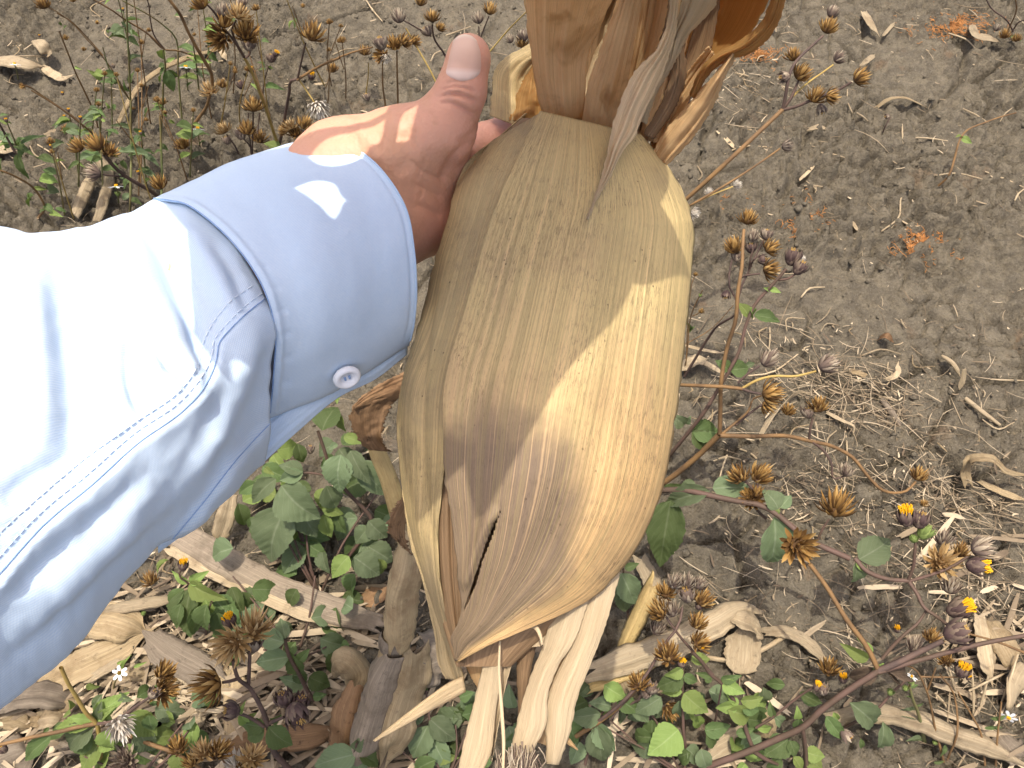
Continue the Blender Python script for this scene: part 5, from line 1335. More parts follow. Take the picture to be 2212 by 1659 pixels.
g, lt, bl_ = 'leaf_green', 'leaf_light', 'leaf_blue'
# --- right side, upper: the two dry stalks from behind the ear
plant('dry_weed', 'tall dry weed with brown seed heads branching over the bare soil at the upper right', CW, ('C4', -420, 1640),
  [('stem_dry', .0028, .0024, 'C4', [(-420, 1640), (-200, 1440, .12), (70, 1200, .22), (360, 935, .27), (650, 660, .30)]),
   ('stem_dark', .002, .0012, 'C4', [(650, 660, .30), (668, 570, .315), (685, 470, .33), (720, 385, .34), (800, 300, .35), (895, 215, .36)]),
   ('stem_dark', .0018, .0012, 'C4', [(652, 655, .30), (700, 590, .31), (735, 510, .32), (752, 470, .325)]),
   ('stem_gold', .0012, .0009, 'C4', [(705, 585, .31), (800, 500, .315), (900, 430, .32), (955, 390, .325)]),
   ('stem_dark', .0018, .0011, 'C4', [(655, 662, .30), (740, 640, .31), (820, 605, .32), (900, 575, .325), (980, 545, .33), (1065, 495, .34)])],
  [('open', 'C4', 925, 165, .36, 27, .35, -1, .3), ('grey', 'C4', 950, 75, .36, 23, .5, -1, .2), ('open', 'C4', 712, 335, .34, 24, -.1, -1, .3), ('closed', 'C4', 668, 462, .33, 20, -.8, .2, .2),
   ('open', 'C4', 762, 445, .33, 30, .6, -.6, .6), ('grey', 'C4', 985, 352, .33, 21, .9, -.7, .2), ('open', 'C4', 850, 582, .325, 28, .3, -.8, .5), ('closed', 'C4', 880, 650, .31, 18, .3, .9, 0),
   ('open', 'C4', 945, 580, .33, 24, .7, .1, .4), ('open', 'C4', 1115, 470, .345, 27, 1, -.5, .3)])
plant('dry_weed', 'thin dry weed with one spiky grey-brown head below the tall branching one', CW, ('C4', -300, 1430),
  [('stem_dry', .0019, .0012, 'C4', [(-300, 1430), (-100, 1330, .07), (90, 1240, .13), (330, 1100, .16), (500, 990, .175), (635, 895, .19)])],
  [('grey', 'C4', 672, 882, .19, 24, 1, -.1, .3)])
plant('dry_weed', 'pair of bleached fuzzy heads on a low dry stem close to the ear', CW, ('C4', -250, 1420),
  [('stem_gold', .0012, .0009, 'C4', [(-250, 1420), (60, 1260, .05), (200, 1185, .06), (350, 1125, .07)])],
  [('white', 'C4', 372, 1112, .07, 19, .8, -.2, .4), ('white', 'C4', 205, 1160, .06, 16, .2, -.8, .4), ('white', 'C4', 120, 1285, .05, 22, .6, .3, .4)])
# --- right side, middle
plant('dry_weed', 'orange-stemmed dry weed spreading three seed-head branches right of the ear', CW, ('C5', -200, 1560),
  [('stem_dry', .0034, .003, 'C5', [(-200, 1560), (0, 1425, .05), (150, 1300, .085), (280, 1170, .12)]),
   ('stem_dry', .0024, .0016, 'C5', [(283, 1165, .12), (288, 1000, .15), (292, 840, .18), (330, 620, .21), (385, 440, .24), (400, 250, .265), (425, 100, .28), (430, -40, .29), (437, -130, .295)]),
   ('stem_dry', .0026, .0014, 'C5', [(285, 1175, .12), (480, 1182, .12), (720, 1180, .115), (860, 1212, .11), (1000, 1245, .10), (1120, 1310, .09), (1220, 1430, .075), (1310, 1520, .06), (1400, 1540, .05), (1470, 1525, .045), (1525, 1470, .045)]),
   ('stem_dark', .0016, .0011, 'C5', [(850, 1205, .11), (858, 1130, .125), (872, 1065, .135)]),
   ('stem_dark', .0016, .0010, 'C5', [(870, 1215, .11), (940, 1270, .10), (990, 1350, .09), (1010, 1450, .075), (1080, 1430, .08)]),
   ('stem_dry', .0016, .001, 'C5', [(300, 1165, .12), (400, 1080, .13), (465, 1020, .14), (495, 945, .15), (545, 925, .16)]),
   ('stem_dark', .0015, .001, 'C5', [(380, 1110, .125), (480, 1030, .13), (545, 985, .14), (570, 970, .14)])],
  [('open', 'C4', 440, 1318, .30, 26, .2, -1, .3), ('open', 'C5', 905, 985, .14, 31, -.1, -1, .4), ('closed', 'C5', 842, 1035, .135, 24, -.2, -1, .3), ('open', 'C5', 1545, 1425, .05, 30, .3, -1, .4),
   ('grey', 'C5', 1085, 1400, .085, 28, .1, -1, .3), ('open', 'C5', 715, 1020, .06, 23, .1, -.7, .6), ('open', 'C5', 588, 985, .14, 27, .7, .5, .3)])
plant('dry_weed', 'sideways dry weed with two fat striped heads and one frayed head beside the ear', CW, ('C5', -420, 880),
  [('stem_dry', .0022, .0018, 'C5', [(-420, 880), (-150, 850, .12), (20, 855, .16), (200, 862, .18), (330, 868, .185), (430, 880, .19)]),
   ('stem_gold', .0015, .0011, 'C5', [(430, 875, .19), (520, 825, .20), (620, 800, .205), (760, 800, .21), (895, 768, .22)]),
   ('stem_dark', .0014, .0011, 'C5', [(400, 840, .19), (455, 790, .20), (535, 735, .21)]), ('stem_dark', .0014, .0011, 'C5', [(430, 882, .19), (480, 900, .195), (545, 912, .20)])],
  [('grey', 'C5', 588, 698, .21, 32, .5, -.6, .1), ('grey', 'C5', 960, 728, .22, 34, .8, -.4, .1), ('open', 'C5', 605, 912, .20, 36, 1, -.1, .3)])
plant('dry_weed', 'cluster of brown and purple-grey heads on thin dark stems right of the ear', CW, ('C5', 60, 800),
  [('stem_dark', .0018, .0011, 'C5', [(60, 800), (250, 500, .10), (395, 325, .17), (345, 235, .18), (345, 140, .19), (365, 50, .20), (380, 10, .205)]),
   ('stem_dark', .0014, .0010, 'C5', [(395, 325, .17), (430, 210, .19), (470, 130, .20), (500, 60, .215), (540, 30, .22)]),
   ('stem_dark', .0013, .0009, 'C5', [(412, 175, .19), (470, 158, .2), (540, 150, .205)]), ('stem_dark', .0012, .0009, 'C5', [(470, 125, .2), (480, 50, .22), (500, -20, .23)]), ('stem_dark', .0012, .0009, 'C5', [(500, 60, .215), (530, 0, .22), (560, -60, .23)])],
  [('open', 'C4', 358, 1492, .21, 30, -.3, -.9, .4), ('closed', 'C4', 374, 1552, .20, 22, .1, -.8, .2), ('grey', 'C4', 468, 1430, .23, 21, .1, -1, .3), ('bud', 'C4', 458, 1498, .22, 22, -.1, -1, .3),
   ('closed', 'C4', 552, 1418, .23, 22, .2, -1, .2), ('open', 'C4', 575, 1498, .225, 26, .8, -.6, .3), ('bud', 'C4', 526, 1568, .215, 20, .6, -.1, .3), ('open', 'C4', 575, 1625, .21, 33, .9, -.1, .4), ('bud', 'C5', 325, 278, .18, 18, -.2, .9, .1)])
plant(W_, 'live purple-stemmed weed with two violet buds and small green leaves right of the ear', CW, ('C5', -150, 1440),
  [('stem_purple', .0032, .0020, 'C5', [(-150, 1440), (0, 1260, .07), (90, 1150, .10), (190, 1020, .13), (270, 890, .15), (340, 770, .17), (400, 660, .185), (455, 460, .21), (510, 340, .225), (580, 260, .235), (640, 195, .245), (705, 120, .255)]),
   ('stem_purple', .0017, .0013, 'C5', [(655, 190, .245), (720, 180, .25), (765, 150, .255)])],
  [('bud', 'C5', 742, 55, .26, 30, .25, -1, .3), ('bud', 'C5', 785, 120, .26, 26, .5, -.7, .3), ('white', 'C5', 800, 60, .25, 12, .8, -.6, .3)],
  [(lt, 'C5', 600, 250, .235, 672, 272, .235, .5), (lt, 'C5', 595, 250, .235, 560, 240, .24, .5), (g, 'C5', 500, 415, .215, 662, 458, .20, .38), (lt, 'C5', 470, 430, .21, 395, 335, .21, .5), (lt, 'C5', 480, 420, .21, 470, 360, .225, .6),
   (g, 'C5', 340, 760, .17, 255, 700, .175, .75), (g, 'C5', 345, 760, .17, 465, 745, .165, .75), (bl_, 'C5', 440, 740, .15, 505, 715, .15, .5), (bl_, 'C5', 60, 1110, .09, -20, 1040, .10, .8), (bl_, 'C5', 65, 1100, .09, 100, 1050, .10, .6),
   (g, 'C5', 105, 1150, .10, 205, 1255, .08, .85), (g, 'C5', 105, 1140, .10, 285, 1160, .09, .7)])
plant('thin_weed', 'very thin brown weed with tiny yellowish tips hugging the right side of the ear', CW, ('C5', 60, 780),
  [('stem_dry', .0009, .0006, 'C5', [(60, 780), (80, 620, .05), (100, 420, .10), (140, 320, .13), (175, 255, .15)]), ('stem_dry', .0007, .0005, 'C5', [(70, 700, .03), (95, 300, .12), (110, 200, .14), (130, 150, .15)]),
   ('stem_dry', .0007, .0005, 'C5', [(60, 600, .05), (230, 500, .07), (370, 350, .10)]), ('stem_dry', .0007, .0005, 'C5', [(110, 420, .1), (150, 400, .11), (170, 380, .12)])],
  [('open', 'C5', 168, 390, .12, 10), ('green', 'C5', 160, 290, .14, 7), ('open', 'C5', 130, 155, .15, 8)],
  [(g, 'C5', 75, 520, .06, 65, 450, .08, .3), (g, 'C5', 80, 520, .06, 130, 480, .07, .35)])
# --- lower right live plants
plant(W_, 'big live weed with three yellow flowers, purple buds and grey-green leaves at the right', CW, ('D1', -350, 800),
  [('stem_purple', .0040, .0034, 'D1', [(-350, 800), (-100, 740, .08), (150, 722, .12), (350, 715, .13), (680, 785, .14), (1000, 850, .145), (1250, 895, .15), (1400, 985, .15), (1700, 1235, .15), (2212, 1480, .155)]),
   ('stem_purple', .0028, .0024, 'C6', [(1330, 305, .155), (1390, 370, .155), (1480, 408, .16), (1610, 422, .165)]),
   ('stem_purple', .0021, .0017, 'C6', [(1608, 420, .165), (1635, 345, .18), (1642, 270, .195), (1648, 205, .205)]),
   ('stem_purple', .0021, .0015, 'C6', [(1612, 424, .165), (1720, 392, .175), (1840, 345, .185), (1920, 295, .195)]),
   ('stem_purple', .0023, .0017, 'C6', [(1614, 430, .165), (1655, 490, .165), (1690, 560, .165), (1760, 610, .165), (1810, 650, .16)]),
   ('stem_dark', .0016, .0012, 'D1', [(1280, 1030, .12), (1220, 980, .13), (1160, 910, .14)]), ('stem_dark', .0014, .0011, 'D1', [(1180, 790, .14), (1130, 700, .15), (1060, 620, .155), (1030, 580, .16)]),
   ('stem_dark', .0014, .0011, 'D1', [(1190, 780, .14), (1190, 700, .15), (1180, 600, .155)]), ('stem_purple', .0016, .0012, 'D1', [(1860, 1260, .14), (1910, 1150, .15), (1980, 1040, .16)])],
  [('yellow', 'C6', 1597, 100, .21, 26, -.15, -1, .2), ('bud', 'C6', 1668, 108, .21, 30, .15, -1, .2), ('green', 'C6', 1690, 172, .20, 26, .5, -.8, .2), ('green', 'C6', 1636, 205, .205, 14, 0, -.6, .5),
   ('grey', 'C6', 1985, 252, .20, 34, 1, -.3, .2), ('yellow', 'C6', 1955, 342, .195, 27, 1, .05, .3), ('tan', 'C6', 1785, 318, .18, 38, -.1, -.5, .9), ('grey', 'C6', 1790, 205, .15, 28, .1, -1, .3), ('open', 'C6', 1880, 270, .15, 24, .2, -1, .3),
   ('yellow', 'C6', 1855, 572, .165, 30, .8, -.5, .4), ('grey', 'C6', 1830, 452, .165, 29, .1, -1, .3), ('open', 'C6', 1690, 20, .19, 12, .3, -1, .3),
   ('open', 'D1', 985, 560, .16, 29, -.4, -.8, .3), ('open', 'D1', 1210, 560, .155, 33, .4, -.6, .5), ('open', 'D1', 1120, 810, .145, 32, -.3, -.3, .8), ('open', 'D1', 1180, 740, .15, 22, .1, -1, .3),
   ('open', 'D1', 2060, 900, .16, 44, .1, -1, .3)],
  [(bl_, 'C6', 1350, 310, .155, 1510, 205, .15, .62), (bl_, 'C6', 1335, 310, .155, 1310, 430, .13, .5), (lt, 'C6', 1340, 320, .155, 1370, 375, .15, .5),
   (bl_, 'D1', 660, 730, .14, 165, 900, .10, .36), (g, 'D1', 230, 830, .12, 110, 1560, .06, .46), (bl_, 'D1', 500, 640, .13, 330, 700, .12, .5), (bl_, 'D1', 690, 700, .14, 1090, 680, .13, .55), (bl_, 'D1', 1420, 930, .15, 1240, 720, .15, .85), (bl_, 'D1', 1440, 920, .15, 1560, 780, .15, .7),
   (bl_, 'D1', 1380, 1030, .145, 1310, 1520, .09, .55), (g, 'D1', 150, 700, .1, 380, 660, .1, .4), (lt, 'D1', 1400, 980, .15, 1440, 930, .155, .8)])
plant(W_, 'dangling dark leaves under the big live weed beside the pale husks', CW, ('C6', 150, 640),
  [('stem_purple', .0018, .0013, 'C6', [(150, 640), (140, 540, .03), (130, 440, .06), (120, 360, .08)])],
  [], [(bl_, 'C6', 110, 380, .08, 180, 540, .05, .6), (bl_, 'C6', 120, 430, .06, 130, 580, .03, .6), (g, 'C6', 130, 360, .08, 205, 330, .08, .5), (bl_, 'C6', 95, 380, .07, 60, 500, .04, .6)])
plant(W_, 'thick diagonal brown-purple weed stem crossing the bottom right with one fat purple bud', CW, ('C6', 430, 1440),
  [('stem_purple', .0043, .0035, 'C6', [(430, 1440), (600, 1375, .04), (790, 1305, .06), (940, 1240, .075), (1060, 1185, .09), (1150, 1100, .105), (1270, 1010, .12), (1455, 890, .14)]),
   ('stem_dark', .0032, .0022, 'C6', [(1455, 890, .14), (1560, 845, .15), (1660, 795, .16), (1790, 735, .175)]),
   ('stem_purple', .0030, .0024, 'C6', [(1450, 900, .14), (1560, 865, .145), (1700, 825, .15), (1850, 785, .155), (1980, 752, .16), (2230, 705, .17)]),
   ('stem_dry', .0024, .0019, 'C6', [(1448, 880, .14), (1400, 780, .155), (1280, 615, .175), (1180, 450, .19), (1095, 335, .20)]),
   ('stem_purple', .0022, .0015, 'C6', [(1470, 830, .13), (1530, 760, .14), (1590, 700, .15), (1660, 640, .155), (1700, 580, .16)]),
   ('stem_purple', .0026, .0022, 'C6', [(1055, 1190, .09), (1068, 1260, .07), (1075, 1330, .05), (1080, 1420, .03)]), ('stem_purple', .003, .002, 'C6', [(800, 1310, .06), (860, 1350, .045), (930, 1380, .03)])],
  [('bud', 'C6', 1852, 695, .18, 40, .8, -.3, .2), ('grey', 'C6', 1640, 770, .15, 26, .1, -1, .3), ('open', 'D1', 1650, 1340, .205, 44, -.05, -.1, 1.0)],
  [(lt, 'C6', 1400, 830, .09, 1250, 745, .09, .42), (lt, 'C6', 1420, 800, .09, 1340, 720, .09, .4), ('leaf_brown', 'C6', 1445, 880, .13, 1300, 920, .1, .5), ('leaf_brown', 'C6', 1490, 890, .13, 1590, 905, .1, .5), ('leaf_brown', 'C6', 1500, 900, .13, 1540, 950, .1, .5), (lt, 'C6', 1420, 905, .13, 1480, 850, .13, .5)])
plant(W_, 'light green leafy weed in the sun at the bottom right of the ear', CW, ('C6', 690, 1330),
  [('stem_purple', .0026, .002, 'D3', [(1430, 1130, .05), (1370, 980, .06), (1295, 750, .08), (1210, 570, .10), (1060, 360, .12), (955, 280, .13), (850, 130, .15), (740, 20, .165)]),
   ('stem_purple', .0022, .0016, 'D3', [(780, 1225, .01), (690, 1130, .03), (650, 930, .055), (640, 650, .08), (637, 400, .105), (640, 200, .13)]),
   ('stem_dark', .0015, .0011, 'C6', [(590, 915, .10), (490, 795, .12), (400, 690, .14), (345, 610, .15)]), ('stem_dark', .0018, .0012, 'C6', [(-40, 1180, .05), (150, 1020, .10), (250, 900, .12), (330, 760, .14), (415, 640, .155), (430, 560, .16)]),
   ('stem_dark', .0012, .001, 'C6', [(130, 1080, .06), (200, 1040, .08), (245, 980, .1), (300, 985, .1)]), ('stem_dark', .0012, .001, 'C6', [(60, 1140, .06), (130, 1050, .08), (200, 970, .1)])],
  [('open', 'C6', 342, 478, .16, 26), ('grey', 'C6', 388, 430, .165, 24), ('grey', 'C6', 460, 432, .165, 24), ('grey', 'C6', 520, 440, .165, 22), ('open', 'C6', 308, 582, .155, 30, -.5, -.7, .4), ('grey', 'C6', 372, 574, .155, 28), ('closed', 'C6', 455, 502, .16, 28),
   ('open', 'C6', 540, 520, .16, 28, .5, -.8, .3), ('open', 'C6', 512, 640, .15, 26, .3, -.8, .4), ('open', 'C6', 350, 800, .14, 34), ('open', 'C6', 522, 742, .14, 28, .4, -.5, .5), ('grey', 'C6', 300, 672, .13, 26), ('yellow', 'C6', 516, 556, .155, 13, .3, -1, .4), ('yellow', 'C6', 425, 858, .13, 14, .2, -1, .3), ('yellow', 'C6', 528, 780, .135, 9),
   ('open', 'C6', 202, 948, .11, 28, -.1, -1, .4), ('closed', 'C6', 268, 985, .10, 22, 0, -.8, .3), ('open', 'C6', 365, 1095, .06, 26, .3, .2, .6), ('closed', 'C6', 240, 1015, .09, 18)],
  [(lt, 'D3', 650, 480, .10, 920, 690, .09, .72), (lt, 'D3', 1080, 360, .12, 1330, 480, .12, .62), (lt, 'D3', 1280, 560, .10, 1530, 520, .10, .55), (lt, 'D3', 1240, 590, .10, 1000, 640, .09, .62), (lt, 'D3', 1250, 610, .10, 1110, 480, .10, .5), (lt, 'D3', 1130, 660, .10, 1400, 690, .08, .5), (g, 'D3', 1290, 620, .10, 1480, 670, .09, .6),
   (g, 'D3', 1060, 330, .12, 1290, 280, .125, .42), (g, 'D3', 950, 290, .13, 770, 250, .13, .4), (lt, 'D3', 590, 880, .06, 250, 1160, .05, .80), (g, 'D3', 880, 890, .05, 1170, 830, .05, .62), (g, 'D3', 900, 900, .05, 1020, 1010, .03, .7), (g, 'D3', 1230, 930, .06, 1430, 870, .06, .5),
   (lt, 'D3', 730, 120, .14, 940, 100, .135, .62), (lt, 'D3', 640, 200, .13, 430, 280, .12, .6), (g, 'D3', 640, 300, .12, 350, 420, .10, .55), (lt, 'D3', 640, 420, .1, 400, 470, .09, .4), (g, 'D3', 640, 290, .12, 800, 350, .11, .5), (bl_, 'D3', 400, 520, .08, 100, 700, .06, .55), (bl_, 'D3', 600, 560, .08, 560, 700, .06, .6), (lt, 'D3', 690, 660, .07, 770, 800, .06, .3)])
plant(W_, 'low weed with yellowing green leaves at the bottom edge by the thick stem', CW, ('D3', 1980, 1330),
  [('stem_purple', .0024, .0018, 'D3', [(1980, 1330), (1990, 1180, .03), (1975, 1000, .06), (1960, 880, .08)]), ('stem_purple', .0018, .0013, 'D3', [(1450, 860, .06), (1640, 740, .075), (1800, 610, .09), (1960, 490, .105), (2120, 390, .12)])],
  [('yellow', 'D3', 2120, 425, .12, 13, .4, -1, .3), ('closed', 'D3', 2190, 455, .12, 18)],
  [(g, 'D3', 1800, 990, .05, 1530, 1170, .04, .8), (g, 'D3', 1820, 1000, .05, 1880, 1180, .04, .7), (g, 'D3', 1720, 1180, .035, 1560, 1300, .02, .6), (lt, 'D3', 1860, 1180, .04, 1960, 1330, .03, .6), (lt, 'D3', 2000, 1130, .045, 2210, 1180, .04, .8), (lt, 'D3', 2020, 1180, .04, 2180, 1320, .03, .8),
   (g, 'D3', 1930, 470, .10, 2180, 590, .09, .42), (g, 'D3', 1640, 740, .075, 1600, 560, .08, .5), (bl_, 'D3', 1650, 740, .075, 1730, 810, .06, .6), (lt, 'D3', 1900, 760, .07, 1900, 610, .08, .5), (g, 'D3', 1920, 760, .07, 1900, 860, .05, .5), (bl_, 'D3', 1500, 950, .05, 1280, 1060, .03, .6), (lt, 'D3', 1450, 860, .06, 1620, 850, .05, .35)])
plant(W_, 'small weed with hanging grey-green leaves over the wavy pale leaf at the bottom right', CW, ('D4', 330, 1060),
  [('stem_purple', .002, .0015, 'D4', [(330, 1060), (520, 970, .03), (740, 850, .05), (930, 650, .07), (1090, 510, .085)])],
  [('daisy', 'D4', 1105, 505, .09, 13, .2, -1, .4), ('closed', 'D4', 440, 1070, .04, 20, .6, .7, .1), ('yellow', 'D4', 490, 1125, .03, 9), ('green', 'D4', 890, 670, .08, 12), ('yellow', 'D4', 425, 545, .08, 14), ('yellow', 'D4', 170, 615, .07, 13)],
  [(bl_, 'D4', 500, 770, .07, 730, 980, .04, .5), (bl_, 'D4', 560, 800, .06, 680, 900, .05, .6), (bl_, 'D4', 820, 960, .04, 770, 1210, .01, .4), (g, 'D4', 260, 900, .05, 450, 1140, .03, .4), (lt, 'D4', 330, 860, .05, 385, 930, .04, .5), (bl_, 'D4', 1150, 890, .03, 890, 880, .04, .35), (bl_, 'D4', 1200, 1120, .02, 1040, 1150, .02, .3), (g, 'D4', 600, 1120, .02, 600, 1220, .01, .4), (g, 'D4', 0, 690, .07, 215, 770, .06, .45)])
plant('thin_weed', 'spindly green-and-brown seedling with tiny leaves at the lower right edge', CW, ('D4', 1230, 1150),
  [('stem_green', .0022, .0012, 'D4', [(1230, 1150), (1200, 1000, .03), (1160, 850, .06), (1110, 720, .09), (1080, 600, .11)]), ('stem_dry', .0014, .0008, 'D4', [(1420, 1350, .0), (1330, 1000, .04), (1280, 750, .08), (1240, 620, .10), (1130, 430, .12), (1040, 400, .13)]),
   ('stem_dry', .0011, .0007, 'D4', [(1260, 640, .09), (1310, 510, .11), (1340, 420, .12)]), ('stem_dry', .0012, .0007, 'D4', [(1450, 1340, 0), (1560, 980, .05), (1540, 760, .06), (1380, 480, .10)]), ('stem_dry', .0012, .0007, 'D4', [(1830, 1412, 0), (1780, 1050, .04), (1700, 900, .06), (1560, 660, .08)]), ('stem_dry', .0012, .0008, 'D4', [(1930, 1412, 0), (1960, 1000, .05), (1990, 760, .07)]),
   ('stem_dry', .0011, .0007, 'D4', [(1180, 510, .05), (1400, 515, .055), (1560, 515, .06)]), ('stem_dry', .0014, .0009, 'D4', [(2230, 280, .1), (1960, 170, .11), (1640, 80, .12)])],
  [('yellow', 'D4', 1595, 460, .07, 24, .3, -1, .4), ('yellow', 'D4', 1660, 525, .05, 9), ('yellow', 'D4', 960, 50, .06, 12), ('daisy', 'D4', 2060, 920, .05, 18, -.5, .5, .6), ('green', 'D4', 1040, 630, .11, 10), ('green', 'D4', 1090, 560, .11, 10), ('green', 'D4', 1330, 1165, .02, 9), ('open', 'D4', 1440, 340, .05, 22), ('open', 'D4', 290, 420, .05, 30), ('open', 'D4', 1310, 120, .04, 26)],
  [(g, 'D4', 1090, 620, .1, 1170, 590, .1, .35), (g, 'D4', 1080, 620, .1, 1000, 640, .1, .35), (lt, 'D4', 1100, 600, .11, 1130, 550, .11, .3), (g, 'D4', 1110, 720, .09, 1040, 700, .09, .3), (g, 'D4', 1150, 800, .06, 1220, 770, .06, .3), (g, 'D4', 1820, 1020, .04, 2000, 1010, .04, .2), (g, 'D4', 1880, 920, .05, 2040, 890, .05, .25), (g, 'D4', 1430, 1180, .02, 1380, 1300, .01, .35), (g, 'D4', 1320, 1360, .01, 1430, 1340, .01, .3)])
# --- under the arm, left of the ear
plant(W_, 'leafy grey-green weed in the shade between the sleeve and the maize ear', CW, ('B', 1000, 1640),
  [('stem_purple', .0030, .0022, 'B', [(1000, 1640), (1150, 1450, .03), (1270, 1290, .06), (1080, 1040, .11), (960, 880, .14), (930, 780, .155), (870, 600, .18)]),
   ('stem_purple', .0018, .0014, 'B', [(980, 930, .135), (880, 915, .14), (780, 905, .145), (700, 920, .15)]), ('stem_dark', .0020, .0015, 'B', [(810, 1640, .0), (790, 1580, .02), (765, 1430, .05), (740, 1300, .07)])],
  [('closed', 'B', 815, 740, .12, 16, 0, -1, .3)],
  [(g, 'B', 900, 590, .19, 1010, 420, .18, .85), (lt, 'B', 1020, 270, .20, 1010, 400, .19, .45), (lt, 'B', 1040, 470, .19, 1080, 600, .17, .4), (lt, 'B', 1060, 640, .17, 1210, 690, .16, .5), (bl_, 'B', 1010, 690, .17, 950, 740, .17, .6), (bl_, 'B', 1040, 770, .165, 1040, 1050, .13, .66), (bl_, 'B', 1110, 740, .165, 1260, 990, .14, .45),
   (bl_, 'B', 1150, 830, .14, 1370, 1070, .10, .5), (g, 'B', 720, 690, .15, 760, 830, .13, .55), (bl_, 'B', 760, 900, .15, 580, 850, .15, .55), (bl_, 'B', 760, 910, .15, 590, 960, .14, .55), (bl_, 'B', 600, 1000, .14, 890, 1240, .11, .78), (bl_, 'B', 560, 950, .13, 390, 1130, .11, .5), (g, 'B', 420, 980, .12, 290, 1060, .11, .6), (lt, 'B', 480, 870, .13, 550, 920, .13, .5),
   (bl_, 'B', 640, 1160, .10, 530, 1560, .05, .68), (bl_, 'B', 720, 1150, .10, 860, 1380, .07, .7), (bl_, 'B', 930, 1000, .12, 1000, 1160, .09, .7), (lt, 'B', 900, 1170, .09, 1060, 1210, .08, .5), (lt, 'B', 910, 1210, .085, 970, 1380, .06, .5), (g, 'B', 1000, 1200, .08, 1080, 1350, .06, .6), (bl_, 'B', 1240, 1260, .07, 1380, 1380, .05, .75), (bl_, 'B', 1250, 1300, .065, 1150, 1430, .05, .8),
   (bl_, 'B', 1240, 1450, .05, 1420, 1560, .03, .75), (lt, 'B', 1310, 1540, .05, 1340, 1650, .03, .55), (bl_, 'B', 1200, 1480, .045, 1150, 1640, .02, .6), (g, 'B', 780, 1420, .05, 940, 1520, .04, .65), (bl_, 'B', 760, 1440, .05, 620, 1650, .03, .6), (bl_, 'B', 900, 1480, .045, 960, 1650, .03, .6), (g, 'B', 480, 1290, .06, 380, 1380, .04, .7), (g, 'B', 280, 1130, .08, 330, 1290, .05, .5), (g, 'B', 700, 1400, .05, 960, 1400, .03, .6)])
plant(W_, 'weed with large dark leaves between the grey maize leaf and the stalk', CW, ('D6', 1420, 1040),
  [('stem_purple', .0030, .0024, 'D6', [(1420, 1040), (1340, 950, .02), (1290, 860, .035), (1220, 720, .06), (1130, 560, .08), (1080, 380, .10)])],
  [],
  [(g, 'D6', 1230, 700, .06, 1090, 470, .08, .55), (bl_, 'D6', 1130, 560, .08, 800, 620, .07, .55), (bl_, 'D6', 1080, 420, .10, 830, 340, .09, .6), (g, 'D6', 1200, 620, .07, 1330, 480, .07, .55), (g, 'D6', 1270, 820, .04, 1180, 610, .05, .6), (g, 'D6', 1320, 760, .04, 1530, 850, .02, .7), (bl_, 'D6', 1090, 380, .10, 1040, 180, .10, .6), (bl_, 'D6', 1280, 840, .035, 1030, 760, .04, .6), (g, 'D6', 1360, 960, .02, 1500, 930, .02, .6)])
plant(W_, 'bright green weed with one yellow flower beside the grey maize leaf', CW, ('C8', 1090, 640),
  [('stem_purple', .0018, .0012, 'C8', [(1090, 640), (1070, 540, .04), (1040, 460, .07), (990, 420, .085), (1005, 380, .095)])],
  [('yellow', 'C8', 1012, 372, .10, 17, .2, -1, .3), ('open', 'C8', 830, 445, .05, 24, -.3, -1, .3), ('green', 'C8', 793, 630, .05, 9)],
  [(lt, 'C8', 1050, 460, .07, 1260, 550, .06, .42), (lt, 'C8', 1050, 460, .07, 1160, 390, .08, .4), (lt, 'C8', 1040, 460, .07, 950, 390, .08, .35), (g, 'C8', 1060, 490, .06, 1060, 760, .03, .6), (g, 'C8', 1090, 500, .06, 1180, 640, .04, .6), (g, 'C8', 1020, 490, .06, 960, 620, .04, .5), (g, 'C8', 1180, 540, .05, 1320, 700, .03, .6), (g, 'C8', 1280, 480, .05, 1350, 640, .03, .5), (lt, 'C8', 930, 330, .07, 870, 410, .06, .3), (bl_, 'C8', 1360, 640, .04, 1240, 740, .02, .5)])
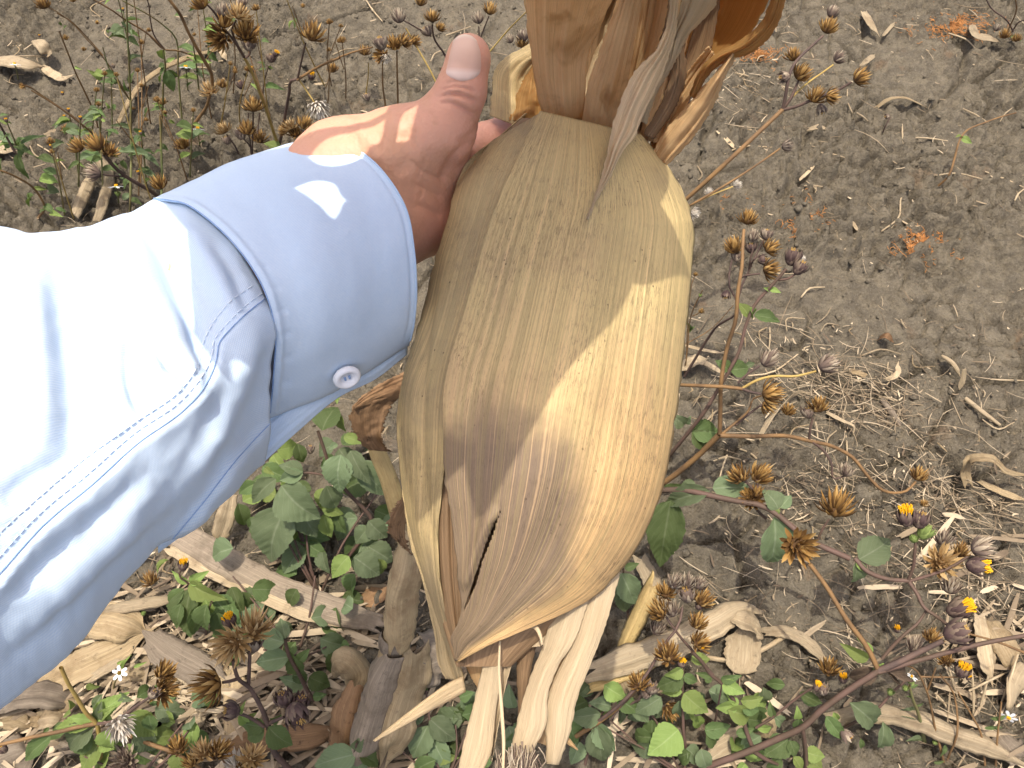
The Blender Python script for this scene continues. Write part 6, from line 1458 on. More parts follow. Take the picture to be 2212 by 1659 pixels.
plant(W_, 'weed with three open tan seed heads and dark violet buds at the bottom left', CW, ('D6', 1180, 1720),
  [('stem_dark', .0032, .0024, 'D6', [(1180, 1720), (1080, 1620, .03), (980, 1500, .06), (955, 1370, .09), (915, 1225, .12)]),
   ('stem_dark', .0024, .0016, 'D6', [(915, 1225, .12), (860, 1080, .145), (790, 950, .16), (740, 870, .17), (620, 770, .19), (590, 680, .20), (570, 590, .21)]),
   ('stem_dark', .0018, .0014, 'D6', [(725, 850, .17), (732, 700, .19), (740, 500, .21)]), ('stem_dark', .0017, .0013, 'D6', [(615, 780, .19), (550, 800, .195), (470, 815, .2)]),
   ('stem_dark', .0019, .0014, 'D6', [(915, 1220, .12), (990, 1190, .13), (1080, 1155, .14)]), ('stem_dark', .0019, .0014, 'D6', [(880, 1250, .12), (790, 1190, .13), (690, 1140, .14), (620, 1120, .145)])],
  [('tan', 'D6', 535, 460, .22, 40, -.25, .1, 1.0), ('tan', 'D6', 790, 250, .22, 38, .25, -1, .25), ('open', 'D6', 335, 845, .205, 42, -.9, .1, .75), ('yellow', 'D6', 545, 215, .2, 20, -.4, -1, .3), ('closed', 'D6', 770, 450, .2, 26, .1, -1, .2),
   ('bud', 'D6', 1080, 985, .145, 30, -.3, -1, .3), ('bud', 'D6', 1240, 1020, .14, 28, .3, -1, .3), ('bud', 'D6', 1190, 1110, .15, 38, .4, .5, .5), ('bud', 'D6', 560, 1090, .15, 30, -.7, -.2, .4)],
  [(g, 'D6', 890, 1250, .12, 640, 1210, .12, .62), (g, 'D6', 880, 1270, .12, 720, 1370, .1, .55), (g, 'D6', 920, 1250, .12, 1160, 1430, .10, .62), (g, 'D6', 960, 1200, .12, 1060, 1130, .13, .5), (lt, 'D6', 650, 1130, .145, 700, 990, .15, .3), (lt, 'D6', 720, 1170, .13, 810, 1110, .13, .5), (lt, 'D6', 640, 1110, .14, 720, 1210, .12, .4)])
plant(W_, 'dark leafy weed in deep shade right under the sleeve', CW, ('D6', 300, 420),
  [('stem_dark', .0018, .0014, 'D6', [(300, 420), (310, 280, .03), (330, 140, .06), (360, 20, .08)])], [],
  [(g, 'D6', 200, 60, .07, 170, 340, .04, .6), (g, 'D6', 320, 40, .08, 330, 300, .05, .55), (lt, 'D6', 300, 0, .08, 370, 130, .06, .6), (g, 'D6', 420, 120, .06, 520, 330, .03, .6), (g, 'D6', 560, 60, .06, 630, 240, .04, .55), (g, 'D6', 60, 40, .06, 20, 280, .04, .5)])
plant(W_, 'bright grey-green leafy weed with one fluffy white head in the bottom left corner', CW, ('D5', 1290, 1560),
  [('stem_gold', .0024, .0018, 'D5', [(1290, 1560), (1280, 1380, .03), (1250, 1100, .06), (1220, 930, .08), (1090, 800, .10), (980, 620, .12), (850, 400, .15), (770, 220, .17)]),
   ('stem_dry', .0022, .0016, 'D5', [(1220, 930, .08), (1000, 970, .085), (760, 1030, .09), (500, 1080, .095), (200, 1150, .1), (-60, 1210, .1)]), ('stem_dark', .0018, .0013, 'D5', [(1230, 930, .08), (1380, 915, .09), (1560, 830, .10), (1720, 710, .115), (1890, 600, .13)]), ('stem_dry', .0024, .002, 'D5', [(1600, 1060, .05), (1760, 1130, .05), (1960, 1210, .05), (2200, 1290, .05)])],
  [('white', 'D5', 1530, 985, .10, 34, .5, .4, .5), ('closed', 'D5', 1930, 560, .14, 18, .6, -.9, .2), ('open', 'D5', 2080, 520, .12, 34, .5, -.2, .5), ('open', 'D5', 2080, 280, .12, 30, .5, -.8, .4), ('grey', 'D5', 1550, 1390, .06, 38, .1, -.5, .8), ('yellow', 'D5', 45, 1260, .08, 15, -.5, -.5, .3)],
  [(lt, 'D5', 1180, 900, .08, 710, 990, .07, .4), (lt, 'D5', 1190, 880, .08, 1640, 530, .08, .45), (bl_, 'D5', 1230, 890, .08, 1290, 640, .09, .5), (lt, 'D5', 1160, 880, .08, 850, 850, .09, .42), (lt, 'D5', 1270, 850, .08, 1480, 700, .09, .4), (bl_, 'D5', 1190, 950, .075, 880, 1220, .05, .55), (g, 'D5', 1180, 1080, .06, 900, 1250, .04, .6), (lt, 'D5', 1270, 1180, .05, 1040, 1520, .03, .7), (lt, 'D5', 1270, 1160, .05, 1560, 1200, .05, .7), (lt, 'D5', 1650, 800, .08, 1980, 1080, .05, .62),
   (g, 'D5', 1880, 820, .08, 1930, 1010, .06, .6), (g, 'D5', 650, 1080, .09, 330, 1390, .06, .32), (g, 'D5', 620, 980, .09, 540, 1060, .09, .5), (lt, 'D5', 1380, 1000, .08, 1480, 1240, .05, .6), (bl_, 'D5', 1500, 560, .08, 1700, 640, .08, .5), (bl_, 'D5', 1300, 560, .08, 1180, 760, .07, .4), (lt, 'D5', 1560, 1240, .05, 1830, 1240, .04, .5), (bl_, 'D5', 1750, 1010, .06, 1960, 1260, .03, .6)])
plant('daisy_weed', 'small white daisy with a yellow centre over the pale dead leaves at the lower left', CW, ('D5', 1430, 560),
  [('stem_green', .0012, .0008, 'D5', [(1430, 560), (1440, 450, .02), (1500, 310, .05)])], [('daisy', 'D5', 1505, 290, .055, 18, .1, -.5, 1)], [(lt, 'D5', 1560, 240, .03, 1660, 60, .04, .25), (lt, 'D5', 1690, 220, .03, 1860, 150, .03, .25), (lt, 'D5', 1480, 180, .03, 1580, 120, .03, .3)])
plant('dry_weed', 'row of low golden-brown seed heads along the bottom left edge', CW, ('C8', 1180, 1560),
  [('stem_dry', .0018, .0014, 'C8', [(1180, 1560), (1100, 1480, .02), (950, 1390, .04), (730, 1310, .05)]), ('stem_dry', .0014, .001, 'C8', [(1320, 1560, 0), (1260, 1480, .03), (1210, 1400, .05)])],
  [('tan', 'C8', 1120, 1385, .06, 30), ('open', 'C8', 1215, 1385, .06, 32, .5, -.8, .4), ('open', 'C8', 985, 1365, .06, 26), ('tan', 'C8', 1400, 1410, .05, 34, .4, -.8, .4), ('white', 'C8', 1290, 1450, .04, 28), ('open', 'C8', 1370, 1470, .04, 28), ('open', 'C8', 1060, 1440, .04, 26)])
plant(W_, 'broad blue-green leaves at the bottom edge left of the ear tip', CW, ('D6', 1800, 1760),
  [('stem_purple', .002, .0016, 'D6', [(1800, 1760), (1790, 1640, .04), (1770, 1520, .07), (1800, 1400, .09)])], [],
  [(bl_, 'D6', 1790, 1520, .07, 1380, 1640, .05, .55), (bl_, 'D6', 1780, 1480, .08, 1870, 1330, .09, .6), (g, 'D6', 1800, 1520, .07, 2010, 1640, .05, .7), (bl_, 'D6', 1700, 1610, .04, 1560, 1740, .02, .7), (bl_, 'D6', 1800, 1600, .05, 1900, 1760, .03, .7)])
plant(W_, 'grey-green leaves low on the ground just left of the pale husks', CW, ('C7', 480, 1640),
  [('stem_purple', .0018, .0014, 'C7', [(480, 1640), (470, 1500, .03), (450, 1380, .05), (430, 1220, .07)])], [],
  [(bl_, 'C7', 450, 1380, .05, 600, 1500, .03, .6), (bl_, 'C7', 440, 1420, .045, 360, 1600, .02, .6), (bl_, 'C7', 470, 1500, .03, 560, 1660, .01, .6), (g, 'C7', 430, 1220, .07, 380, 1130, .08, .6), (g, 'C7', 440, 1180, .07, 470, 1060, .08, .5), (g, 'C7', 620, 1260, .05, 700, 1230, .05, .8), (bl_, 'C7', 420, 1360, .05, 320, 1420, .04, .6), (lt, 'C7', 480, 1560, .02, 620, 1600, .02, .6)])
plant(W_, 'pale grey-green leaf clump at the bottom right of the pale husks', CW, ('C7', 1330, 1640),
  [('stem_purple', .002, .0015, 'C7', [(1330, 1640), (1370, 1500, .03), (1400, 1380, .05), (1480, 1300, .07)]), ('stem_dry', .0024, .002, 'C7', [(1280, 1480, .04), (1420, 1390, .06), (1500, 1330, .07), (1640, 1190, .09)])], [],
  [(bl_, 'C7', 1420, 1350, .06, 1230, 1370, .05, .55), (bl_, 'C7', 1400, 1420, .05, 1430, 1620, .02, .6), (bl_, 'C7', 1390, 1400, .05, 1500, 1560, .03, .55), (bl_, 'C7', 1480, 1310, .07, 1350, 1290, .07, .6), (lt, 'C7', 1440, 1190, .09, 1560, 1260, .08, .75), (bl_, 'C7', 1300, 1510, .03, 1250, 1640, .02, .7), (g, 'C7', 1510, 1260, .07, 1640, 1340, .06, .6), (g, 'C7', 1230, 1400, .05, 1280, 1530, .03, .7), (bl_, 'C7', 1600, 1300, .06, 1690, 1400, .05, .6), (bl_, 'C7', 920, 1320, .04, 900, 1180, .05, .6), (bl_, 'C7', 900, 1420, .04, 960, 1560, .02, .6), (g, 'C7', 900, 1560, .02, 980, 1400, .04, .5)])
# --- upper left
plant('dry_weed', 'tall dry weed with a clump of orange-brown heads left of the thumb', CW, ('D8', 1460, 1680),
  [('stem_gold', .0024, .0018, 'D8', [(1460, 1680), (1420, 1600, .02), (1300, 1250, .10), (1190, 960, .17), (1100, 740, .22), (1040, 630, .245)]), ('stem_dark', .0018, .0013, 'D8', [(1040, 630, .245), (970, 510, .27), (890, 400, .29), (840, 340, .30)]),
   ('stem_dark', .0016, .0012, 'D8', [(1000, 570, .255), (930, 420, .28), (910, 320, .30), (950, 230, .315)]), ('stem_dark', .0014, .0011, 'D8', [(760, 210, .315), (690, 110, .33), (620, 40, .34)]), ('stem_dark', .0014, .0011, 'D8', [(1060, 640, .245), (1100, 600, .25), (1110, 560, .255)])],
  [('open', 'D8', 765, 415, .295, 40, -.3, .3, .7), ('open', 'D8', 815, 240, .31, 30, .2, -1, .4), ('tan', 'D8', 990, 130, .33, 36, .3, -1, .3), ('open', 'D8', 1055, 355, .30, 42, .2, -.4, .8), ('grey', 'D8', 810, 125, .32, 26, .2, -1, .3), ('open', 'D8', 555, 25, .345, 32, -.4, -.7, .4), ('closed', 'D8', 1095, 510, .27, 26, .1, -.9, .3), ('open', 'D8', 1140, 440, .28, 18, .2, -1, .3), ('closed', 'D8', 1010, 40, .33, 22, .2, -1, .3)],
  [(lt, 'D8', 770, 560, .1, 790, 480, .11, .4), (g, 'D8', 900, 240, .28, 930, 190, .28, .7)])
plant('dry_weed', 'forked dry weed with a round orange-brown head and a fluffy white head', CW, ('D8', 1410, 1680),
  [('stem_dark', .0024, .0019, 'D8', [(1410, 1680), (1440, 1560, .03), (1500, 1250, .10), (1545, 1000, .15), (1565, 890, .175), (1630, 875, .18)]), ('stem_dark', .0014, .0011, 'D8', [(1632, 875, .18), (1670, 700, .21), (1720, 480, .25)]),
   ('stem_dry', .0019, .0014, 'D8', [(1630, 885, .18), (1760, 800, .19), (1936, 705, .21), (2100, 640, .23)]), ('stem_gold', .0012, .0009, 'D8', [(1640, 870, .18), (1730, 1000, .165), (1830, 1150, .15)])],
  [('open', 'D8', 1800, 370, .26, 40, .3, -.9, .5), ('white', 'D8', 1865, 1205, .15, 38, .3, .9, .3), ('tan', 'D8', 1545, 1380, .08, 34, -.4, -.9, .3), ('open', 'D8', 1720, 1370, .08, 36, .4, -.7, .4), ('open', 'D8', 1610, 1470, .07, 30, 0, -.3, .8), ('open', 'D8', 1480, 1440, .07, 26, -.6, -.5, .4), ('closed', 'D8', 1680, 1480, .06, 22)])
plant('dry_weed', 'round cup-shaped brown seed heads on straight stems above the cuff', CW, ('D8', 1130, 1760),
  [('stem_dark', .0015, .0011, 'D8', [(1130, 1760), (1132, 1600, .05), (1140, 1400, .09), (1142, 1250, .12)]), ('stem_dark', .0012, .0009, 'D8', [(1120, 1700, .02), (1100, 1500, .06), (1085, 1400, .08), (1090, 1250, .1)]), ('stem_dark', .0012, .0009, 'D8', [(1130, 1660, .03), (1060, 1560, .05), (1000, 1510, .06)]), ('stem_dark', .0012, .0009, 'D8', [(1190, 1480, .07), (1200, 1370, .08), (1215, 1250, .1)]), ('stem_dark', .0015, .0011, 'D8', [(980, 1700, .01), (930, 1600, .03), (850, 1490, .05)])],
  [('open', 'D8', 1140, 1160, .13, 40, 0, -1, .35), ('open', 'D8', 1080, 1430, .09, 34, .1, -.9, .4), ('closed', 'D8', 1005, 1490, .07, 30, -.2, -.9, .4), ('open', 'D8', 1215, 1520, .06, 34, .2, -.8, .5), ('tan', 'D8', 810, 1420, .06, 32, -.5, -.9, .3), ('closed', 'D8', 850, 1560, .05, 22)])
plant('dry_weed', 'dry weed with one ragged tan head bending through the thin green stems', CW, ('D8', 390, 1640),
  [('stem_dry', .0026, .002, 'D8', [(390, 1640), (420, 1500, .03), (520, 1330, .07), (620, 1190, .10), (660, 1060, .13)]), ('stem_dry', .0024, .0018, 'D8', [(690, 940, .15), (670, 790, .18), (600, 670, .2), (500, 500, .23), (420, 350, .25), (350, 190, .27), (270, 70, .29), (200, -20, .3)]), ('stem_dry', .0022, .0018, 'D8', [(660, 1060, .13), (690, 940, .15)])],
  [('tan', 'D8', 655, 985, .15, 32, -.3, -.8, .5), ('open', 'D8', 800, 930, .12, 22), ('open', 'D8', 360, 1590, .04, 34, -.2, -.7, .5)],
  [(g, 'D8', 340, 170, .27, 265, 180, .27, .6)])
plant('dry_weed', 'dark-stemmed weed with a spiky black-brown head just above the sleeve', CW, ('D9', 2100, 1330),
  [('stem_dark', .003, .0022, 'D9', [(2100, 1330), (1980, 1205, .03), (1780, 1080, .07), (1580, 960, .10), (1430, 830, .13), (1320, 690, .155)]), ('stem_dark', .0012, .0009, 'D9', [(1565, 965, .10), (1440, 960, .115), (1300, 940, .13)]), ('stem_dry', .0012, .0009, 'D9', [(1170, 420, .15), (1050, 320, .17), (800, 130, .2), (600, 0, .22), (400, -120, .24)])],
  [('open', 'D9', 1215, 560, .165, 36, -.6, -1, .3), ('open', 'D9', 1390, 640, .155, 30, .5, -.6, .5), ('open', 'D9', 975, 585, .16, 32, -.6, -.7, .4), ('grey', 'D9', 1190, 925, .135, 34, -1, -.1, .2), ('open', 'D9', 2010, 1060, .06, 34, -.2, -.8, .5), ('open', 'D9', 840, 380, .12, 20)])
plant('dry_weed', 'pair of grey and brown heads on crossing stems at the top beside the thumb', CW, ('C2', 1230, 560),
  [('stem_dark', .0019, .0013, 'C2', [(1230, 560), (1210, 430, .05), (1180, 340, .08), (1110, 230, .12), (1100, 150, .15)]), ('stem_dark', .0012, .0009, 'C2', [(1090, 215, .12), (1010, 170, .14), (940, 130, .16), (900, 110, .17)]), ('stem_dark', .0012, .0009, 'C2', [(1230, 500, .02), (1360, 330, .08), (1390, 230, .12), (1440, 100, .16)]), ('stem_dark', .0012, .0009, 'C2', [(1380, 300, .09), (1382, 200, .12), (1380, 160, .13)]),
   ('stem_gold', .0012, .0009, 'C2', [(1440, 320, .05), (1550, 190, .09), (1680, 60, .14)]), ('stem_gold', .0014, .0011, 'C2', [(1150, 560, .0), (1090, 430, .03), (1010, 290, .06), (940, 170, .09)])],
  [('grey', 'C2', 898, 105, .175, 32, -.2, -1, .3), ('open', 'C2', 1100, 100, .16, 32, 0, -1, .3), ('closed', 'C2', 1070, 190, .13, 28, -.6, -.8, .3), ('open', 'C2', 1150, 165, .13, 24, .7, -.8, .3), ('grey', 'C2', 1378, 115, .14, 28, -.2, -1, .3), ('open', 'C2', 1448, 60, .165, 28, .2, -1, .3), ('open', 'C2', 1030, 12, .17, 24), ('grey', 'C2', 1650, 215, .08, 34, -.2, -1, .3), ('open', 'C2', 1640, 260, .07, 30, 0, -.8, .5), ('grey', 'C2', 1570, 240, .07, 22, -.5, -1, .3)])
plant('dry_weed', 'knot of dark dead heads on two straight tan stems left of the thumb nail', CW, ('C2', 890, 760),
  [('stem_dry', .0016, .0012, 'C2', [(890, 760), (892, 600, .05), (888, 440, .10), (886, 310, .14)]), ('stem_dry', .0015, .0011, 'C2', [(830, 720, .0), (815, 620, .03), (800, 500, .07), (800, 380, .1)]), ('stem_dry', .0018, .0012, 'C2', [(280, 480, .05), (450, 385, .1), (620, 315, .13), (740, 285, .15)]), ('stem_gold', .001, .0008, 'C2', [(700, 560, .0), (712, 470, .03), (715, 380, .06)])],
  [('closed', 'C2', 790, 265, .16, 34, -.2, -.8, .5), ('open', 'C2', 870, 265, .15, 34, 0, -.6, .7), ('open', 'C2', 935, 245, .155, 32, .6, -.5, .4), ('open', 'C2', 1000, 245, .14, 26, .7, -.4, .4), ('open', 'C2', 790, 335, .12, 30, -.3, .3, .6), ('open', 'C2', 690, 310, .08, 26), ('open', 'C2', 500, 415, .07, 24), ('closed', 'C2', 705, 590, .03, 22), ('white', 'C2', 820, 350, .12, 20, .2, .8, .4)])
plant(W_, 'green weed with violet bud and yellow petals between brown seed heads', CW, ('D8', 1260, 1180),
  [('stem_purple', .0014, .0011, 'D8', [(1260, 1180), (1250, 1000, .04), (1270, 880, .06), (1310, 740, .09)])],
  [('bud', 'D8', 1340, 645, .11, 26, .2, -1, .3), ('yellow', 'D8', 1390, 600, .12, 15, .5, -.6, .4), ('yellow', 'D8', 1125, 790, .06, 15, .1, -.7, .6), ('yellow', 'D8', 1785, 855, .05, 18, .2, -.8, .5), ('bud', 'D8', 1005, 945, .05, 24, -.4, -1, .3)],
  [(g, 'D8', 1270, 740, .08, 1180, 690, .09, .5), (g, 'D8', 1280, 760, .08, 1200, 780, .08, .4), (lt, 'D8', 1310, 740, .09, 1370, 770, .08, .3), (g, 'D8', 1280, 960, .05, 1500, 1000, .05, .3), (lt, 'D8', 1220, 1000, .04, 1100, 920, .05, .35), (g, 'D8', 1240, 440, .05, 1320, 470, .05, .5), (lt, 'D8', 1440, 1680, .02, 1250, 1580, .03, .6), (lt, 'D8', 1590, 230, .05, 1540, 330, .04, .3), (g, 'D8', 1610, 200, .06, 1600, 320, .05, .3)])
plant('thin_weed', 'slender green weed with drooping small dark leaves at the upper left', CW, ('D8', 120, 1760),
  [('stem_green', .0016, .0011, 'D8', [(120, 1760), (120, 1500, .04), (140, 1200, .09), (150, 900, .14), (170, 760, .165), (150, 560, .2)]), ('stem_dry', .0013, .0009, 'D8', [(560, 640, .1), (300, 560, .13), (150, 545, .15), (0, 400, .18)])],
  [('open', 'D8', 140, 1130, .1, 16)],
  [(g, 'D8', 170, 760, .165, 120, 920, .14, .45), (g, 'D8', 190, 780, .165, 260, 1010, .13, .42), (g, 'D8', 170, 740, .165, 95, 740, .16, .5), (g, 'D8', 200, 770, .165, 310, 850, .15, .4), (lt, 'D8', 150, 660, .18, 110, 560, .2, .4), (lt, 'D8', 180, 690, .18, 280, 640, .18, .35), (lt, 'D8', 130, 1230, .09, 190, 1290, .08, .4), (g, 'D8', 140, 1200, .09, 0, 1230, .09, .45), (lt, 'D8', 150, 1190, .09, 20, 1150, .1, .3)])
def thin(label, foot, stems, heads, leaves): return plant('thin_weed', label, CW, foot, stems, heads, leaves)
thin('straight upright green stem with paired leaves left of the curving tan blade', ('D7', 1660, 1700), [('stem_green', .0015, .0009, 'D7', [(1660, 1700), (1650, 1300, .06), (1630, 800, .13), (1610, 400, .19), (1600, 0, .25)]), ('stem_green', .0012, .0008, 'D7', [(1640, 1260, .06), (1560, 1150, .08), (1500, 1060, .1), (1380, 870, .13), (1300, 600, .17)])], [('closed', 'D7', 1430, 840, .13, 11)],
     [(g, 'D7', 1490, 1050, .1, 1250, 1040, .1, .35), (g, 'D7', 1480, 1030, .1, 1400, 1090, .1, .8), (g, 'D7', 1640, 1060, .09, 1700, 900, .1, .35), (lt, 'D7', 1280, 1000, .1, 1090, 880, .12, .35), (g, 'D7', 1640, 1150, .08, 1560, 1000, .1, .3), (lt, 'D7', 1380, 1370, .05, 1330, 1290, .06, .4)])
thin('reddish thin stem leaning left with golden tips at the top left', ('D7', 1250, 1700), [('stem_dry', .0014, .0009, 'D7', [(1250, 1700), (1200, 1450, .04), (1080, 1180, .08), (960, 930, .12), (870, 700, .16), (750, 400, .2)]), ('stem_purple', .0014, .001, 'D7', [(2080, 620, .12), (1960, 470, .14), (1900, 250, .17), (1880, 60, .2), (1840, -60, .22)]), ('stem_dry', .0014, .001, 'D7', [(2080, 620, .1), (1860, 420, .13), (1600, 260, .16), (1350, 90, .2), (1150, -20, .22)])], [('open', 'D7', 830, 480, .18, 12), ('open', 'D7', 1230, 290, .15, 8), ('yellow', 'D7', 1225, 285, .12, 6)], [(lt, 'D7', 950, 850, .12, 1040, 880, .12, .3), (g, 'D7', 790, 330, .2, 740, 290, .21, .3)])
thin('long thin brown stem running diagonally with a broken tip at the far left', ('D7', 1200, 1800), [('stem_dry', .0015, .001, 'D7', [(1200, 1800), (1030, 1570, .03), (800, 1390, .07), (550, 1220, .11), (350, 1090, .14), (260, 1070, .15)]), ('stem_dry', .001, .0007, 'D7', [(1640, 1260, .05), (1330, 760, .13), (1100, 500, .17), (900, 280, .2), (650, 110, .23), (560, 60, .24)])], [('open', 'D7', 540, 50, .24, 26, -.3, -1, .3), ('open', 'D7', 285, 1090, .15, 12, -.5, .5, .3), ('yellow', 'D7', 790, 1190, .05, 7), ('open', 'D7', 1060, 620, .12, 11)], [(g, 'D7', 850, 330, .19, 800, 380, .19, .3)])
thin('faint thin stems with tiny buds crossing at the upper left', ('D7', 2300, 1500), [('stem_green', .0014, .0009, 'D7', [(2300, 1500), (2250, 900, .08), (2230, 500, .13), (2040, 300, .17), (1760, 120, .21), (1550, 10, .23)]), ('stem_dry', .001, .0007, 'D7', [(1300, 700, .12), (1100, 470, .15), (870, 250, .19), (720, 170, .21)]), ('stem_green', .001, .0008, 'D7', [(1420, 1640, .02), (1410, 1200, .08), (1400, 900, .12)])], [('yellow', 'D7', 500, 460, .03, 6), ('yellow', 'D7', 810, 1480, .02, 7), ('open', 'D7', 920, 0, .1, 14)], [(lt, 'D7', 2040, 640, .12, 2090, 700, .12, .5), (g, 'D7', 1460, 1320, .05, 1440, 1400, .04, .6), (g, 'D7', 1870, 1370, .05, 1850, 1510, .03, .5), (lt, 'D7', 1950, 1350, .05, 2100, 1390, .05, .3), (lt, 'D7', 2130, 1520, .04, 2212, 1560, .03, .4)])
plant('daisy_weed', 'white daisy with an orange centre among thin stems at the upper left, the higher one', CW, ('D8', 420, 1000), [('stem_green', .001, .0007, 'D8', [(420, 1000), (410, 880, .04), (400, 780, .07)])], [('daisy', 'D8', 395, 735, .08, 22, .1, -1, .35)], [(g, 'D8', 415, 960, .02, 480, 900, .03, .3)])
plant('daisy_weed', 'white daisy with an orange centre among thin stems, the lower one', CW, ('D8', 560, 1660), [('stem_green', .001, .0007, 'D8', [(560, 1660), (540, 1540, .03), (528, 1450, .05)])], [('daisy', 'D8', 525, 1415, .06, 24, .1, -1, .35)], [(g, 'D8', 550, 1600, .02, 620, 1560, .03, .3)])
plant('daisy_weed', 'white daisy just above the sleeve beside the pale stalk pieces', CW, ('D9', 1500, 1300), [('stem_green', .001, .0007, 'D9', [(1500, 1300), (1490, 1200, .02), (1475, 1110, .035)])], [('daisy', 'D9', 1468, 1078, .04, 26, 0, -1, .35), ('green', 'D9', 1490, 1190, .02, 14)], [])
plant('daisy_weed', 'tiny daisy in front of the pale leaf at the far left edge', CW, ('D7', 230, 1000), [('stem_green', .001, .0007, 'D7', [(230, 1000), (210, 900, .02), (190, 830, .035)])], [('daisy', 'D7', 185, 800, .04, 20, .1, -1, .4)], [])
plant(W_, 'leafy green weed with long grey-green leaves above the cuff seam', CW, ('D9', 1640, 1560),
  [('stem_green', .0018, .0012, 'D9', [(1640, 1560), (1650, 1100, .06), (1660, 600, .1), (1650, 300, .13), (1655, 0, .16)]), ('stem_green', .0018, .0012, 'D9', [(2040, 1300, .02), (2045, 900, .05), (2035, 500, .09), (2020, 200, .12)])],
  [('yellow', 'D9', 1750, 930, .05, 8), ('green', 'D9', 1490, 1200, .03, 9)],
  [(bl_, 'D9', 1560, 650, .1, 1970, 745, .09, .26), (bl_, 'D9', 1480, 620, .1, 1700, 680, .09, .3), (g, 'D9', 1500, 430, .11, 1330, 380, .12, .5), (g, 'D9', 1420, 390, .11, 1370, 480, .1, .6), (bl_, 'D9', 1660, 360, .12, 1380, 330, .13, .25), (g, 'D9', 1680, 370, .12, 1840, 470, .1, .3), (g, 'D9', 1560, 760, .08, 1620, 880, .06, .5), (bl_, 'D9', 1560, 1000, .06, 1500, 890, .07, .4), (g, 'D9', 1400, 800, .07, 1540, 940, .06, .4), (g, 'D9', 1650, 1000, .05, 1570, 1130, .04, .5), (g, 'D9', 1750, 900, .05, 1900, 880, .05, .4), (g, 'D9', 2040, 640, .08, 1950, 680, .08, .4), (g, 'D9', 2030, 560, .08, 2130, 640, .07, .5), (lt, 'D9', 1330, 270, .13, 1280, 240, .13, .5), (g, 'D9', 1640, 1250, .03, 1800, 1330, .02, .5), (bl_, 'D9', 1560, 1270, .03, 1680, 1170, .03, .5), (lt, 'D9', 1900, 1000, .04, 1820, 1060, .04, .5)])
plant(W_, 'blurred green weed with drooping leaves at the left edge above the sleeve', CW, ('D9', 480, 1500),
  [('stem_dry', .0018, .0012, 'D9', [(480, 1500), (560, 1330, .03), (430, 1120, .06), (240, 990, .09), (0, 890, .12), (-60, 870, .125)]), ('stem_dark', .0018, .0012, 'D9', [(190, 660, .1), (100, 500, .12), (30, 370, .14), (-30, 260, .16)])],
  [],
  [(bl_, 'D9', 270, 560, .11, 600, 450, .11, .2), (g, 'D9', 240, 560, .11, 320, 480, .12, .6), (g, 'D9', 220, 680, .1, 380, 1000, .06, .32), (g, 'D9', 330, 640, .09, 290, 790, .07, .5), (lt, 'D9', 420, 1110, .06, 600, 1130, .05, .3), (lt, 'D9', 350, 1180, .05, 420, 1280, .04, .6), (g, 'D9', 560, 1320, .03, 700, 1450, .02, .5), (g, 'D9', 560, 1380, .03, 500, 1430, .03, .6), (lt, 'D9', 640, 1430, .02, 800, 1480, .02, .4), (g, 'D9', 0, 200, .15, 110, 190, .15, .4), (g, 'D9', 30, 290, .15, 150, 310, .14, .4), (g, 'D9', 20, 740, .1, 50, 950, .08, .5), (g, 'D9', 430, 1200, .05, 380, 1360, .03, .45), (g, 'D9', 700, 1370, .03, 840, 1420, .02, .4)])
plant('dry_twig', 'bent dry twig with a tiny green leaf standing on the bare soil at the right', CW, ('C4', 1590, 1120),
  [('stem_dry', .0018, .0010, 'C4', [(1590, 1120), (1650, 1060, .02), (1690, 940, .04), (1715, 850, .055), (1745, 800, .06), (1880, 735, .07), (2000, 695, .075), (2060, 680, .08)])], [], [(lt, 'C4', 1725, 830, .055, 1790, 865, .05, .5), (lt, 'C4', 1730, 825, .055, 1690, 830, .06, .4)])
plant('dry_twig', 'short stub with a dark nodding head on the bare soil at the right', CW, ('C4', 1255, 795),
  [('stem_dark', .0012, .0009, 'C4', [(1255, 795), (1275, 750, .015), (1300, 705, .025)])], [('closed', 'C4', 1282, 702, .028, 13, -.9, .2, .2)], [])
plant('dry_weed', 'low tangle of dry brown weed in the top right corner', CW, ('C4', 2040, 190),
  [('stem_dark', .0014, .001, 'C4', [(2040, 190), (2000, 120, .03), (1900, 40, .06), (1870, -20, .08)]), ('stem_dark', .0012, .0009, 'C4', [(2040, 180, .0), (2080, 130, .03), (2110, 120, .04)]), ('stem_dry', .0012, .0009, 'C4', [(2000, 200, .0), (2060, 60, .05), (2050, -20, .08)])], [('open', 'C4', 1990, 210, .02, 26), ('open', 'C4', 2060, 230, .02, 24), ('grey', 'C4', 1940, 170, .02, 20)], [(g, 'C4', 2020, 220, .01, 2090, 250, .01, .3)])

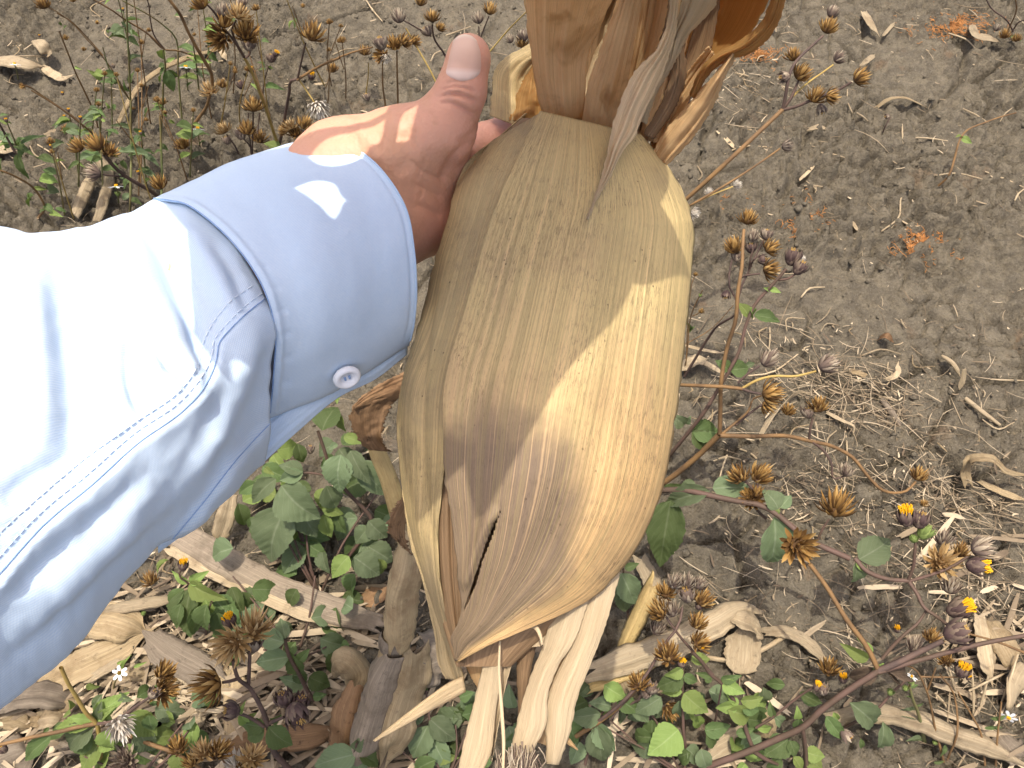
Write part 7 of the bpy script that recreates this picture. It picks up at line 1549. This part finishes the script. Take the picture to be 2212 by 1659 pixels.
# a scatter of small green weeds at the upper left
for i in range(13):
    x = RS.uniform(20, 560); y = RS.uniform(330, 520) if i < 9 else RS.uniform(120, 260)
    if x > 330 and y > 420: y -= 110
    lean = RS.uniform(-45, 15); hh = RS.uniform(.08, .20); top = (x+lean, y-RS.uniform(110, 230))
    ln = [(('leaf_green', 'leaf_light', 'leaf_blue')[RS.randint(3)], 'P', x+(top[0]-x)*t, y+(top[1]-y)*t, hh*t, x+(top[0]-x)*t+RS.choice([-1, 1])*RS.uniform(16, 42), y+(top[1]-y)*t+RS.uniform(-16, 24), max(.01, hh*t-.02*RS.uniform(-.5, 1)), RS.uniform(.22, .42)) for t in RS.uniform(.15, 1, RS.randint(6, 11))]
    plant('thin_weed', 'small thin-stemmed green weed with narrow leaves among the dry stems at the upper left', CW, ('P', x, y), [('stem_green', .0013, .0007, 'P', [(x, y), (x+lean*.3, y+(top[1]-y)*.4, hh*.4), (top[0], top[1], hh)])],
          [('open', 'P', top[0], top[1], hh, RS.uniform(7, 14))] if i % 2 else [('yellow', 'P', top[0], top[1], hh, 7)], ln, 'small green weeds at the upper left')

def dense(label, foot, x0, x1, y0, y1, n, mats, hmax, L0, L1, group=None):
    fx, fy = foot; ln = []; st_ = []
    for k in range(5):
        tx, ty = RS.uniform(x0, x1), RS.uniform(y0, y1); st_.append(('stem_purple', .002, .0011, 'P', [(fx, fy), ((fx+tx)/2+RS.uniform(-15, 15), (fy+ty)/2, hmax*.5), (tx, ty, hmax*RS.uniform(.5, .9))]))
    for k in range(n):
        x, y = RS.uniform(x0, x1), RS.uniform(y0, y1); h_ = hmax*RS.uniform(.1, .85); a = RS.uniform(0, 6.28); Ln = RS.uniform(L0, L1)
        ln.append((R.choice(mats), 'P', x, y, h_, x+Ln*math.cos(a), y+Ln*.8*abs(math.sin(a))*RS.choice([1, 1, -.4]), max(.006, h_-.02), RS.uniform(.5, .8)))
    return plant(W_, label, CW, ('P', fx, fy), st_, [], ln, group)
dense('dense mass of dark green leaves filling the shade under the cuff', (690, 1290), 500, 850, 900, 1210, 46, [g, bl_, g, bl_, lt], .11, 34, 80)
dense('dark leaves low between the yellow flower and the maize stalk', (640, 1420), 500, 780, 1230, 1430, 26, [g, g, bl_], .06, 34, 80)
dense('small green leaves crowding the bottom edge right of the husks', (1500, 1690), 1260, 1700, 1470, 1650, 34, [lt, g, bl_], .06, 26, 60)
dense('ragged green leaves at the very bottom left below the fluffy head', (300, 1690), 130, 460, 1490, 1650, 26, [lt, lt, bl_, g], .06, 30, 75)
dense('small leaves along the stalk foot and the silk', (960, 1690), 850, 1120, 1480, 1650, 20, [bl_, g], .05, 28, 60)
for i in range(16):
    x = RS.uniform(30, 800); y = RS.uniform(250, 520) if x < 420 else RS.uniform(180, 300); hh = RS.uniform(.1, .28)
    tx = x + RS.uniform(-110, 30); ty = y - RS.uniform(120, 330)
    plant('thin_weed', 'bare thin dry stem with tiny dead tips in the thicket at the upper left', CW, ('P', x, y), [('stem_dry' if i % 3 else 'stem_gold', .0011, .0006, 'P', [(x, y), (x*.6+tx*.4+RS.uniform(-8, 8), y*.6+ty*.4, hh*.5), (tx, ty, hh)]), ('stem_dry', .0007, .0005, 'P', [((x+tx)/2, (y+ty)/2, hh*.55), ((x+tx)/2+RS.uniform(-50, 50), (y+ty)/2-60, hh*.8)])],
          [('open', 'P', tx, ty, hh, RS.uniform(8, 18)), ('open', 'P', (x+tx)/2+RS.uniform(-30, 30), (y+ty)/2-60, hh*.8, 9)], [], 'bare thin dry stems at the upper left')
